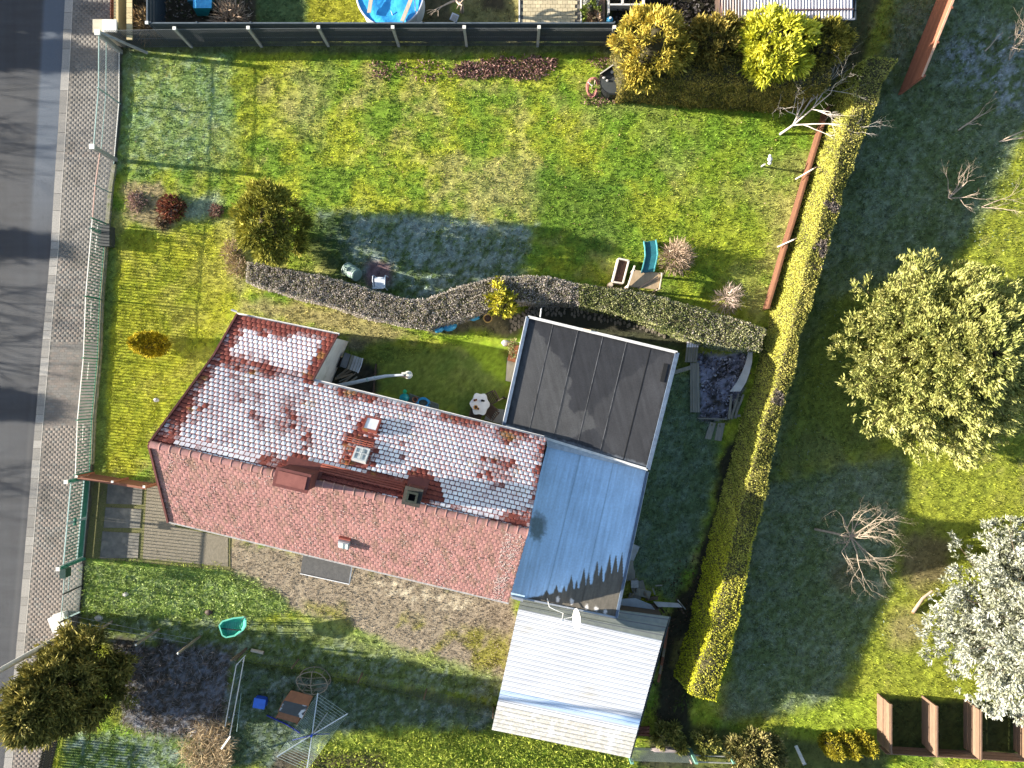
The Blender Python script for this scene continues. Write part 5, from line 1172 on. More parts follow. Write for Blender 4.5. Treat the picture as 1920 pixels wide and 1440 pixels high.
# ---------------------------------------------------------------- hedges
def resample(pts, step):
    pts = [np.array(p, float) for p in pts]; out = []
    for i in range(len(pts) - 1):
        a, b = pts[i], pts[i + 1]; n = max(1, int(np.linalg.norm(b[:3] - a[:3]) / step))
        for k in range(n): out.append(a + (b - a) * k / n)
    out.append(pts[-1]); return np.array(out)
def hedge(name, label, pairs, h, batter, dens, cols, leaf, seed, sidecols=None, colfn=None, cat='hedge', wob=.05):
    """pairs: top edges in pixels (left, right) at height h; solid twig core and a coat of single leaves"""
    r = np.random.default_rng(seed)
    A = []
    for (l, q) in pairs:
        a, b = P(*l, h), P(*q, h); A.append((a.x, a.y, a.z, b.x, b.y, b.z))
    A = resample(A, .25); n = len(A); L = A[:, :3].copy(); R = A[:, 3:].copy()
    s_ = np.arange(n) * .25
    for E, sd in ((L, 1), (R, 2)):
        E[:, 0] += (fbm(s_ / .8, s_ * 0 + sd, seed) - .5) * wob * 2; E[:, 1] += (fbm(s_ / .8, s_ * 0 + sd + 9, seed) - .5) * wob * 2; E[:, 2] += (fbm(s_ / 1.1, s_ * 0 + sd + 5, seed) - .5) * wob * 3
    D = unit(R - L); D[:, 2] = 0; Lb = L - D * batter; Rb = R + D * batter; Lb[:, 2] = 0; Rb[:, 2] = 0
    t = thing(name, label, cat, (float((L[:, 0].mean() + R[:, 0].mean()) / 2), float((L[:, 1].mean() + R[:, 1].mean()) / 2), 0))
    ins = .05
    core = np.stack([Lb + D * ins, L + D * ins + np.array([0, 0, -ins]), R - D * ins + np.array([0, 0, -ins]), Rb - D * ins], 1)
    V = core.reshape(-1, 3); F = []
    for i in range(n - 1):
        for k in range(3): F.append((4 * i + k, 4 * i + k + 1, 4 * i + 5 + k, 4 * i + 4 + k))
    F += [(0, 3, 2, 1), (4 * n - 4, 4 * n - 3, 4 * n - 2, 4 * n - 1)]
    arrays_obj('hedge_core', V, np.array(F), TWIGCORE, None, t)
    pos, nrm, kind = [], [], []
    def face(P0, P1, nn, kd, dm=1.0):
        seg = np.linalg.norm(np.diff((P0 + P1) / 2, axis=0), axis=1); wd = np.linalg.norm(P1 - P0, axis=1).mean()
        m = int(seg.sum() * wd * dens * dm); u = r.random(m) * (n - 1.001); i = u.astype(int); f = (u - i)[:, None]; v = r.random(m)[:, None]
        a = P0[i] * (1 - f) + P0[i + 1] * f; b = P1[i] * (1 - f) + P1[i + 1] * f; pos.append(a * (1 - v) + b * v); nrm.append(np.broadcast_to(nn[i] if nn.ndim > 1 else nn, (m, 3)).copy()); kind.append(np.full(m, kd))
    face(L, R, np.array([0, 0, 1.0]), 0); face(Lb, L, unit(-D + np.array([0, 0, .25])), 1, .9); face(Rb, R, unit(D + np.array([0, 0, .25])), 2, .9)
    for (E0, E1, B0, B1, nn) in ((L[0], R[0], Lb[0], Rb[0], unit((A[:1, :3] - A[3:4, :3]))[0]), (L[-1], R[-1], Lb[-1], Rb[-1], unit((A[-1:, :3] - A[-4:-3, :3]))[0])):
        m = int(np.linalg.norm(E1 - E0) * h * dens); u = r.random(m)[:, None]; v = r.random(m)[:, None]
        pos.append((B0 * (1 - u) + B1 * u) * (1 - v) + (E0 * (1 - u) + E1 * u) * v); nrm.append(np.broadcast_to(nn, (m, 3)).copy()); kind.append(np.full(m, 1))
    p = np.concatenate(pos); nn = np.concatenate(nrm); kd = np.concatenate(kind); m = len(p)
    rough = (fbm(p[:, 0] / .22, p[:, 1] / .22 + p[:, 2] / .3, seed + 3) - .45) * .15
    p = p + nn * (rough + r.normal(size=m) * .02 - .02)[:, None]
    dr = nn * .30 + r.normal(size=(m, 3)) * .75
    tt = np.clip(.5 + (fbm(p[:, 0] / .5, p[:, 1] / .5 + p[:, 2] / .5, seed + 7) - .5) * 1.6 + r.normal(size=m) * .28, 0, 1)
    cc = mixcol(cols, m, tt)
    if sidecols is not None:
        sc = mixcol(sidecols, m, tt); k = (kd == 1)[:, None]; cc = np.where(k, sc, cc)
    if colfn is not None: cc = colfn(p, kd, cc, r)
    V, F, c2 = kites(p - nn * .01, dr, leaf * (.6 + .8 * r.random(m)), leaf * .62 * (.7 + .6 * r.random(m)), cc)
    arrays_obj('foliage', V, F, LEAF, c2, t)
    return t
YG = [(.10, .125, .02), (.22, .22, .03), (.40, .34, .05), (.26, .24, .05)]
TOPC = [(.11, .12, .025), (.24, .24, .05), (.42, .39, .09), (.50, .45, .13)]
Rg = [((1628, 108), (1688, 112)), ((1612, 150), (1660, 150)), ((1597, 200), (1640, 203)), ((1578, 250), (1622, 253)), ((1566, 300), (1602, 303)), ((1553, 350), (1585, 353)), ((1539, 400), (1568, 403)), ((1526, 450), (1556, 453)),
      ((1512, 500), (1540, 503)), ((1499, 550), (1524, 553)), ((1486, 590), (1511, 592)), ((1474, 630), (1500, 633)), ((1464, 680), (1492, 684)), ((1452, 725), (1478, 730)), ((1442, 755), (1470, 762)), ((1428, 800), (1460, 806)),
      ((1415, 850), (1448, 856)), ((1402, 900), (1438, 906)), ((1390, 950), (1428, 956)), ((1377, 1000), (1416, 1006)), ((1364, 1050), (1407, 1057)), ((1352, 1105), (1396, 1112)), ((1338, 1160), (1384, 1168)), ((1322, 1220), (1368, 1228)),
      ((1308, 1265), (1354, 1274)), ((1296, 1305), (1342, 1316))]
def gold(p, kd, cc, r):                       # sunlit sides painted yellower along the lower stretch; dry patches on the top
    py = -p[:, 1] * S + 720
    low = sstep(880, 1080, py)[:, None]
    m = len(p); g_ = mixcol([(.28, .31, .02), (.46, .47, .025), (.64, .61, .04), (.58, .56, .035)], m, np.clip(.45 + r.normal(size=m) * .3, 0, 1)); side = (kd != 0)[:, None]
    cc = np.where(side, cc * (1 - low) + g_ * low, cc * (1 - low * .45) + g_ * low * .45)
    dry = ((fbm(p[:, 0] / .7, p[:, 1] / .7, 77) > .655) & (kd == 0) & (py > 380) & (py < 760))
    cc[dry] = mixcol([(.14, .11, .09), (.30, .25, .22)], dry.sum()); return cc
hedge('tall_hedge', 'long clipped hedge with yellow green sides running down the right of the house plot', Rg, 1.8, .30, 1150, TOPC, .062, 31,
      sidecols=[(.28, .30, .05), (.43, .43, .075), (.57, .54, .11), (.52, .49, .09)], colfn=gold, wob=.13)  # sun facing side given brighter colours than the top
Cg = [((464, 491), (460, 527)), ((520, 503), (518, 545)), ((580, 514), (573, 560)), ((640, 527), (622, 572)), ((700, 545), (680, 591)), ((760, 561), (742, 605)), ((797, 562), (800, 613)), ((835, 548), (842, 604)), ((880, 531), (888, 589)),
      ((930, 519), (938, 572)), ((980, 517), (988, 565)), ((1030, 519), (1031, 566)), ((1080, 532), (1076, 568)), ((1130, 539), (1122, 577)), ((1180, 545), (1174, 588)), ((1230, 555), (1220, 604)), ((1290, 571), (1280, 628)), ((1340, 588), (1328, 644)),
      ((1390, 601), (1382, 652)), ((1436, 618), (1425, 657))]
def frosted(p, kd, cc, r):
    px = p[:, 0] * S / (1 - p[:, 2] / H) + 960; m = len(p); lo = (px < 1085) ; fz = mixcol([(.24, .21, .15), (.37, .32, .27), (.50, .44, .40), (.58, .52, .49)], m, np.clip(.48 + r.normal(size=m) * .34, 0, 1))
    k = (r.random(m) < np.where(px < 1085, .88, np.where(px > 1290, .22, .06))); cc = np.where(k[:, None], fz, cc); return cc
hedge('curved_hedge', 'low curving clipped hedge, rimed pale at its left end and green at its right end', Cg, 1.28, .05, 1350, [(.08, .10, .03), (.18, .21, .06), (.36, .37, .15), (.52, .50, .28)], .055, 41, colfn=frosted,
      sidecols=[(.18, .16, .09), (.34, .30, .20), (.46, .42, .30)], wob=.05)
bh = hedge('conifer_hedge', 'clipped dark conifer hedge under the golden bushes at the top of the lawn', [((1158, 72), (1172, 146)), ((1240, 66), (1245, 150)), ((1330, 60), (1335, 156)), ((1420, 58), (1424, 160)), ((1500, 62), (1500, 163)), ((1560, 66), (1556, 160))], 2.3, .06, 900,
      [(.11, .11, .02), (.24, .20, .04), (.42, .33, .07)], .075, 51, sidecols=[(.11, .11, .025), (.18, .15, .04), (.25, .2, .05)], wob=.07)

# ---------------------------------------------------------------- conifers
def core_trunk(t, base, h, r, m=BARK):
    MB().tube([base, base + Vector((0, 0, h * .5)), base + Vector((0, 0, h * .95))], [r, r * .7, r * .12], 8).build('trunk', m, t)
def bush(name, label, base, cen, rad, cols, nt, k, L, Wd, seed, spread=.45, up=.3, group=None, cat='conifer', corem=None, lump=.35, trunk=None, sq=1.0, nc=None):
    """crown of clumps of short sprays set on a lumpy ellipsoid; sq < 1 gives steep sides and a flat top"""
    r = np.random.default_rng(seed); t = thing(name, label, cat, base, group); rad = np.array(rad)
    nc = nc or max(7, int(nt / 12)); g = np.arange(nc) + .5; ph = np.arccos(1 - 1.55 * g / nc); th_ = g * 2.39996 + r.normal(size=nc) * .35
    cd = np.stack([np.cos(th_) * np.sin(ph), np.sin(th_) * np.sin(ph), np.cos(ph)], 1); cd = unit(cd + r.normal(size=(nc, 3)) * .12)
    h_ = np.hypot(cd[:, 0], cd[:, 1]) + 1e-6; sc_ = h_ ** (sq - 1); cdq = np.stack([cd[:, 0] * sc_, cd[:, 1] * sc_, np.sign(cd[:, 2]) * np.abs(cd[:, 2]) ** sq], 1)
    cr = (1 - lump * r.random(nc)); cc_ = np.array(cen) + cdq * rad * (cr * .86)[:, None]; cs = rad.mean() * r.uniform(.27, .42, nc) * (14 / nc) ** .25; per = max(3, int(nt / nc)); ctc = np.clip(.5 + r.normal(size=nc) * .22, 0, 1)
    I = np.repeat(np.arange(nc), per); off = unit(r.normal(size=(len(I), 3)) + cd[I] * 1.1 + np.array([0, 0, .35])); tips = cc_[I] + off * (cs[I] * (.35 + .65 * r.random(len(I)) ** .5))[:, None]; tips[:, 2] = np.maximum(tips[:, 2], .06)
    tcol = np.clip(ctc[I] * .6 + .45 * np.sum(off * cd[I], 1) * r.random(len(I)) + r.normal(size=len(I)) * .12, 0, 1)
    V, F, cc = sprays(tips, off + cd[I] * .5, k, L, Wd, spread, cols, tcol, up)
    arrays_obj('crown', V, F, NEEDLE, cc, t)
    V, F = blob(cen, rad[0] * .50, rad[1] * .50, rad[2] * .52, seed, .25); V[:, 2] = np.maximum(V[:, 2], .04)
    arrays_obj('inner_twigs', V, F, corem or TWIGCORE, None, t)
    core_trunk(t, Vector(base), trunk or cen[2], .07)
    return t
GOLD = [(.14, .13, .02), (.34, .28, .04), (.60, .47, .08), (.76, .60, .14)]; DGOLD = [(.09, .09, .02), (.22, .18, .035), (.42, .32, .07), (.56, .43, .11)]; LIME = [(.16, .19, .02), (.42, .43, .03), (.72, .68, .07), (.85, .79, .16)]
def cz(px, py, z): v = P(px, py, z); return (v.x, v.y, v.z)
bush('golden_bush', 'golden brown conifer bush at the left end of the hedge, above the water tub', P(1218, 125), cz(1222, 88, 2.5), (1.45, 1.32, 1.15), GOLD, 620, 16, .22, .05, 61, nc=34, lump=.3, spread=.5, group='golden bushes on the conifer hedge')
bush('golden_bush', 'darker olive conifer bush between the golden brown one and the bright lime one', P(1330, 120), cz(1335, 86, 2.1), (1.15, 1.05, 1.0), DGOLD, 480, 15, .22, .05, 62, nc=26, lump=.3, group='golden bushes on the conifer hedge')
bush('golden_bush', 'brightest lime yellow conifer bush in front of the corrugated shed', P(1438, 122), cz(1450, 92, 2.6), (1.28, 1.34, 1.2), LIME, 560, 16, .24, .065, 63, nc=30, lump=.32, group='golden bushes on the conifer hedge', up=-.05)
bush('golden_bush', 'smaller golden conifer bush at the right end of the hedge by the shed corner', P(1528, 122), cz(1543, 86, 2.1), (.95, 1.0, .95), [(.08, .08, .02), (.22, .2, .03), (.44, .36, .06), (.6, .5, .1)], 360, 15, .22, .05, 64, nc=22, lump=.4, group='golden bushes on the conifer hedge')
# round topped conifer at the end of the curved hedge
bush('round_conifer', 'upright conifer at the left end of the curved hedge, its sunny side yellow green', P(543, 442), cz(513, 422, 1.9), (1.0, 1.32, 1.75), [(.10, .11, .02), (.20, .20, .03), (.32, .30, .045), (.44, .40, .07)], 1100, 14, .22, .05, 65, lump=.16, up=.2, sq=.55, nc=70)
# slim golden column conifer on the street lawn
t = thing('column_conifer', 'slim golden column shaped conifer standing alone on the street side lawn', 'conifer', P(308, 648))
b0 = P(308, 648); nn = 900; tt = RNG.random(nn) ** .8; rad_ = .38 * np.sin(np.pi * np.clip(.22 + tt * .78, 0, 1)) ** .75; aa = RNG.uniform(0, 6.283, nn)
tips = np.stack([b0.x + rad_ * np.cos(aa), b0.y + rad_ * np.sin(aa), .1 + tt * 2.35], 1); outs = np.stack([np.cos(aa), np.sin(aa), 1.1 + 0 * aa], 1)
V, F, cc = sprays(tips, outs, 10, .15, .04, .35, [(.12, .11, .01), (.34, .27, .012), (.55, .42, .02), (.62, .50, .04)]); arrays_obj('crown', V, F, NEEDLE, cc, t)
V, F = blob((b0.x, b0.y, 1.1), .24, .24, 1.0, 3, .1); arrays_obj('inner_twigs', V, F, TWIGCORE, None, t); core_trunk(t, b0, 1.2, .05)

def branchy(name, label, base, h, R, cols, nb, sub, k, L, Wd, seed, prof, up=.25, lean=(0, 0), spread=.5, cat='conifer', trunkm=BARK, lo=.06, tcf=None, dens_in=.45, group=None, droop=.0):
    """conifer built branch by branch: every limb carries clumps of needle sprays"""
    r = np.random.default_rng(seed); base = Vector(base); t = thing(name, label, cat, base, group); tips, outs, tc = [], [], []; lm = MB()
    for b in range(nb):
        f = lo + (1 - lo) * (b + r.random()) / nb; f = 1 - (1 - f) ** 1.15; a = b * 2.39996 + r.normal() * .3; z = h * f; Rb = R * prof(f) * r.uniform(.72, 1.12)
        o = base + Vector((lean[0] * f, lean[1] * f, z)); dv = Vector((math.cos(a), math.sin(a), 0)); e = o + dv * Rb + Vector((0, 0, Rb * (up * .6 - droop)))
        lm.tube([o, o.lerp(e, .5) + Vector((0, 0, Rb * .05)), e], [.035 * (1.2 - f) + .008, .02, .006], 4, cap=False)
        sd = Vector((-dv.y, dv.x, 0)); clump = r.random()
        for s in range(sub):
            q = dens_in + (1 - dens_in) * r.random() ** .7; w_ = (1 - q) * .9 + .18; p = o.lerp(e, q) + sd * r.normal() * Rb * .19 * (1.25 - q) * 1.1 + Vector((0, 0, r.normal() * .10 + .05))
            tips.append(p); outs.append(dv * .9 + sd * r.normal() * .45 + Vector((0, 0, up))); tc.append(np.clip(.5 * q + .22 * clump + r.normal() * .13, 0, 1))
    tips = np.array([tuple(p) for p in tips]); outs = np.array([tuple(p) for p in outs]); tc = np.array(tc); tips[:, 2] = np.maximum(tips[:, 2], .12)
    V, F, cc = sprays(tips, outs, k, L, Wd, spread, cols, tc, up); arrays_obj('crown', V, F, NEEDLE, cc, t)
    lm.build('limbs', trunkm, t); MB().tube([base, base + Vector((lean[0] * .5, lean[1] * .5, h * .5)), base + Vector((lean[0], lean[1], h * .97))], [.16, .10, .02], 9).build('trunk', trunkm, t)
    return t
branchy('pale_yew', 'big shaggy pale green conifer at the right edge, halfway up', P(1712, 670), 5.0, 4.3, [(.06, .075, .02), (.20, .225, .055), (.42, .42, .13), (.58, .54, .20)], 300, 26, 18, .20, .05, 71, lambda f: (1 - f) ** .6 * .97 + .06, up=.42, spread=.5)
branchy('frosted_spruce', 'big spruce white with hoar frost at the right edge, above the compost bays', P(1868, 1135), 5.0, 4.1, [(.08, .09, .055), (.25, .26, .16), (.47, .48, .39), (.66, .68, .64)], 330, 28, 16, .18, .055, 72, lambda f: (1 - f) ** .55 * .95 + .08, up=.22, spread=.62, dens_in=.30)
branchy('dark_street_conifer', 'dark olive conifer filling the lower left corner by the street', P(192, 1243), 4.6, 2.05, [(.04, .045, .012), (.11, .11, .025), (.25, .22, .05), (.40, .33, .09)], 170, 22, 13, .27, .055, 73, lambda f: (1 - f) ** .42 * .95 + .05, up=.35, spread=.55, lean=(-.2, -.3))
# unseen conifers added across the road to shade the asphalt, along with bare trees
for i, (x, y, h) in enumerate(((-760, 376, 5.2), (-700, 684, 4.8), (-500, -35, 4.6), (-600, 30, 5.0))):
    branchy('roadside_conifer', ['dark conifer across the road whose shade falls level with the meter box', 'dark conifer across the road whose shade falls level with the column conifer', 'topmost dark conifer across the road, whose shade falls on the road top', 'second dark conifer across the road from the top'][i],
            P(x, y), h, 1.3, [(.03, .035, .012), (.08, .085, .02)], 60, 12, 10, .32, .09, 80 + i, lambda f: (1 - f) ** .6 + .05, group='conifers across the road')

# ---------------------------------------------------------------- bare trees and shrubs
def bare(name, label, base, dirs, L, r, depth, seed, m=PALEBARK, kids=3, spread=.6, up=.1, trunk=None, cat='tree', group=None, bend=.3, n=6):
    random.seed(seed); t = thing(name, label, cat, base, group); b = Vector(base); s = b
    if trunk: MB().tube([b, b + Vector(trunk) * .5 + Vector((.02, .01, 0)), b + Vector(trunk)], [r * 1.5, r * 1.25, r * 1.1], 8).build('trunk', m, t); s = b + Vector(trunk)
    for dv in dirs:
        mb = MB(); limb(mb, s, dv[:3], L * (dv[3] if len(dv) > 3 else 1), r, depth, spread, up, kids, n=n, bend=bend); mb.build('branch', m, t)
    return t
bare('bare_fruit_tree', 'bare fruit tree with crooked lit twigs on the shaded grass below the big conifers', P(1528, 992), [(.9, .9, .6, 1.1), (.2, .95, .5), (-.6, .8, .5, .9), (1, .1, .7, .9), (1, -.6, .4), (.1, -.9, .35, 1.1), (-.6, -.6, .4, .8), (.3, .2, 1.0, .8)], 1.1, .036, 4, 9, m=mat('bark_greybrown', (.36, .29, .22), (.24, .19, .14), scale=14, rough=.95), trunk=(.85, -.05, 1.3), spread=.62, kids=3)
SILV = mat('silver_bark', (.58, .52, .47), (.42, .37, .33), scale=14, rough=.9)
bare('silver_bare_tree', 'white twigged bare tree beside the low brown board fence near the conifer hedge', P(1462, 252), [(1.0, .6, .9, 1.2), (.7, .9, .7), (.9, -.1, .5), (.3, .8, .9, .8)], 1.5, .036, 4, 17, m=SILV, trunk=(.35, .2, .5), spread=.55, kids=3)
bare('cut_sapling', 'pale cut sapling stump with two prongs in the shade at the upper right', P(1797, 244), [(.6, .45, .8, .8), (.75, .55, .7, 1.0)], .9, .034, 2, 4, cat='sapling', kids=2, spread=.4)
bare('bare_sapling', 'small bare sapling with spreading twigs in the upper right garden', P(1778, 372), [(-.1, .9, .5), (.7, .5, .5), (.8, -.1, .4, .9), (.5, .8, .7)], .85, .022, 3, 5, cat='sapling', kids=3, spread=.45)
bare('twiggy_shrub', 'brown bare shrub with curved twigs at the upper right edge of the picture', P(1893, 112), [(.1, 1, .7, 1.3), (.3, .8, .9), (-.4, .6, .8, .8)], .95, .032, 3, 6, cat='shrub', kids=4, spread=.5)
bare('low_cut_tree', 'low bare tree cut back at the right edge, on the shadow line of the lawn', P(1874, 266), [(.9, .4, .5, 1.2), (.9, .15, .4)], .9, .028, 3, 7, cat='sapling', kids=2, spread=.35)
bare('thin_sapling', 'thin bare sapling at the right edge below the spreading sapling', P(1840, 388), [(1, .1, .5, 1.1), (.8, -.2, .4)], .9, .016, 3, 8, cat='sapling', kids=3, spread=.4)
bare('small_twig', 'small forked twig on the frosty violet patch at the upper right', P(1846, 96), [(.7, .5, .6)], .55, .03, 1, 12, cat='sapling', kids=2, spread=.3)
bare('pool_garden_tree', 'bare pruned tree with pale limbs beside the blue pool cover', P(866, 22), [(.9, .2, .5, 1.1), (-.9, .5, .4, 1.1), (-.6, -.3, .4), (.3, .8, .6), (.9, -.2, .5)], 1.0, .06, 2, 10, trunk=(0, 0, .9), kids=3, spread=.5)
def twigs(name, label, c, R, hgt, n, cols, seed, cat='shrub', L=.35, Wd=.022, up=.5, group=None, ground=0.0):
    r = np.random.default_rng(seed); c = Vector(c); t = thing(name, label, cat, c, group); dirs = unit(r.normal(size=(n, 3))); dirs[:, 2] = np.abs(dirs[:, 2]); q = r.random(n) ** .45
    p = np.array(c) + dirs * np.array([R, R, hgt]) * q[:, None]; p[:, 2] = np.maximum(p[:, 2], .04); V, F, cc = kites(p, dirs + r.normal(size=(n, 3)) * .5 + np.array([0, 0, up]) * .3, L * (.5 + r.random(n)), Wd * (.6 + .8 * r.random(n)), mixcol(cols, n))
    arrays_obj('twigs', V, F, LEAF, cc, t); mb = MB(); random.seed(seed)
    for i in range(9):
        a = random.random() * 6.283; mb.tube([c, c + Vector((math.cos(a) * R * .4, math.sin(a) * R * .4, hgt * .55)), c + Vector((math.cos(a) * R * .8, math.sin(a) * R * .8, hgt * .8))], [.02, .014, .006], 4, cap=False)
    mb.build('stems', PALEBARK, t); return t
BEI = [(.22, .15, .10), (.44, .32, .23), (.62, .48, .36)]
twigs('dry_shrub', 'beige dry rounded shrub beside the teal slide', P(1266, 484), .62, .95, 1500, BEI, 1, L=.28)
twigs('dry_shrub', 'pale spiky dry shrub above the right end of the curved hedge', P(1362, 562), .50, .6, 520, [(.3, .22, .18), (.55, .42, .36), (.7, .58, .5)], 2, L=.34, Wd=.018)
twigs('dry_shrub', 'tan dry shrub beside the cream wall at the top left', P(282, 52), .62, .95, 700, [(.16, .09, .04), (.36, .23, .10), (.52, .36, .18)], 3, L=.3, Wd=.03)
twigs('dry_shrub', 'beige dry shrub behind the dark screen, right of the small blue cover', P(436, 40), .68, .8, 760, [(.2, .13, .09), (.48, .34, .24), (.62, .48, .34)], 4, L=.32, Wd=.03)
twigs('red_shrub', 'dark red leaved low shrub on the lawn near the street', P(324, 392), .55, .5, 900, [(.05, .02, .014), (.16, .05, .03), (.30, .11, .06)], 5, L=.14, Wd=.06)
twigs('red_shrub', 'tiny reddish shrub halfway between the dark red one and the upright conifer', P(407, 396), .28, .28, 260, [(.1, .05, .04), (.26, .14, .11)], 6, L=.13, Wd=.04)
twigs('red_shrub', 'small brown plant cushion just below the dark red shrub', P(306, 418), .26, .22, 260, [(.08, .05, .03), (.2, .14, .08)], 7, L=.12, Wd=.04)
twigs('faded_perennial', 'faded pinkish plant cushion left of the dark red shrub', P(256, 378), .40, .16, 420, [(.2, .12, .1), (.42, .28, .24)], 8, L=.14, Wd=.03, cat='plant')
for i, (x, y, lab) in enumerate(((437, 470, 'dry flower stalks just left of the upright conifer foot'), (446, 500, 'dry flower stalks at the tip of the curved hedge'))): twigs('dry_perennial', lab, P(x, y), .42, .24, 420, [(.16, .11, .06), (.38, .27, .16), (.46, .36, .2)], 30 + i, L=.2, Wd=.025, cat='plant')
# yellow leaved shrub in the bend of the hedge
bush('yellow_shrub', 'bright yellow green leafy shrub growing through the curved hedge beside the pot', P(938, 576), cz(940, 560, .95), (.50, .78, .75), [(.10, .13, .015), (.34, .34, .03), (.62, .56, .06), (.78, .66, .10)], 200, 10, .17, .075, 66, cat='shrub', lump=.3)
# plants by the bottom edge
for i, (x, y, R, lab) in enumerate(((1246, 1378, .42, 'small yellow green plant right of the white roof corner'), (1262, 1368, .22, 'tiny plant just beside the small yellow green plant'), (1276, 1398, .2, 'tiny yellow plant left of the rusty stick'), (1322, 1392, .48, 'yellowish bush between the rusty stick and the olive hedge'))):
    bush('garden_plant', lab, P(x, y), cz(x, y, .3), (R, R, .4), [(.08, .09, .02), (.24, .24, .05), (.45, .40, .12)], int(60 + R * 160), 9, .16, .05, 90 + i, cat='plant')
bush('olive_bush', 'wide olive green bush at the bottom edge left of the three yellow conifers', P(1404, 1392), cz(1412, 1412, .75), (1.15, .75, .75), [(.05, .055, .016), (.12, .12, .035), (.30, .26, .09), (.38, .31, .14)], 420, 14, .2, .055, 95, cat='bush', lump=.3)
for i, (x, y) in enumerate(((1546, 1384), (1575, 1382), (1606, 1378))):
    t = thing('yellow_column', ['left of three small yellow column conifers at the bottom edge', 'middle one of three small yellow column conifers at the bottom edge', 'right one of three small yellow columns, nearest the compost bays'][i], 'conifer', P(x, y), 'three small yellow columns')
    b0 = P(x, y); nn = 360; tt = RNG.random(nn); rad_ = .30 * np.sin(np.pi * np.clip(.25 + tt * .72, 0, 1)) ** .8; aa = RNG.uniform(0, 6.283, nn); tips = np.stack([b0.x + rad_ * np.cos(aa), b0.y + rad_ * np.sin(aa), .08 + tt * 1.35], 1)
    V, F, cc = sprays(tips, np.stack([np.cos(aa), np.sin(aa), 1 + 0 * aa], 1), 9, .13, .04, .35, [(.10, .10, .012), (.30, .26, .02), (.52, .44, .04)]); arrays_obj('crown', V, F, NEEDLE, cc, t); V, F = blob((b0.x, b0.y, .6), .18, .18, .55, 3, .1); arrays_obj('inner_twigs', V, F, TWIGCORE, None, t)
# low green cover beside the tall hedge, leaf litter on the lawn, hay
def scatter_leaves(name, poly, n, cols, L, Wd, seed, zmax=.05, flat=.5, nsel=None):
    r = np.random.default_rng(seed); pl = np.array(poly); x = r.uniform(pl[:, 0].min(), pl[:, 0].max(), n * 4); y = r.uniform(pl[:, 1].min(), pl[:, 1].max(), n * 4)
    k = poly_sd(x, y, poly) + (fbm(x / 14, y / 14, seed) - .5) * 34 < 0
    if nsel: k &= fbm(x / nsel, y / nsel, seed + 1) > .5
    x, y = x[k][:n], y[k][:n]; m = len(x); p = np.stack([(x - 960) / S, -(y - 720) / S, r.uniform(.02, zmax, m)], 1); dd = r.normal(size=(m, 3)); dd[:, 2] = np.abs(dd[:, 2]) * flat
    V, F, cc = kites(p, dd, L * (.6 + .8 * r.random(m)), Wd * (.6 + .8 * r.random(m)), mixcol(cols, m)); o = arrays_obj(name, V, F, LEAF, cc); stuff(o); return o
LIT = [(.08, .035, .03), (.24, .13, .11), (.42, .26, .22)]
scatter_leaves('leaf_litter', [(870, 120), (1000, 106), (1046, 112), (1030, 142), (985, 150), (890, 148), (850, 136)], 1900, LIT, .11, .06, 1)
scatter_leaves('leaf_litter', [(690, 120), (850, 108), (880, 140), (770, 156), (690, 150)], 420, LIT, .10, .055, 2, nsel=12)
scatter_leaves('leaf_litter', [(1086, 172), (1150, 182), (1160, 200), (1090, 190)], 160, LIT, .10, .05, 3); scatter_leaves('leaf_litter', [(1100, 112), (1140, 106), (1145, 125), (1110, 132)], 110, LIT, .09, .05, 13)
scatter_leaves('rough_weeds', [(600, 1390), (930, 1365), (1190, 1430), (1180, 1450), (560, 1450)], 3600, [(.13, .18, .02), (.26, .32, .035), (.44, .45, .08)], .12, .045, 4, zmax=.12, flat=.9)
scatter_leaves('rough_weeds', [(155, 1058), (400, 1066), (520, 1110), (545, 1150), (430, 1165), (150, 1150)], 2600, [(.14, .20, .03), (.26, .36, .07), (.46, .52, .22)], .09, .045, 5, zmax=.10, flat=.9)
scatter_leaves('dry_weeds', [(215, 1205), (440, 1225), (425, 1390), (230, 1370)], 2600, [(.09, .06, .05), (.20, .15, .12), (.30, .29, .30)], .3, .018, 6, zmax=.2, flat=.6)
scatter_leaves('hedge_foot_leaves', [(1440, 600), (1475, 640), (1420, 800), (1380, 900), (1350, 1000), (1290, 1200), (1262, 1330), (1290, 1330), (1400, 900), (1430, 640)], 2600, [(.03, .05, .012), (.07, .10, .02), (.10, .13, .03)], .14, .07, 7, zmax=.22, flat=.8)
scatter_leaves('garden_scraps', [(238, -30), (480, -30), (480, 40), (238, 40)], 700, [(.03, .05, .015), (.10, .12, .03), (.25, .15, .1), (.5, .42, .36)], .14, .05, 8, zmax=.15)
scatter_leaves('garden_scraps', [(1150, -30), (1350, -30), (1350, 60), (1150, 60)], 900, [(.02, .018, .016), (.06, .05, .045), (.13, .12, .12)], .16, .08, 9, zmax=.12)
scatter_leaves('gravel_crumbs', [(440, 1010), (560, 1035), (960, 1130), (980, 1190), (955, 1280), (760, 1210), (560, 1140), (430, 1080)], 7000, [(.19, .145, .10), (.26, .205, .14), (.34, .28, .20)], .045, .03, 10, zmax=.03, flat=.3)
scatter_leaves('bed_rubble', [(1308, 668), (1408, 662), (1392, 725), (1365, 785), (1314, 785)], 520, [(.06, .05, .05), (.22, .20, .24), (.50, .50, .58)], .13, .08, 11, zmax=.08, nsel=10)
scatter_leaves('hedge_shade_litter', [(1240, 1080), (1330, 1000), (1300, 1150), (1240, 1400), (1200, 1420)], 500, [(.03, .02, .015), (.08, .05, .03), (.14, .09, .05)], .12, .05, 12)
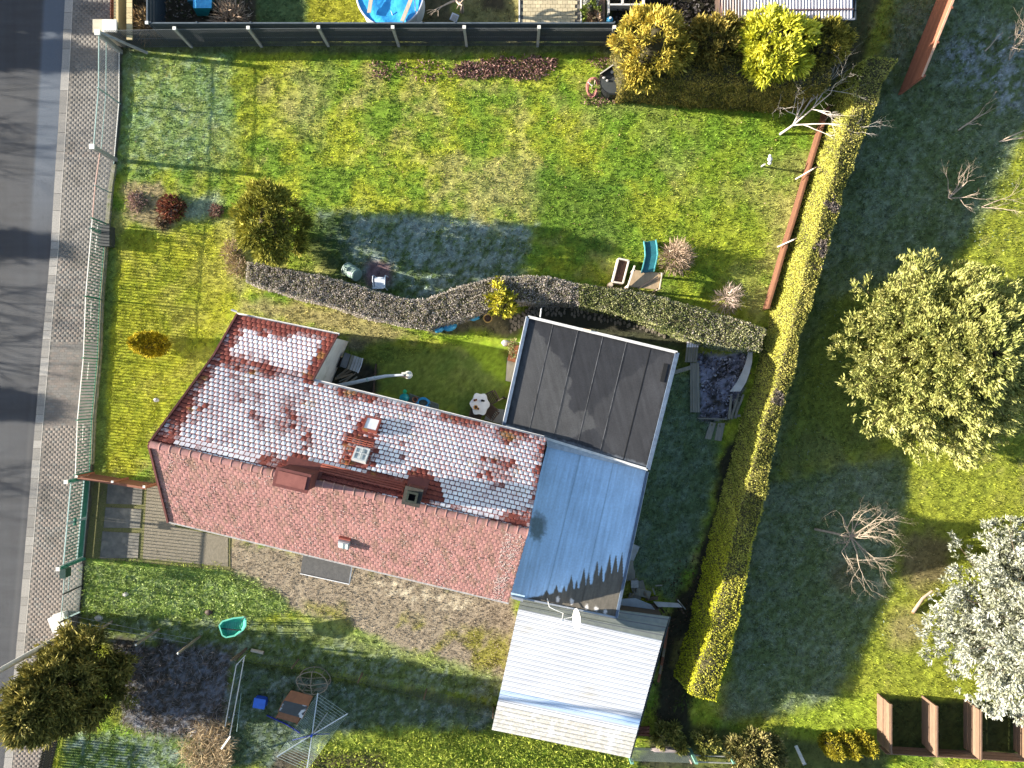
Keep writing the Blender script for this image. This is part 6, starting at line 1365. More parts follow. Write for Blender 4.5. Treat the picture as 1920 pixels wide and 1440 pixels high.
for i, (x, y, lab) in enumerate(((-640, 120, 'bare tree across the road, topmost, its thin shade crossing the pavement'), (-620, 215, 'bare tree across the road, second from the top'), (-600, 480, 'bare tree across the road, level with the upright conifer'), (-600, 600, 'bare tree across the road, level with the white roof wing'), (-640, 860, 'bare tree across the road, level with the driveway'))):
    bare('roadside_tree', lab, P(x, y), [(.5, .2, 1), (-.3, .6, .9), (.1, -.7, .9), (.4, .7, .8), (.7, -.3, .8)], 1.7, .055, 4, 60 + i, m=BARK, kids=3, spread=.7, trunk=(.1, 0, 2.2), group='bare trees across the road', n=5)
scatter_leaves('lawn_tufts', [(225, 108), (1130, 108), (1140, 185), (1480, 200), (1440, 560), (1130, 540), (700, 400), (480, 350), (225, 420)], 5200, [(.05, .085, .012), (.11, .17, .02), (.20, .27, .03)], .11, .035, 21, zmax=.05, flat=.9, nsel=9)
scatter_leaves('lawn_tufts', [(1640, 60), (1920, 60), (1920, 460), (1640, 500), (1500, 900), (1690, 900), (1700, 1150), (1480, 1330), (1380, 1300), (1450, 900)], 3600, [(.05, .08, .02), (.12, .16, .05), (.26, .31, .26)], .10, .03, 22, zmax=.05, flat=.9, nsel=9)
scatter_leaves('fallen_leaves', [(240, 108), (1130, 110), (1480, 200), (1440, 540), (1130, 520), (500, 350), (240, 420)], 420, [(.16, .09, .04), (.34, .22, .10), (.42, .33, .2)], .075, .045, 23)
hay = scatter_leaves('hay_heap', [(372, 1360), (420, 1350), (440, 1385), (430, 1440), (370, 1445), (340, 1400)], 2600, [(.22, .15, .08), (.46, .34, .19), (.62, .50, .32)], .34, .018, 14, zmax=.28, flat=.22)
# ---------------------------------------------------------------- things standing about the garden
BLUEP = mat('blue_plastic', (.03, .10, .52), (.025, .07, .40), scale=5, rough=.4)
TARP = mat('blue_tarpaulin', (.04, .36, .72), (.03, .26, .58), scale=3, rough=.45, bump=.9, bscale=5)
BAGB = mat('blue_bag', (.07, .40, .66), (.05, .27, .5), scale=6, rough=.4, bump=.7, bscale=14)
TEAL = mat('teal_plastic', (.02, .26, .26), (.015, .19, .20), scale=5, rough=.4)
TEALD = mat('dark_teal_plastic', (.022, .12, .15), (.016, .09, .115), scale=5, rough=.45)
PLY = mat('worn_plywood', (.38, .28, .17), (.28, .20, .12), scale=3, rough=.85, stretch=(5, .8, 1), bump=.1)
BOARD = mat('grey_board', (.27, .25, .20), (.18, .17, .14), scale=4, rough=.9, stretch=(6, .6, 1), piece=.2)
BOARDP = mat('pale_grey_board', (.42, .42, .41), (.32, .32, .31), scale=4, rough=.9, piece=.15)
DKB = mat('dark_brown_wood', (.075, .05, .038), (.05, .034, .026), scale=7, rough=.7)
BLK = mat('black_plastic', (.018, .020, .021), (.012, .013, .014), scale=5, rough=.5)
CLOTH = mat('white_cloth', (.72, .73, .74), (.60, .61, .62), scale=5, rough=.8)
WPL = mat('white_plastic', (.62, .64, .68), (.52, .55, .60), scale=6, rough=.5)
TERR = mat('terracotta', (.40, .16, .08), (.30, .12, .06), scale=8, rough=.8)
HOSE = mat('faded_red_hose', (.48, .20, .17), (.36, .13, .11), scale=9, rough=.6)
PALEW = mat('pale_wood', (.52, .44, .34), (.40, .33, .25), scale=6, rough=.8, stretch=(4, .8, 1))
GREYST = mat('grey_stone', (.42, .40, .38), (.30, .29, .27), scale=14, rough=.9, bump=.3)
Zv = Vector((0, 0, 1))

# water tub, black board and hose beside the conifer hedge
t = thing('water_tub', 'round black water tub with pale stones on its lid below the golden brown bush', 'tub', P(1146, 165))
MB().lathe(P(1146, 165), [(.42, 0), (.48, .05), (.52, .62), (.55, .66)], 24).build('tub', BLK, t); MB().lathe(P(1146, 165), [(.50, .655), (.50, .675), (.1, .69)], 24).build('lid', mat('dark_tub_lid', (.05, .055, .055), (.035, .04, .04), scale=6, rough=.6), t)
for dx, dy, s in ((-.05, .35, .09), (-.38, .12, .07), (-.25, .0, .06), (.2, .05, .05)):
    V, F = blob(tuple(P(1146, 165) + Vector((dx, dy, .72))), s, s * .8, s * .6, int(s * 99)); arrays_obj('stone', V, F, GREYST, None, t, smooth=True)
t = thing('black_board', 'black upright board with pale top edge leaning between hose and golden brown bush', 'board', P(1141, 143))
pa, pb = P(1121, 155), P(1160, 128); MB().beam(pa + Zv * .42, pb + Zv * .42, .03, .84).build('panel', BLK, t); MB().beam(pa + Zv * .855, pb + Zv * .855, .045, .03).build('top_edge', mat('pale_edge_strip', (.5, .46, .40), scale=6), t)  # sunlight on the top edge painted as a pale strip
for q in (pa, pb): MB().beam(q + Vector((.06, -.05, 0)), q + Vector((.06, -.05, .8)), .05, .05, up=Vector((0, 1, 0))).build('post', DKB, t)
t = thing('hose_bundle', 'bundle of faded red garden hose hung on a stake beside the black board', 'hose', P(1110, 168))
MB().tube([P(1110, 166), P(1110, 160, .75)], .03, 6).build('stake', PALEW, t); random.seed(4); mb = MB()
for k in range(9):
    a = random.uniform(.16, .26); b = random.uniform(.28, .40); c = P(1111, 162, .34) + Vector((random.gauss(0, .03), random.gauss(0, .03), random.gauss(0, .05)))
    mb.tube([c + Vector((a * math.cos(q), b * math.sin(q) * .75 - .02, b * math.sin(q) * .75)) for q in np.linspace(.3, 6.0, 15)], .014, 5)
mb.build('hose', HOSE, t); MB().tube([P(1103, 154, .7), P(1109, 160, .62)], .02, 6).build('nozzle', WPL, t); MB().tube([P(1116, 150, .72), P(1114, 160, .6)], .018, 6).build('holder', PALEW, t)

# swing and small bits in the lawn
t = thing('garden_post', 'small white rounded stone post alone on the lawn near the low brown board fence', 'post', P(1428, 312))
MB().tube([P(1428, 312), P(1434, 308, .55)], .04, 7).build('shaft', GREYST, t)
for dx, dz, s in ((0, .6, .10), (.03, .48, .08), (-.04, .7, .06)):
    V, F = blob(tuple(P(1434, 308) + Vector((dx, dz - .58, dz))), s, s, s * .8, 3); arrays_obj('knob', V, F, CLOTH, None, t, smooth=True)
t = thing('green_barrel', 'frosted grey green plastic drum lying tilted above the curved hedge', 'drum', P(660, 510))
c = P(660, 510, .32); ax = Vector((.62, -.42, .35)).normalized(); mb = MB(); mb.tube([c - ax * .38, c - ax * .34, c + ax * .30, c + ax * .34], [.22, .27, .27, .24], 20); mb.build('drum', mat('grey_green_drum', (.13, .20, .17), (.19, .26, .23), scale=4, rough=.5), t, smooth=False)
for s in (-.3, -.05, .2): MB().tube([c + ax * (s - .015), c + ax * (s + .015)], .285, 20).build('hoop', mat('drum_hoop', (.24, .30, .28), scale=5, rough=.5), t)
MB().tube([c - ax * .385, c - ax * .375], .16, 16).build('drum_bottom', mat('pale_drum_end', (.36, .40, .38), scale=5), t)
t = thing('plastic_chair', 'pale plastic garden armchair half hidden by the top of the curved hedge', 'chair', P(716, 530))
c = P(716, 532)
MB().box(c + Vector((0, 0, .42)), (.44, .42, .03)).build('seat', WPL, t)
mb = MB(); 
for k in range(5): mb.beam(c + Vector((-.18 + .09 * k, -.22, .44)), c + Vector((-.18 + .09 * k, -.30, .84)), .06, .015, up=Vector((0, 1, 0)))
mb.beam(c + Vector((-.22, -.30, .86)), c + Vector((.22, -.30, .86)), .04, .04); mb.build('backrest', WPL, t)
for s in (-1, 1):
    MB().tube([c + Vector((.22 * s, -.27, .66)), c + Vector((.25 * s, .05, .66)), c + Vector((.25 * s, .24, .62)), c + Vector((.25 * s, .27, .35)), c + Vector((.25 * s, .27, 0))], .022, 7).build('armrest', WPL, t); MB().tube([c + Vector((.2 * s, -.2, .42)), c + Vector((.23 * s, -.27, 0))], .022, 6).build('leg', WPL, t)
for i, (x, y, sx, sy, lab) in enumerate(((823, 617, .20, .17, 'smallest of three blue bags, left end of the row under the curved hedge'), (843, 611, .28, .22, 'biggest of three blue bags, in the middle of the row'), (886, 593, .30, .18, 'blue bag nearest the flower pot under the curved hedge'))):
    t = thing('blue_bag', lab, 'bag', P(x, y), 'blue bags under the hedge'); V, F = blob(tuple(P(x, y, .15)), sx, sy, .2, 40 + i, .35, 20, 12); V[:, 2] = np.maximum(V[:, 2], 0); arrays_obj('bag', V, F, BAGB, None, t, smooth=True)
    MB().tube([P(x, y, .3), P(x, y, .38) + Vector((.04, .03, 0)), P(x, y, .40) + Vector((.10, .05, 0))], [.03, .05, .02], 6).build('knot', BAGB, t)
t = thing('flower_pot', 'round yellow clay flower pot standing beside the bright yellow shrub', 'pot', P(915, 598))
MB().lathe(P(915, 598), [(.11, 0), (.17, .28), (.19, .30), (.19, .36), (.15, .36), (.14, .30)], 20, cap=False).build('pot', mat('yellow_clay', (.55, .36, .12), (.44, .28, .09), scale=8, rough=.7), t); MB().lathe(P(915, 598), [(.145, .30), (.02, .32)], 16).build('soil', DKB, t)

# play frame with slide, sand box frame
t = thing('play_platform', 'low plywood play platform behind the curved hedge, carrying the top of the teal slide', 'play platform', P(1207, 530))
z = .92; q = [P(1188, 506, z), P(1239, 512, z), P(1234, 543, z), P(1176, 537, z)]; MB().slab(q, .05).build('deck', PLY, t)
for k in range(4): MB().beam(q[k].lerp(sum(q, Vector()) / 4, .04) + Zv * -.92, q[k].lerp(sum(q, Vector()) / 4, .04) + Zv * (.0 if k != 3 else .02), .08, .08, up=Vector((0, 1, 0))).build('leg', PALEW, t)
MB().beam(P(1176, 540, 1.0), P(1190, 498, 1.18), .05, .12).build('side_rail', mat('white_worn_board', (.66, .60, .52), (.48, .42, .36), scale=6), t)
MB().beam(P(1196, 541, .93), P(1234, 519, .98), .06, .04).build('loose_plank', mat('dark_plank', (.06, .05, .045), scale=6), t); MB().beam(q[1] + Vector((.04, 0, .03)), q[2] + Vector((.04, 0, .03)), .04, .1).build('side_rail', PALEW, t)
t = thing('slide', 'dark teal plastic slide running down from the plywood platform onto the lawn', 'slide', P(1216, 480))
top, mid, bot = P(1214, 510, .98), P(1221, 480, .5), P(1218, 452, .10); end = P(1217, 450, .06); mb = MB(); pts = [top, P(1218, 494, .76), mid, P(1220, 464, .25), bot]; W_ = .25
sdv = Vector((1, .12, 0)).normalized()
for a, b in zip(pts[:-1], pts[1:]): mb.slab([a - sdv * W_, a + sdv * W_, b + sdv * W_, b - sdv * W_], .02)
mb.build('chute', TEALD, t)
for s in (-1, 1):
    mb = MB()
    for a, b in zip(pts[:-1], pts[1:]): mb.beam(a + sdv * W_ * s + Zv * .04, b + sdv * W_ * s + Zv * .04, .035, .10)
    mb.build('side_wall', mat('teal_rim', (.10, .34, .36), (.07, .26, .28), scale=5, rough=.4), t)
t = thing('planter_box', 'white framed wooden planter box filled with dark soil left of the play platform', 'planter', P(1160, 512))
q = [(1157, 488), (1176, 492), (1165, 534), (1146, 531)]
for k in range(4): a, b = q[k], q[(k + 1) % 4]; MB().beam(P(*a) + Zv * .22, P(*b) + Zv * .22, .06, .44).build('side_board', mat('white_worn_board', (.66, .60, .52)), t)
MB().prism([(P(a, b).x, P(a, b).y) for a, b in q], 0, .30).build('soil', mat('potting_soil', (.07, .04, .03), (.12, .07, .05), scale=16, rough=1, bump=.8), t)
t = thing('log_slice', 'small round log standing at the lower corner of the white planter box', 'log', P(1143, 536)); MB().lathe(P(1143, 536), [(.12, 0), (.12, .30)], 12).build('log', BARK, t); MB().lathe(P(1143, 536), [(.10, .301), (.10, .306)], 12).build('cut_face', PALEW, t)

# courtyard: table, chairs, toys, downpipe arm
t = thing('garden_table', 'six sided garden table under a white scalloped cloth in the courtyard', 'table', P(901, 757))
c = P(901, 757); n = 36; rim = [(.385 + .035 * math.cos(6 * 6.2832 * k / n + .4)) for k in range(n)]
vs = [c + Zv * .755] + [c + Vector((rim[k] * math.cos(6.2832 * k / n) * .95, rim[k] * math.sin(6.2832 * k / n) * 1.12, .75)) for k in range(n)] + [c + Vector((rim[k] * 1.04 * math.cos(6.2832 * k / n) * .95, rim[k] * 1.04 * math.sin(6.2832 * k / n) * 1.12, .60 + .05 * math.cos(6 * 6.2832 * k / n))) for k in range(n)]
MB().add(vs, [(0, 1 + k, 1 + (k + 1) % n) for k in range(n)] + [(1 + k, 1 + n + k, 1 + n + (k + 1) % n, 1 + (k + 1) % n) for k in range(n)]).build('tablecloth', CLOTH, t)
MB().lathe(c, [(.35, .70), (.35, .74)], 18).build('tabletop', DKB, t)
for s in range(4): MB().tube([c + Vector((.3 * math.cos(.8 + 1.57 * s), .3 * math.sin(.8 + 1.57 * s), .7)), c + Vector((.36 * math.cos(.8 + 1.57 * s), .36 * math.sin(.8 + 1.57 * s), 0))], .025, 6).build('leg', DKB, t)
for dx, dy, m, r_, lab in ((-.20, .16, TERR, .05, 'brown candle cup at the far left of the white tablecloth'), (-.14, .18, TERR, .045, 'second brown candle cup on the white tablecloth'), (.10, .15, BLK, .05, 'dark cup near the slatted chair on the tablecloth'), (.165, .14, BLK, .04, 'small dark cup nearest the slatted chair'), (-.16, -.12, mat('orange_dish', (.62, .32, .06), (.5, .25, .05), scale=6), .09, 'round orange dish on the white tablecloth'), (-.06, -.18, TERR, .05, 'brown cup beside the orange dish')):
    o_ = thing('cup' if r_ < .08 else 'dish', lab, 'cup' if r_ < .08 else 'dish', c + Vector((dx, dy, .756)), 'things on the tablecloth'); MB().lathe(c + Vector((dx, dy, .756)), [(r_ * .7, 0), (r_, .06), (r_ * .8, .06), (r_ * .6, .02)], 14, cap=False).build('bowl', m, o_); MB().lathe(c + Vector((dx, dy, .756)), [(r_ * .7, .015), (.004, .02)], 12).build('filling', DKB, o_)
def chair(name, label, c, ang, tilt=0.0, slat=True):
    t = thing(name, label, 'chair', c, 'chairs round the courtyard table'); R = Matrix.Rotation(ang, 3, 'Z'); f = lambda x, y, z: c + R @ Vector((x, y, z)); mb = MB()
    if slat:
        for k in range(7): MB().beam(f(-.2, -.2 + .066 * k, .44), f(.2, -.2 + .066 * k, .44), .045, .02).build('seat_slat', DKB, t)
    else: MB().box(f(0, 0, .44), (.42, .42, .04), ang).build('seat', DKB, t)
    for k in range(5): MB().beam(f(-.16 + .08 * k, .22, .46), f(-.16 + .08 * k, .34, .92), .05, .02, up=R @ Vector((0, 1, 0))).build('back_slat', DKB, t)
    MB().beam(f(-.22, .34, .93), f(.22, .34, .93), .05, .04).build('back_rail', DKB, t)
    for sx in (-1, 1):
        for sy in (-1, 1): MB().beam(f(.2 * sx, .2 * sy, .43), f(.21 * sx, .24 * sy, 0), .04, .04, up=R @ Vector((0, 1, 0))).build('leg', DKB, t)
        MB().beam(f(.23 * sx, -.2, .64), f(.23 * sx, .28, .66), .05, .03).build('armrest', DKB, t); MB().beam(f(.23 * sx, -.2, .63), f(.2 * sx, -.2, .43), .035, .035, up=R @ Vector((0, 1, 0))).build('arm_post', DKB, t)
    return t
chair('slatted_chair', 'dark slatted chair at the upper right of the white table', P(919, 747), math.radians(-62)); chair('dark_chair', 'dark chair at the lower right of the white table, beside the paving slab', P(919, 769), math.radians(-130), slat=False); chair('dark_chair', 'dark chair tucked under the lower left of the white table', P(893, 777), math.radians(165), slat=False)
t = thing('broom', 'wooden broom handle lying by the chairs near the black flat roof', 'broom', P(935, 752)); MB().tube([P(918, 760, .5), P(944, 746, .04)], .018, 6).build('handle', PALEW, t); MB().beam(P(942, 744, .06), P(950, 748, .06), .07, .08).build('head', DKB, t)
for i, (poly, z, m, lab) in enumerate(([[(917, 765), (946, 768), (943, 796), (908, 786)], .03, BOARDP, 'pale concrete slab lying by the dark chairs at the house corner'], [[(951, 670), (970, 674), (966, 718), (948, 714)], .04, mat('cream_slab', (.55, .49, .36), (.45, .40, .30), scale=6), 'cream slab beside the left edge of the black flat roof'])):
    t = thing('paving_slab', lab, 'slab', P(*poly[0])); MB().prism([(P(a, b).x, P(a, b).y) for a, b in poly], 0, z).build('slab', m, t); MB().prism([(P(a, b).x, P(a, b).y) for a, b in [((p[0] - poly[0][0]) * .94 + poly[0][0] + .6, (p[1] - poly[0][1]) * .94 + poly[0][1] + .8) for p in poly]], z, z + .006).build('worn_top', m, t)
t = thing('planting_tub', 'terracotta planting trough with pink stems at the left wall of the black roof', 'planter', P(961, 655)); MB().box(P(962, 662, .15), (.32, .7, .3), rz=-.23).build('trough', TERR, t)
V, F, cc = sprays(np.array([tuple(P(962 + random.uniform(-5, 5), 655 + random.uniform(-15, 14), .36)) for _ in range(26)]), np.array([(0, 0, 1.0)] * 26), 8, .2, .05, .6, [(.10, .14, .04), (.34, .36, .16), (.42, .26, .18)]); arrays_obj('plants', V, F, LEAF, cc, t)
t = thing('watering_can', 'turquoise watering can with a bright green rose standing by the eave', 'watering can', P(759, 745)); c = P(759, 746)
MB().lathe(c, [(.17, 0), (.19, .05), (.17, .34), (.10, .40)], 18).build('body', mat('turquoise_plastic', (.02, .33, .36), (.015, .25, .28), scale=4, rough=.35), t); MB().tube([c + Vector((.03, .12, .15)), c + Vector((.06, .24, .36)), c + Vector((.07, .28, .42))], [.035, .03, .05], 8).build('spout', mat('bright_green_plastic', (.03, .45, .18), scale=4, rough=.35), t)
MB().lathe(c + Vector((.07, .27, .42)), [(.05, 0), (.085, .04), (.08, .06), (.01, .07)], 12).build('rose', mat('bright_green_plastic', (.03, .45, .18)), t); MB().tube([c + Vector((-.1, -.1, .36)), c + Vector((-.02, -.02, .52)), c + Vector((.05, .1, .38))], .02, 6).build('handle', TEAL, t)
t = thing('door_mat', 'worn grey green mat half hidden under the upper eave of the house', 'mat', P(796, 754)); MB().slab([P(768, 738, .02), P(822, 758, .02), P(822, 776, .02), P(764, 762, .02)], .015).build('mat', mat('mat_weave', (.15, .17, .14), (.09, .10, .085), scale=20, rough=1, bump=.6), t)
for a, b in (((768, 738), (822, 758)), ((822, 758), (822, 776))): MB().beam(P(*a, .025), P(*b, .025), .03, .012).build('hem', mat('mat_hem', (.22, .23, .2), scale=9), t)
t = thing('blue_hose', 'light blue hose lying in a coil on the worn grey mat', 'hose', P(793, 756)); random.seed(8); mb = MB()
for k in range(6): c = P(793, 757, .06 + .012 * k) + Vector((random.gauss(0, .03), random.gauss(0, .03), 0)); r_ = random.uniform(.20, .31); mb.tube([c + Vector((r_ * math.cos(a), r_ * .85 * math.sin(a), 0)) for a in np.linspace(0, 6.0, 18)], .016, 5)
mb.build('coil', mat('sky_blue_hose', (.06, .40, .72), (.05, .32, .6), scale=5, rough=.4), t); MB().tube([P(805, 750, .08), P(800, 765, .07), P(812, 772, .05)], .016, 5).build('hose_end', mat('sky_blue_hose', (.06, .40, .72)), t)
t = thing('clay_pot', 'small round terracotta pot between watering can and blue hose', 'pot', P(779, 749)); MB().lathe(P(779, 749), [(.08, 0), (.12, .14), (.10, .14), (.06, .05)], 14, cap=False).build('pot', TERR, t); MB().lathe(P(779, 749), [(.1, .10), (.01, .11)], 12).build('soil', DKB, t)
t = thing('garden_lamp', 'bent pale metal pole with a rounded head reaching over the shaded courtyard', 'lamp', P(632, 724)); pts = [P(632, 730, .0), P(628, 724, 1.5), P(660, 718, 1.75), P(702, 709, 2.0), P(724, 705, 2.05), P(757, 703, 2.1)]
MB().tube(pts, [.07, .07, .075, .07, .06, .045], 10).build('arm', mat('pale_grey_pipe', (.46, .48, .50), (.34, .36, .38), scale=6, rough=.5), t)
for k, (x, y) in enumerate(((688, 712), (702, 709))): MB().tube([P(x, y, 1.94 + .04 * k), P(x + 2.5, y - .5, 1.95 + .04 * k)], .085, 10).build('clamp', GALV, t)
hd = MB(); hd.lathe(P(766, 703, 2.0), [(.03, .12), (.13, .10), (.16, .02), (.12, -.02)], 18); hd.build('head', mat('head_cream', (.62, .60, .52), (.46, .44, .38), scale=9, rough=.7), t); MB().beam(P(753, 700, 2.12), P(764, 699, 2.12), .07, .05).build('bracket', mat('head_cream', (.62, .60, .52)), t); MB().beam(P(754, 706, 2.12), P(764, 707, 2.12), .06, .04).build('bracket', DKB, t)
t = thing('slat_bench', 'grey slatted garden seat in the corner between wing wall and courtyard', 'bench', P(664, 680)); c = P(663, 680); R = Matrix.Rotation(-.33, 3, 'Z'); f = lambda x, y, z: c + R @ Vector((x, y, z))
for k in range(4): MB().beam(f(-.02 + .115 * k, -.30, .46), f(-.02 + .115 * k, .30, .46), .10, .03).build('slat', BOARDP if k else BOARD, t)
MB().box(f(-.23, 0, .50), (.26, .60, .05), -.33).build('lid', mat('dark_grey_lid', (.16, .165, .17), (.11, .115, .12), scale=6, rough=.6), t)
for sx in (-.28, .36):
    for sy in (-.26, .26): MB().beam(f(sx, sy, 0), f(sx, sy, .45), .05, .05, up=R @ Vector((0, 1, 0))).build('leg', DKB, t)
MB().tube([f(.40, -.32, .48), f(.43, .0, .5), f(.40, .32, .48)], .022, 6).build('rail', WPL, t)
t = thing('green_crate', 'small dark olive crate against the white wing wall', 'crate', P(642, 676))
for a, b in (((634, 668), (646, 672)), ((646, 672), (643, 690)), ((643, 690), (632, 687)), ((632, 687), (634, 668))): MB().beam(P(*a) + Zv * .17, P(*b) + Zv * .17, .02, .34).build('side', mat('olive_crate', (.08, .09, .04), (.055, .06, .03), scale=7), t)
MB().prism([(P(a, b).x, P(a, b).y) for a, b in ((634, 668), (646, 672), (643, 690), (632, 687))], 0, .2).build('filling', DKB, t)
t = thing('plank_pile', 'loose pile of old planks and sticks lying in the dark house corner', 'planks', P(655, 705)); random.seed(9)
for k in range(9): x, y = 628 + random.uniform(0, 26), 716 + random.uniform(-14, 6); MB().beam(P(x, y, .05 + .02 * k), P(x + random.uniform(18, 34), y - random.uniform(8, 22), .06 + .02 * k), random.uniform(.04, .09), .02).build('plank', BOARD if k % 2 else WPOST, t)
t = thing('bed_edging', 'dark wooden edging boards round the soil bed in the courtyard corner', 'edging', P(705, 710))
for a, b in (((706, 682), (700, 742)), ((664, 730), (700, 742))): MB().beam(P(*a) + Zv * .08, P(*b) + Zv * .08, .05, .16).build('board', DKB, t)

# old raised bed with planks on the right
t = thing('plank_stack', 'short frosted plank stack lying in the sun below the curved hedge', 'planks', P(1305, 655))
for k in range(5): a = P(1291 + 4.6 * k, 631, .22); b = P(1286 + 4.6 * k, 679, .22); MB().beam(a + Zv * (.01 * (k % 2)), b + Zv * (.01 * (k % 2)), .085, .03).build('plank', BOARD, t); MB().beam(a + Zv * (.022 + .01 * (k % 2)), a.lerp(b, .42) + Zv * (.022 + .01 * (k % 2)), .078, .006).build('frost_sheet', FROSTT, t)
for y in (640, 672): MB().beam(P(1287, y, .1), P(1312, y + 2, .1), .08, .16).build('bearer', DKB, t)
t = thing('board_walk', 'long grey weathered planks lying along the left side of the old raised bed', 'planks', P(1302, 725))
for k in range(4): MB().beam(P(1296 + 4.2 * k, 680, .12), P(1296 + 4.6 * k, 773, .12), .088, .035).build('plank', BOARD, t)
for y in (690, 760): MB().beam(P(1294, y, .05), P(1313, y, .05), .07, .09).build('bearer', DKB, t)
t = thing('stray_plank', 'single grey plank reaching from the black roof edge to the long planks', 'plank', P(1280, 693)); MB().beam(P(1258, 700, .15), P(1295, 689, .15), .16, .03).build('plank', BOARD, t); MB().beam(P(1290, 690, .06), P(1293, 692, .06), .1, .1).build('block', DKB, t)
t = thing('curved_edging', 'pale curved metal edging standing along the right side of the old raised bed', 'edging', P(1398, 700)); mb = MB(); cur = [(1408, 658), (1405, 680), (1399, 700), (1391, 718), (1380, 734)]
for a, b in zip(cur[:-1], cur[1:]):
    w0 = 5 + (a[1] - 658) * .09; w1 = 5 + (b[1] - 658) * .09
    mb.slab([P(a[0] - w0, a[1], .42), P(a[0] + w0 * .7, a[1], .55), P(b[0] + w1 * .7, b[1], .55), P(b[0] - w1, b[1], .42)], .02)
mb.build('sheet', BOARDP, t)
for a in cur[::2]: MB().beam(P(a[0] + 2, a[1]), P(a[0] + 2, a[1]) + Zv * .46, .05, .05, up=Vector((0, 1, 0))).build('post', DKB, t)
t = thing('broken_planks', 'jumble of thin broken planks at the lower right corner of the old raised bed', 'planks', P(1375, 770)); random.seed(12)
for k in range(9): x = 1364 + random.uniform(0, 16); MB().beam(P(x, 786 + random.uniform(-6, 3), .10 + .02 * k), P(x + random.uniform(4, 18), 738 + random.uniform(0, 22), .12 + .02 * k), random.uniform(.05, .10), .02).build('plank', BOARD, t)
t = thing('bed_board', 'grey board closing the lower end of the old raised bed', 'board', P(1340, 785)); MB().beam(P(1308, 784, .1), P(1362, 786, .1), .05, .2).build('board', BOARD, t); MB().beam(P(1376, 781, .14), P(1388, 779, .14), .1, .03).build('offcut', BOARD, t)
for i, q in enumerate(([(1331, 791), (1342, 793), (1332, 824), (1321, 822)], [(1346, 793), (1359, 793), (1352, 827), (1339, 825)])):
    t = thing('stepping_slab', ['left stepping slab below the old raised bed', 'right stepping slab below the old raised bed'][i], 'slab', P(*q[0])); MB().prism([(P(a, b).x, P(a, b).y) for a, b in q], 0, .05).build('slab', BOARD, t); MB().box(P(q[0][0] + 4, q[0][1] + 6, .055), (.05, .08, .01)).build('moss', MOSS, t)
# rubble behind the annex
t = thing('rubble_heap', 'heap of grey slabs, sticks and old boards behind the frosted annex', 'rubble', P(1190, 1090)); random.seed(14)
for (x, y, a, b, z, m) in ((1186, 1038, .3, .75, .2, BOARDP), (1180, 1063, .34, .5, .25, BOARD), (1182, 1078, .38, .45, .15, BOARD), (1196, 1100, .55, .42, .12, BOARD), (1206, 1112, .6, .3, .22, BOARD), (1190, 1120, .5, .25, .2, BOARD), (1222, 1122, .5, .14, .15, WPOSTD), (1190, 1095, .3, .3, .3, GREYST)):
    MB().box(P(x, y, z), (a, b, .07), rz=random.uniform(-.5, .3)).build('slab', m, t)
for k in range(10): x, y = 1180 + random.uniform(0, 50), 1092 + random.uniform(-10, 30); MB().beam(P(x, y, .25), P(x + random.gauss(0, 12), y + random.gauss(0, 12), .3), .05, .03).build('stick', WPOST if k % 3 == 0 else BOARD, t)
t = thing('white_sheet_panel', 'pale blue grey rigid panel leaning between the annex and the ribbed roof', 'panel', P(1195, 1135)); mb = MB(); q = [P(1166, 1123, .9), P(1192, 1122, .95), P(1221, 1134, .9), P(1236, 1153, .7), P(1162, 1141, .75)]; mb.add(q + [v - Zv * .03 for v in q], [(0, 1, 2, 3, 4), (9, 8, 7, 6, 5)] + [(i, 5 + i, 5 + (i + 1) % 5, (i + 1) % 5) for i in range(5)]); mb.build('sheet', mat('pale_sheet', (.55, .60, .64), (.44, .49, .53), scale=5, rough=.5), t)
MB().beam(P(1170, 1138, 0), P(1170, 1138, .75), .05, .05, up=Vector((0, 1, 0))).build('prop', DKB, t); MB().beam(P(1225, 1146, 0), P(1225, 1146, .74), .05, .05, up=Vector((0, 1, 0))).build('prop', DKB, t)
t = thing('work_bench', 'dark wooden bench with a pale grey top behind the ribbed roof shed', 'bench', P(1255, 1135)); MB().slab([P(1225, 1128, .75), P(1272, 1131, .75), P(1280, 1139, .75), P(1234, 1138, .75)], .04).build('top', BOARDP, t)
for x, y in ((1228, 1131), (1270, 1133), (1274, 1139), (1238, 1138)): MB().beam(P(x, y), P(x, y) + Zv * .72, .06, .06, up=Vector((0, 1, 0))).build('leg', DKB, t)
t = thing('leaning_pole', 'slender pale pole leaning in the dark strip beside the tall hedge', 'pole', P(1280, 1133)); MB().tube([P(1285, 1142, .1), P(1270, 1124, .9)], .022, 6).build('pole', BOARDP, t); MB().tube([P(1270, 1124, .9), P(1269, 1123, .95)], .03, 6).build('tip', DKB, t)
t = thing('board_stack', 'brown boards leaning against the right wall of the ribbed roof shed', 'boards', P(1248, 1205)); random.seed(2)
for k in range(5): MB().beam(P(1252 - 2 * k, 1175 + 14 * k, .05), P(1246 - 3 * k, 1215 + 16 * k, .9), .10, .03).build('board', WPOST if k % 2 else RBW, t)
t = thing('brick_row', 'short rows of reddish bricks at the lower right corner of the ribbed roof', 'bricks', P(1205, 1370)); random.seed(6)
bme = brick_mesh('brick', .2, .1, .08, mat('red_brick', (.26, .10, .06), (.18, .07, .045), scale=8, rough=.9, piece=.3))[0]
for r_ in range(3):
    for k in range(5): o_ = bpy.data.objects.new('brick', bme); C.objects.link(o_); o_.parent = t; o_.location = P(1192 + 5.2 * k, 1364 + 6 * r_, .0 + .08 * (r_ < 2)) - WL[t.name]; o_.rotation_euler = (0, 0, random.gauss(0, .1))
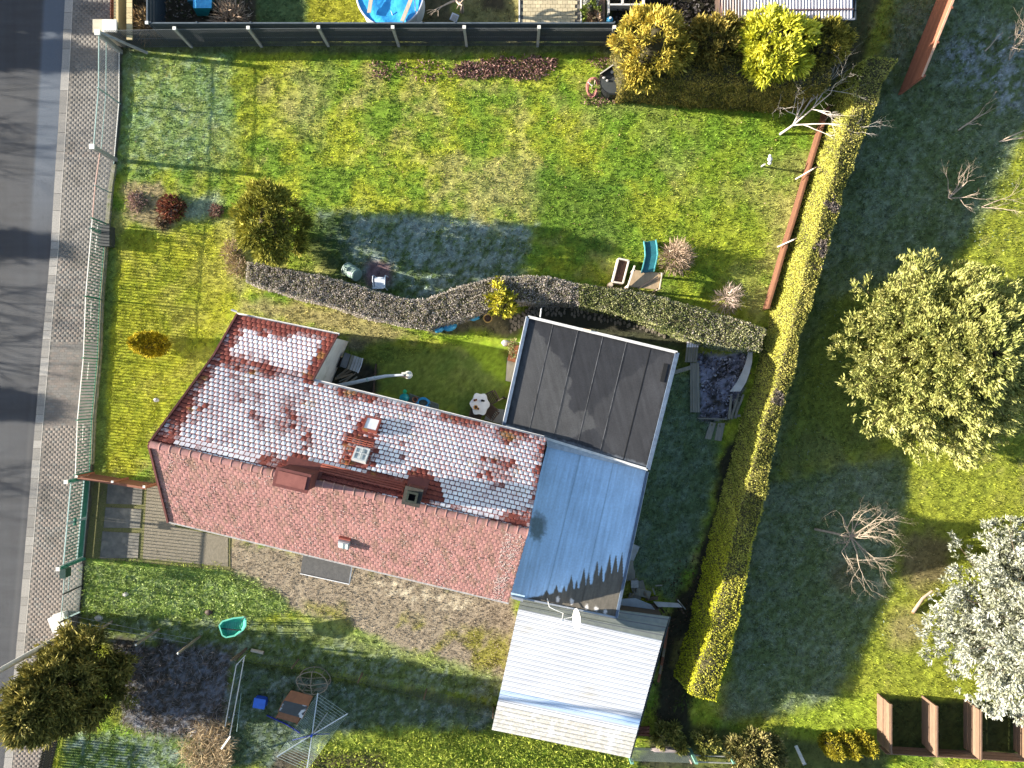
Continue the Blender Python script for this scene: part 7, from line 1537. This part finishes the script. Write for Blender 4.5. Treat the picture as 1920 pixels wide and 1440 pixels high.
t = thing('rusty_stick', 'thin reddish stick leaning over the mesh at the bottom edge', 'stick', P(1290, 1415)); MB().tube([P(1284, 1402, .1), P(1297, 1432, .8)], .03, 6).build('stick', PINKR, t); MB().tube([P(1297, 1432, .8), P(1298, 1434, .84)], .02, 5).build('tip', DKB, t)
t = thing('crumpled_net', 'crumpled grey pink netting lying on the mesh fence at the bottom edge', 'netting', P(1250, 1410)); V, F = blob(tuple(P(1256, 1406, .3)), .68, .12, .1, 9, .5); arrays_obj('net', V, F, mat('grey_pink_net', (.34, .28, .28), (.24, .21, .21), scale=20, rough=1, bump=.8), None, t); MB().tube([P(1226, 1412, .3), P(1250, 1404, .42), P(1285, 1410, .35)], .02, 5).build('hem', PALEW, t)
t = thing('white_post', 'white post lying at a slant between the olive bush and the yellow columns', 'post', P(1500, 1410)); MB().beam(P(1492, 1398, .2), P(1508, 1432, .6), .12, .1).build('shaft', WOODW, t); MB().beam(P(1508, 1432, .6), P(1509, 1434, .62), .14, .12).build('end', BOARDP, t)
t = thing('fallen_limb', 'pale sawn log lying beside the frosted spruce', 'log', P(1728, 1130)); MB().tube([P(1712, 1148, .1), P(1730, 1122, .18), P(1748, 1108, .22)], [.07, .06, .045], 9).build('log', mat('pink_log', (.36, .26, .20), (.27, .19, .145), scale=8, rough=.9), t); MB().tube([P(1711, 1149.5, .1), P(1712, 1148, .1)], .07, 9).build('cut_face', TERR, t)

# lower left: green tub, pen with poles, hutch, cage, dryer
t = thing('green_tub', 'boat shaped green perforated plastic tub held up on dark legs above the lush weeds', 'tub', P(446, 1176)); zt = 1.12
def tub_ring(s, z, dz=0): return [P(438 + (x - 432) * s, 1177 + (y - 1180) * s, z) for x, y in ((405, 1176), (411, 1168), (432, 1162), (452, 1160), (455, 1164), (455, 1176), (450, 1184), (434, 1195), (418, 1198), (411, 1194))]
TUBG = mat('green_tub_plastic', (.06, .44, .30), (.05, .36, .24), scale=6, rough=.45, bump=.2)
r0, r1, r2 = tub_ring(1.0, zt), tub_ring(.98, zt - .02), tub_ring(.74, zt - .2); n = len(r0)
MB().add(r1 + r2, [(k, (k + 1) % n, n + (k + 1) % n, n + k) for k in range(n)] + [tuple(range(2 * n - 1, n - 1, -1))][:1]).build('tray', TUBG, t)
mb = MB()
for k in range(n): mb.beam(r0[k], r0[(k + 1) % n], .05, .035)
mb.build('rim', mat('green_rim', (.14, .48, .36), (.10, .38, .28), scale=6, rough=.4), t)
for k in range(9):
    a = tub_ring(.70, zt - .19)[1].lerp(tub_ring(.70, zt - .19)[4], k / 8); b = tub_ring(.70, zt - .19)[8].lerp(tub_ring(.70, zt - .19)[6], k / 8); MB().beam(a, b, .022, .03).build('grid_bar', mat('green_rim', (.14, .48, .36)), t)
MB().beam(P(411, 1178, zt - .06), P(452, 1182, zt - .06), .035, .03).build('cross_bar', BLK, t)
for x, y in ((420, 1172), (452, 1168), (424, 1190), (448, 1186)): MB().tube([P(x, y, zt - .2), P(x + (438 - x) * -.1 + 6, y - 2, 0)], .022, 6).build('leg', BLK, t)
MB().tube([P(452, 1163, zt), P(461, 1156, zt + .15), P(463, 1155, zt - .1), P(466, 1156, 0)], .016, 6).build('handle', BLK, t)
t = thing('blue_bin', 'bright blue plastic bin lying on the shaded grass of the pen', 'bin', P(490, 1310)); c = P(491, 1312); ax = Vector((.93, -.12, .16)); MB().prism([(v.x, v.y) for v in [c + Vector((-.20, -.12, 0)), c + Vector((.22, -.2, 0)), c + Vector((.24, .12, 0)), c + Vector((-.18, .2, 0))]], 0, .34).build('body', BLUEP, t); MB().box(c + Vector((.02, 0, .355)), (.48, .40, .03), rz=-.17).build('rim', mat('blue_rim', (.05, .16, .62), scale=5, rough=.4), t)
for k in range(3): MB().box(c + Vector((.24, -.06 + .05 * k, .15)), (.02, .02, .28)).build('rib', BLUEP, t)
t = thing('blue_strap', 'blue strap lying over the grass below the hutch', 'strap', P(530, 1355)); MB().tube([P(500, 1341, .03), P(515, 1348, .05), P(535, 1357, .03), P(550, 1366, .05), P(562, 1374, .03)], .03, 6).build('strap', mat('navy_strap', (.03, .04, .28), scale=6), t); MB().box(P(562, 1374, .03), (.1, .06, .04)).build('buckle', BLK, t)
t = thing('small_animal_hutch', 'brown hutch with a dark frost marked lid in the wire pen', 'hutch', P(557, 1318)); z1, z2 = .95, .72
rf = [P(546, 1294, z2), P(587, 1305, z2), P(578, 1324, z1), P(532, 1313, z1)]; lo = [P(532, 1313, z1), P(578, 1324, z1), P(567, 1347, z2 + .02), P(522, 1334, z2 + .02)]
fpn = [P(546, 1296, 0), P(583, 1306, 0), P(566, 1342, 0), P(528, 1331, 0)]; HB = mat('hutch_brown', (.24, .11, .055), (.17, .08, .04), scale=7, rough=.8)
MB().prism([(v.x, v.y) for v in fpn], .12, z2 - .05).build('body', HB, t); MB().slab(rf, .03).build('roof_board', mat('hutch_roof', (.30, .13, .06), (.23, .10, .05), scale=5, rough=.75), t)
ld = MB().slab(lo, .03).build('lid', mat('dark_lid_felt', (.035, .045, .055), (.025, .032, .04), scale=5, rough=.6, c3=(.42, .46, .50), s3=2.1, t3=.62, w3=.06), t)
for v in fpn: MB().beam(v, v + Zv * .7, .05, .05, up=Vector((0, 1, 0))).build('leg', HB, t)
for a, b in ((1, 2), (0, 3)): MB().beam(lo[a] + Zv * .01, lo[b] + Zv * .01, .025, .02).build('lid_trim', HB, t)
for x, y, r_ in ((540, 1320, .09), (546, 1327, .08), (553, 1331, .05)):
    mb = MB(); cen_ = P(x, y, .89 - (y - 1313) * .008); mb.tube([cen_ + Vector((r_ * math.cos(a), r_ * math.sin(a), -.3 * r_ * math.sin(a) * -.9)) for a in np.linspace(0, 5.2, 12)], .022, 5); mb.build('frost_mark', FROSTT, t)
t = thing('wire_dome_cage', 'rounded wire cage of bent bars standing behind the brown hutch', 'cage', P(584, 1278)); BR = mat('bent_bar', (.25, .21, .15), (.18, .15, .11), scale=8, rough=.7); cg = P(585, 1281, .55)
ov = [cg + Vector((.62 * math.cos(a) * (1 - .10 * math.sin(2 * a)), .46 * math.sin(a), 0)) for a in np.linspace(0, 6.2832, 25)]
MB().tube(ov, .022, 6).build('hoop', BR, t); MB().tube([v - Zv * .5 for v in ov], .02, 6).build('hoop', BR, t)
for a in ((0, 12), (6, 18)): MB().tube([ov[a[0]], cg + Zv * .22, ov[a[1]]], .02, 6).build('cross_bar', BR, t)
for k in range(0, 24, 3): MB().tube([ov[k], ov[k] - Zv * .5], .014, 5).build('bar', BR, t)
for k in (-.25, .25): MB().tube([cg + Vector((-.55, k, .02)), cg + Vector((0, k, .14)), cg + Vector((.55, k, .02))], .010, 5).build('thin_bar', BR, t)
t = thing('rotary_dryer', 'four armed rotary clothes dryer with many thin lines in the wire pen', 'clothes dryer', P(600, 1345)); LINE = mat('pale_line', (.50, .62, .56), (.40, .50, .46), scale=20, rough=.6); ALU = mat('pale_aluminium', (.62, .65, .68), (.5, .53, .56), scale=6, rough=.35, metal=.4)
hb = P(585, 1378, 1.45); MB().tube([P(614, 1336, 0) * 1.0, hb], .025, 8).build('mast', ALU, t); MB().tube([hb - Zv * .08, hb + Zv * .1], .05, 10).build('hub', BLUEP, t)
tips_ = [P(596, 1300, 1.85), P(652, 1338, 1.85), P(575, 1444, 1.85), P(519, 1419, 1.85)]
for q in tips_: MB().beam(hb, q, .035, .03).build('arm', ALU, t)
for k in range(4):
    mb = MB()
    for j in range(11): f_ = .26 + .74 * j / 10; mb.beam(hb.lerp(tips_[k], f_) + Zv * .02, hb.lerp(tips_[(k + 1) % 4], f_) + Zv * .02, .006, .006)
    stuff(mb.build('clothes_line', LINE, t))
MB().tube([P(618, 1376, 1.0), hb + Zv * -.05], .02, 6).build('strut', mat('navy_strap', (.03, .04, .28)), t); MB().tube([P(548, 1388, 1.3), hb], .012, 5).build('strut', mat('navy_strap', (.03, .04, .28)), t)
t = thing('pole_rack', 'pair of long white poles on posts along the left side of the pen', 'rack', P(440, 1300))
for a, b in (((443, 1247, .8), (422, 1362, .8)), ((458, 1233, .95), (431, 1378, .95))): MB().tube([P(*a), P(*b)], .02, 7).build('pole', WOODW, t)
for x, y in ((446, 1246), (430, 1345), (456, 1240), (440, 1340)): MB().tube([P(x, y), P(x - 1, y, .85)], .025, 6).build('post', ZINC, t)
MB().beam(P(443, 1247, .82), P(460, 1229, .96), .03, .03).build('cross_bar', WOODW, t); MB().beam(P(415, 1404, .5), P(432, 1380, .9), .07, .03).build('cross_bar', WOODW, t); MB().tube([P(452, 1300, .4), P(444, 1372, .4)], .012, 5).build('pole', GALV, t)
t = thing('wire_pen', 'low green wire netting round the shaded pen below the yard', 'wire fence', P(700, 1290)); PNW = mat('green_netting', (.10, .13, .11), (.07, .09, .08), scale=10, rough=.7)
pl = [(458, 1222), (560, 1236), (680, 1262), (800, 1292), (925, 1326)]
for a, b in zip(pl[:-1], pl[1:]):
    for k in range(9): MB().beam(P(*a) + Zv * (.05 + .1 * k), P(*b) + Zv * (.05 + .1 * k), .005).build('wire', PNW, t)
    n = int((P(*b) - P(*a)).length / .12); mb = MB()
    for k in range(n): q = P(*a).lerp(P(*b), k / n); mb.beam(q + Zv * .03, q + Zv * .87, .005, up=Vector((0, 1, 0)))
    stuff(mb.build('wire_mesh', PNW, t))
for a in pl: MB().beam(P(*a), P(*a) + Zv * .95, .05, .05, up=Vector((0, 1, 0))).build('post', WPOSTD, t)
t = thing('short_log', 'short pale log lying at the upper corner of the wire pen', 'log', P(482, 1221)); MB().tube([P(471, 1219, .1), P(494, 1224, .1)], .07, 8).build('log', PALEW, t); MB().tube([P(494, 1224, .1), P(495, 1224.2, .1)], .055, 8).build('cut_face', WPOST, t)
for i, (x, y, s, lab) in enumerate(((185, 1159, .16, 'pale pink stone on the dark ground by the corner fence'), (392, 1148, .17, 'dark stone with a pale patch in the lush weeds near the green tub'), (236, 1114, .13, 'brown stone in the middle of the lush weeds'), (293, 750, .12, 'single white stone on the sunny street lawn'), (948, 643, .18, 'flat pale stone on the grass left of the planting trough'))):
    t = thing('stone', lab, 'stone', P(x, y), 'loose stones'); V, F = blob(tuple(P(x, y, s * .3)), s, s * .75, s * .55, i + 4, .3, 12, 8); arrays_obj('stone', V, F, GREYST if i != 1 else DKB, None, t, smooth=True)
    V, F = blob(tuple(P(x + 3.5, y + .5, s * .2)), s * .45, s * .4, s * .3, i + 9, .3, 10, 6); arrays_obj('chip', V, F, GREYST, None, t, smooth=True)

# beyond the dark screen
t = thing('pool_cover', 'round pool under a wrinkled bright blue tarpaulin with planks on top', 'pool', P(735, 10)); c = P(731, -12, 1.0); nr, na = 16, 56; vs, fs = [], []
for i in range(nr + 1):
    for k in range(na):
        a = 6.2832 * k / na; r_ = 1.32 * i / nr; x, y = r_ * math.cos(a), r_ * math.sin(a); zz = .05 * (fbm(np.array([x * 1.8 + 7]), np.array([y * 1.8]), 5)[0] - .5) * 2 + .035 * math.sin(6 * x + 3 * y) * (i / nr) - .10 * (1 - i / nr); vs.append(c + Vector((x, y, zz)))
for i in range(nr):
    for k in range(na): fs.append((i * na + k, (i + 1) * na + k, (i + 1) * na + (k + 1) % na, i * na + (k + 1) % na))
MB().add(vs, fs).build('tarpaulin', TARP, t, smooth=True); MB().lathe(P(731, -12, 0) * 1.0 + Vector((c.x - P(731, -12).x, c.y - P(731, -12).y, 0)), [(1.28, 0), (1.30, .98)], 40, cap=False).build('pool_wall', mat('pool_wall_pale', (.55, .60, .62), (.45, .5, .52), scale=4), t)
mb = MB(); mb.tube([c + Vector((1.33 * math.cos(a), 1.33 * math.sin(a), .0)) for a in np.linspace(0, 6.2832, 49)], .035, 6); mb.build('rim', WPL, t)
for i, (x1, y1, x2, y2) in enumerate(((700, -30, 692, 24), (772, -5, 754, 40))):
    o_ = thing('cover_plank', ['left pale plank lying on the blue pool cover', 'right pale plank lying on the blue pool cover'][i], 'plank', P(x1, y1, 1.08), 'planks on the pool cover'); MB().beam(P(x1, y1, 1.10), P(x2, y2, 1.10), .15, .04).build('plank', PALEW, o_); MB().beam(P(x2, y2 - 1, 1.125), P(x2, y2, 1.125), .15, .01).build('plank_end', BOARDP, o_)
MB().tube([P(777, -10, 1.07), P(779, 20, 1.05), P(782, 44, .5)], .02, 5).build('rope', WPL, t); MB().tube([P(733, 20, 1.02), P(742, 44, .8)], .016, 5).build('rope', WPL, t)
t = thing('covered_pile', 'small heap under a pale blue tarpaulin at the top, left of the pool', 'covered heap', P(378, 20)); mb = MB(); mb.prism([(P(a, b).x, P(a, b).y) for a, b in ((366, -40), (404, -40), (402, 20), (368, 22))], 0, .8); mb.build('crate', TEALD, t); MB().slab([P(361, -40, .86), P(398, -40, .86), P(396, 15, .84), P(362, 15, .84)], .05).build('tarpaulin', BAGB, t); MB().slab([P(362, 15, .84), P(396, 15, .84), P(390, 30, .3), P(370, 30, .3)], .02).build('tarpaulin_flap', TEAL, t)
t = thing('square_plate', 'small grey square slab lying by the bare pruned tree beside the pool', 'slab', P(852, 33)); MB().box(P(852, 33, .06), (.30, .30, .08), rz=-.4).build('frame', WPL, t); MB().box(P(852, 33, .105), (.22, .22, .012), rz=-.4).build('inset', GREYST, t)
t = thing('raised_bed_frame', 'white framed raised bed with black soil at the top right of the pale terrace', 'raised bed', P(1165, 10))
for a, b in (((1139, -60), (1139, 34)), ((1165, -60), (1165, 18)), ((1139, 18), (1204, 18)), ((1204, -60), (1204, 18))): MB().beam(P(*a) + Zv * .2, P(*b) + Zv * .2, .07, .4).build('board', WOODW, t)
t = thing('brown_plank_walk', 'brown plank path between plants and the white framed raised bed', 'planks', P(1127, 10))
for k in range(3): MB().beam(P(1121 + 5.2 * k, -50, .12), P(1122 + 5.2 * k, 66, .12), .105, .04).build('plank', mat('walk_plank', (.20, .13, .095), (.15, .10, .07), scale=5, rough=.8, stretch=(5, .6, 1), piece=.12), t)
MB().beam(P(1118, -50, .1), P(1121, 66, .1), .04, .2).build('side_board', WOODW, t)
t = thing('blue_canister', 'light blue canister at the end of the brown plank path behind the screen', 'canister', P(1141, 46)); MB().lathe(P(1141, 46), [(.12, 0), (.13, .05), (.13, .4), (.05, .5)], 14).build('body', BAGB, t); MB().lathe(P(1141, 46), [(.045, .5), (.045, .56)], 10).build('cap', WPL, t)
for i, (x, y, R, lab) in enumerate(((1107, 22, .3, 'small green plant in the narrow bed right of the pale terrace'), (1110, 2, .26, 'white flowering plant at the very top, right of the terrace'), (1115, 38, .28, 'withered plant at the lower end of the narrow bed by the terrace'))):
    bush('bed_plant', lab, P(x, y), cz(x, y, .22), (R, R, .3), [[(.08, .12, .02), (.26, .32, .06)], [(.3, .3, .28), (.66, .66, .62)], [(.14, .09, .05), (.4, .3, .22)]][i], 46, 8, .13, .05, 110 + i, cat='plant')
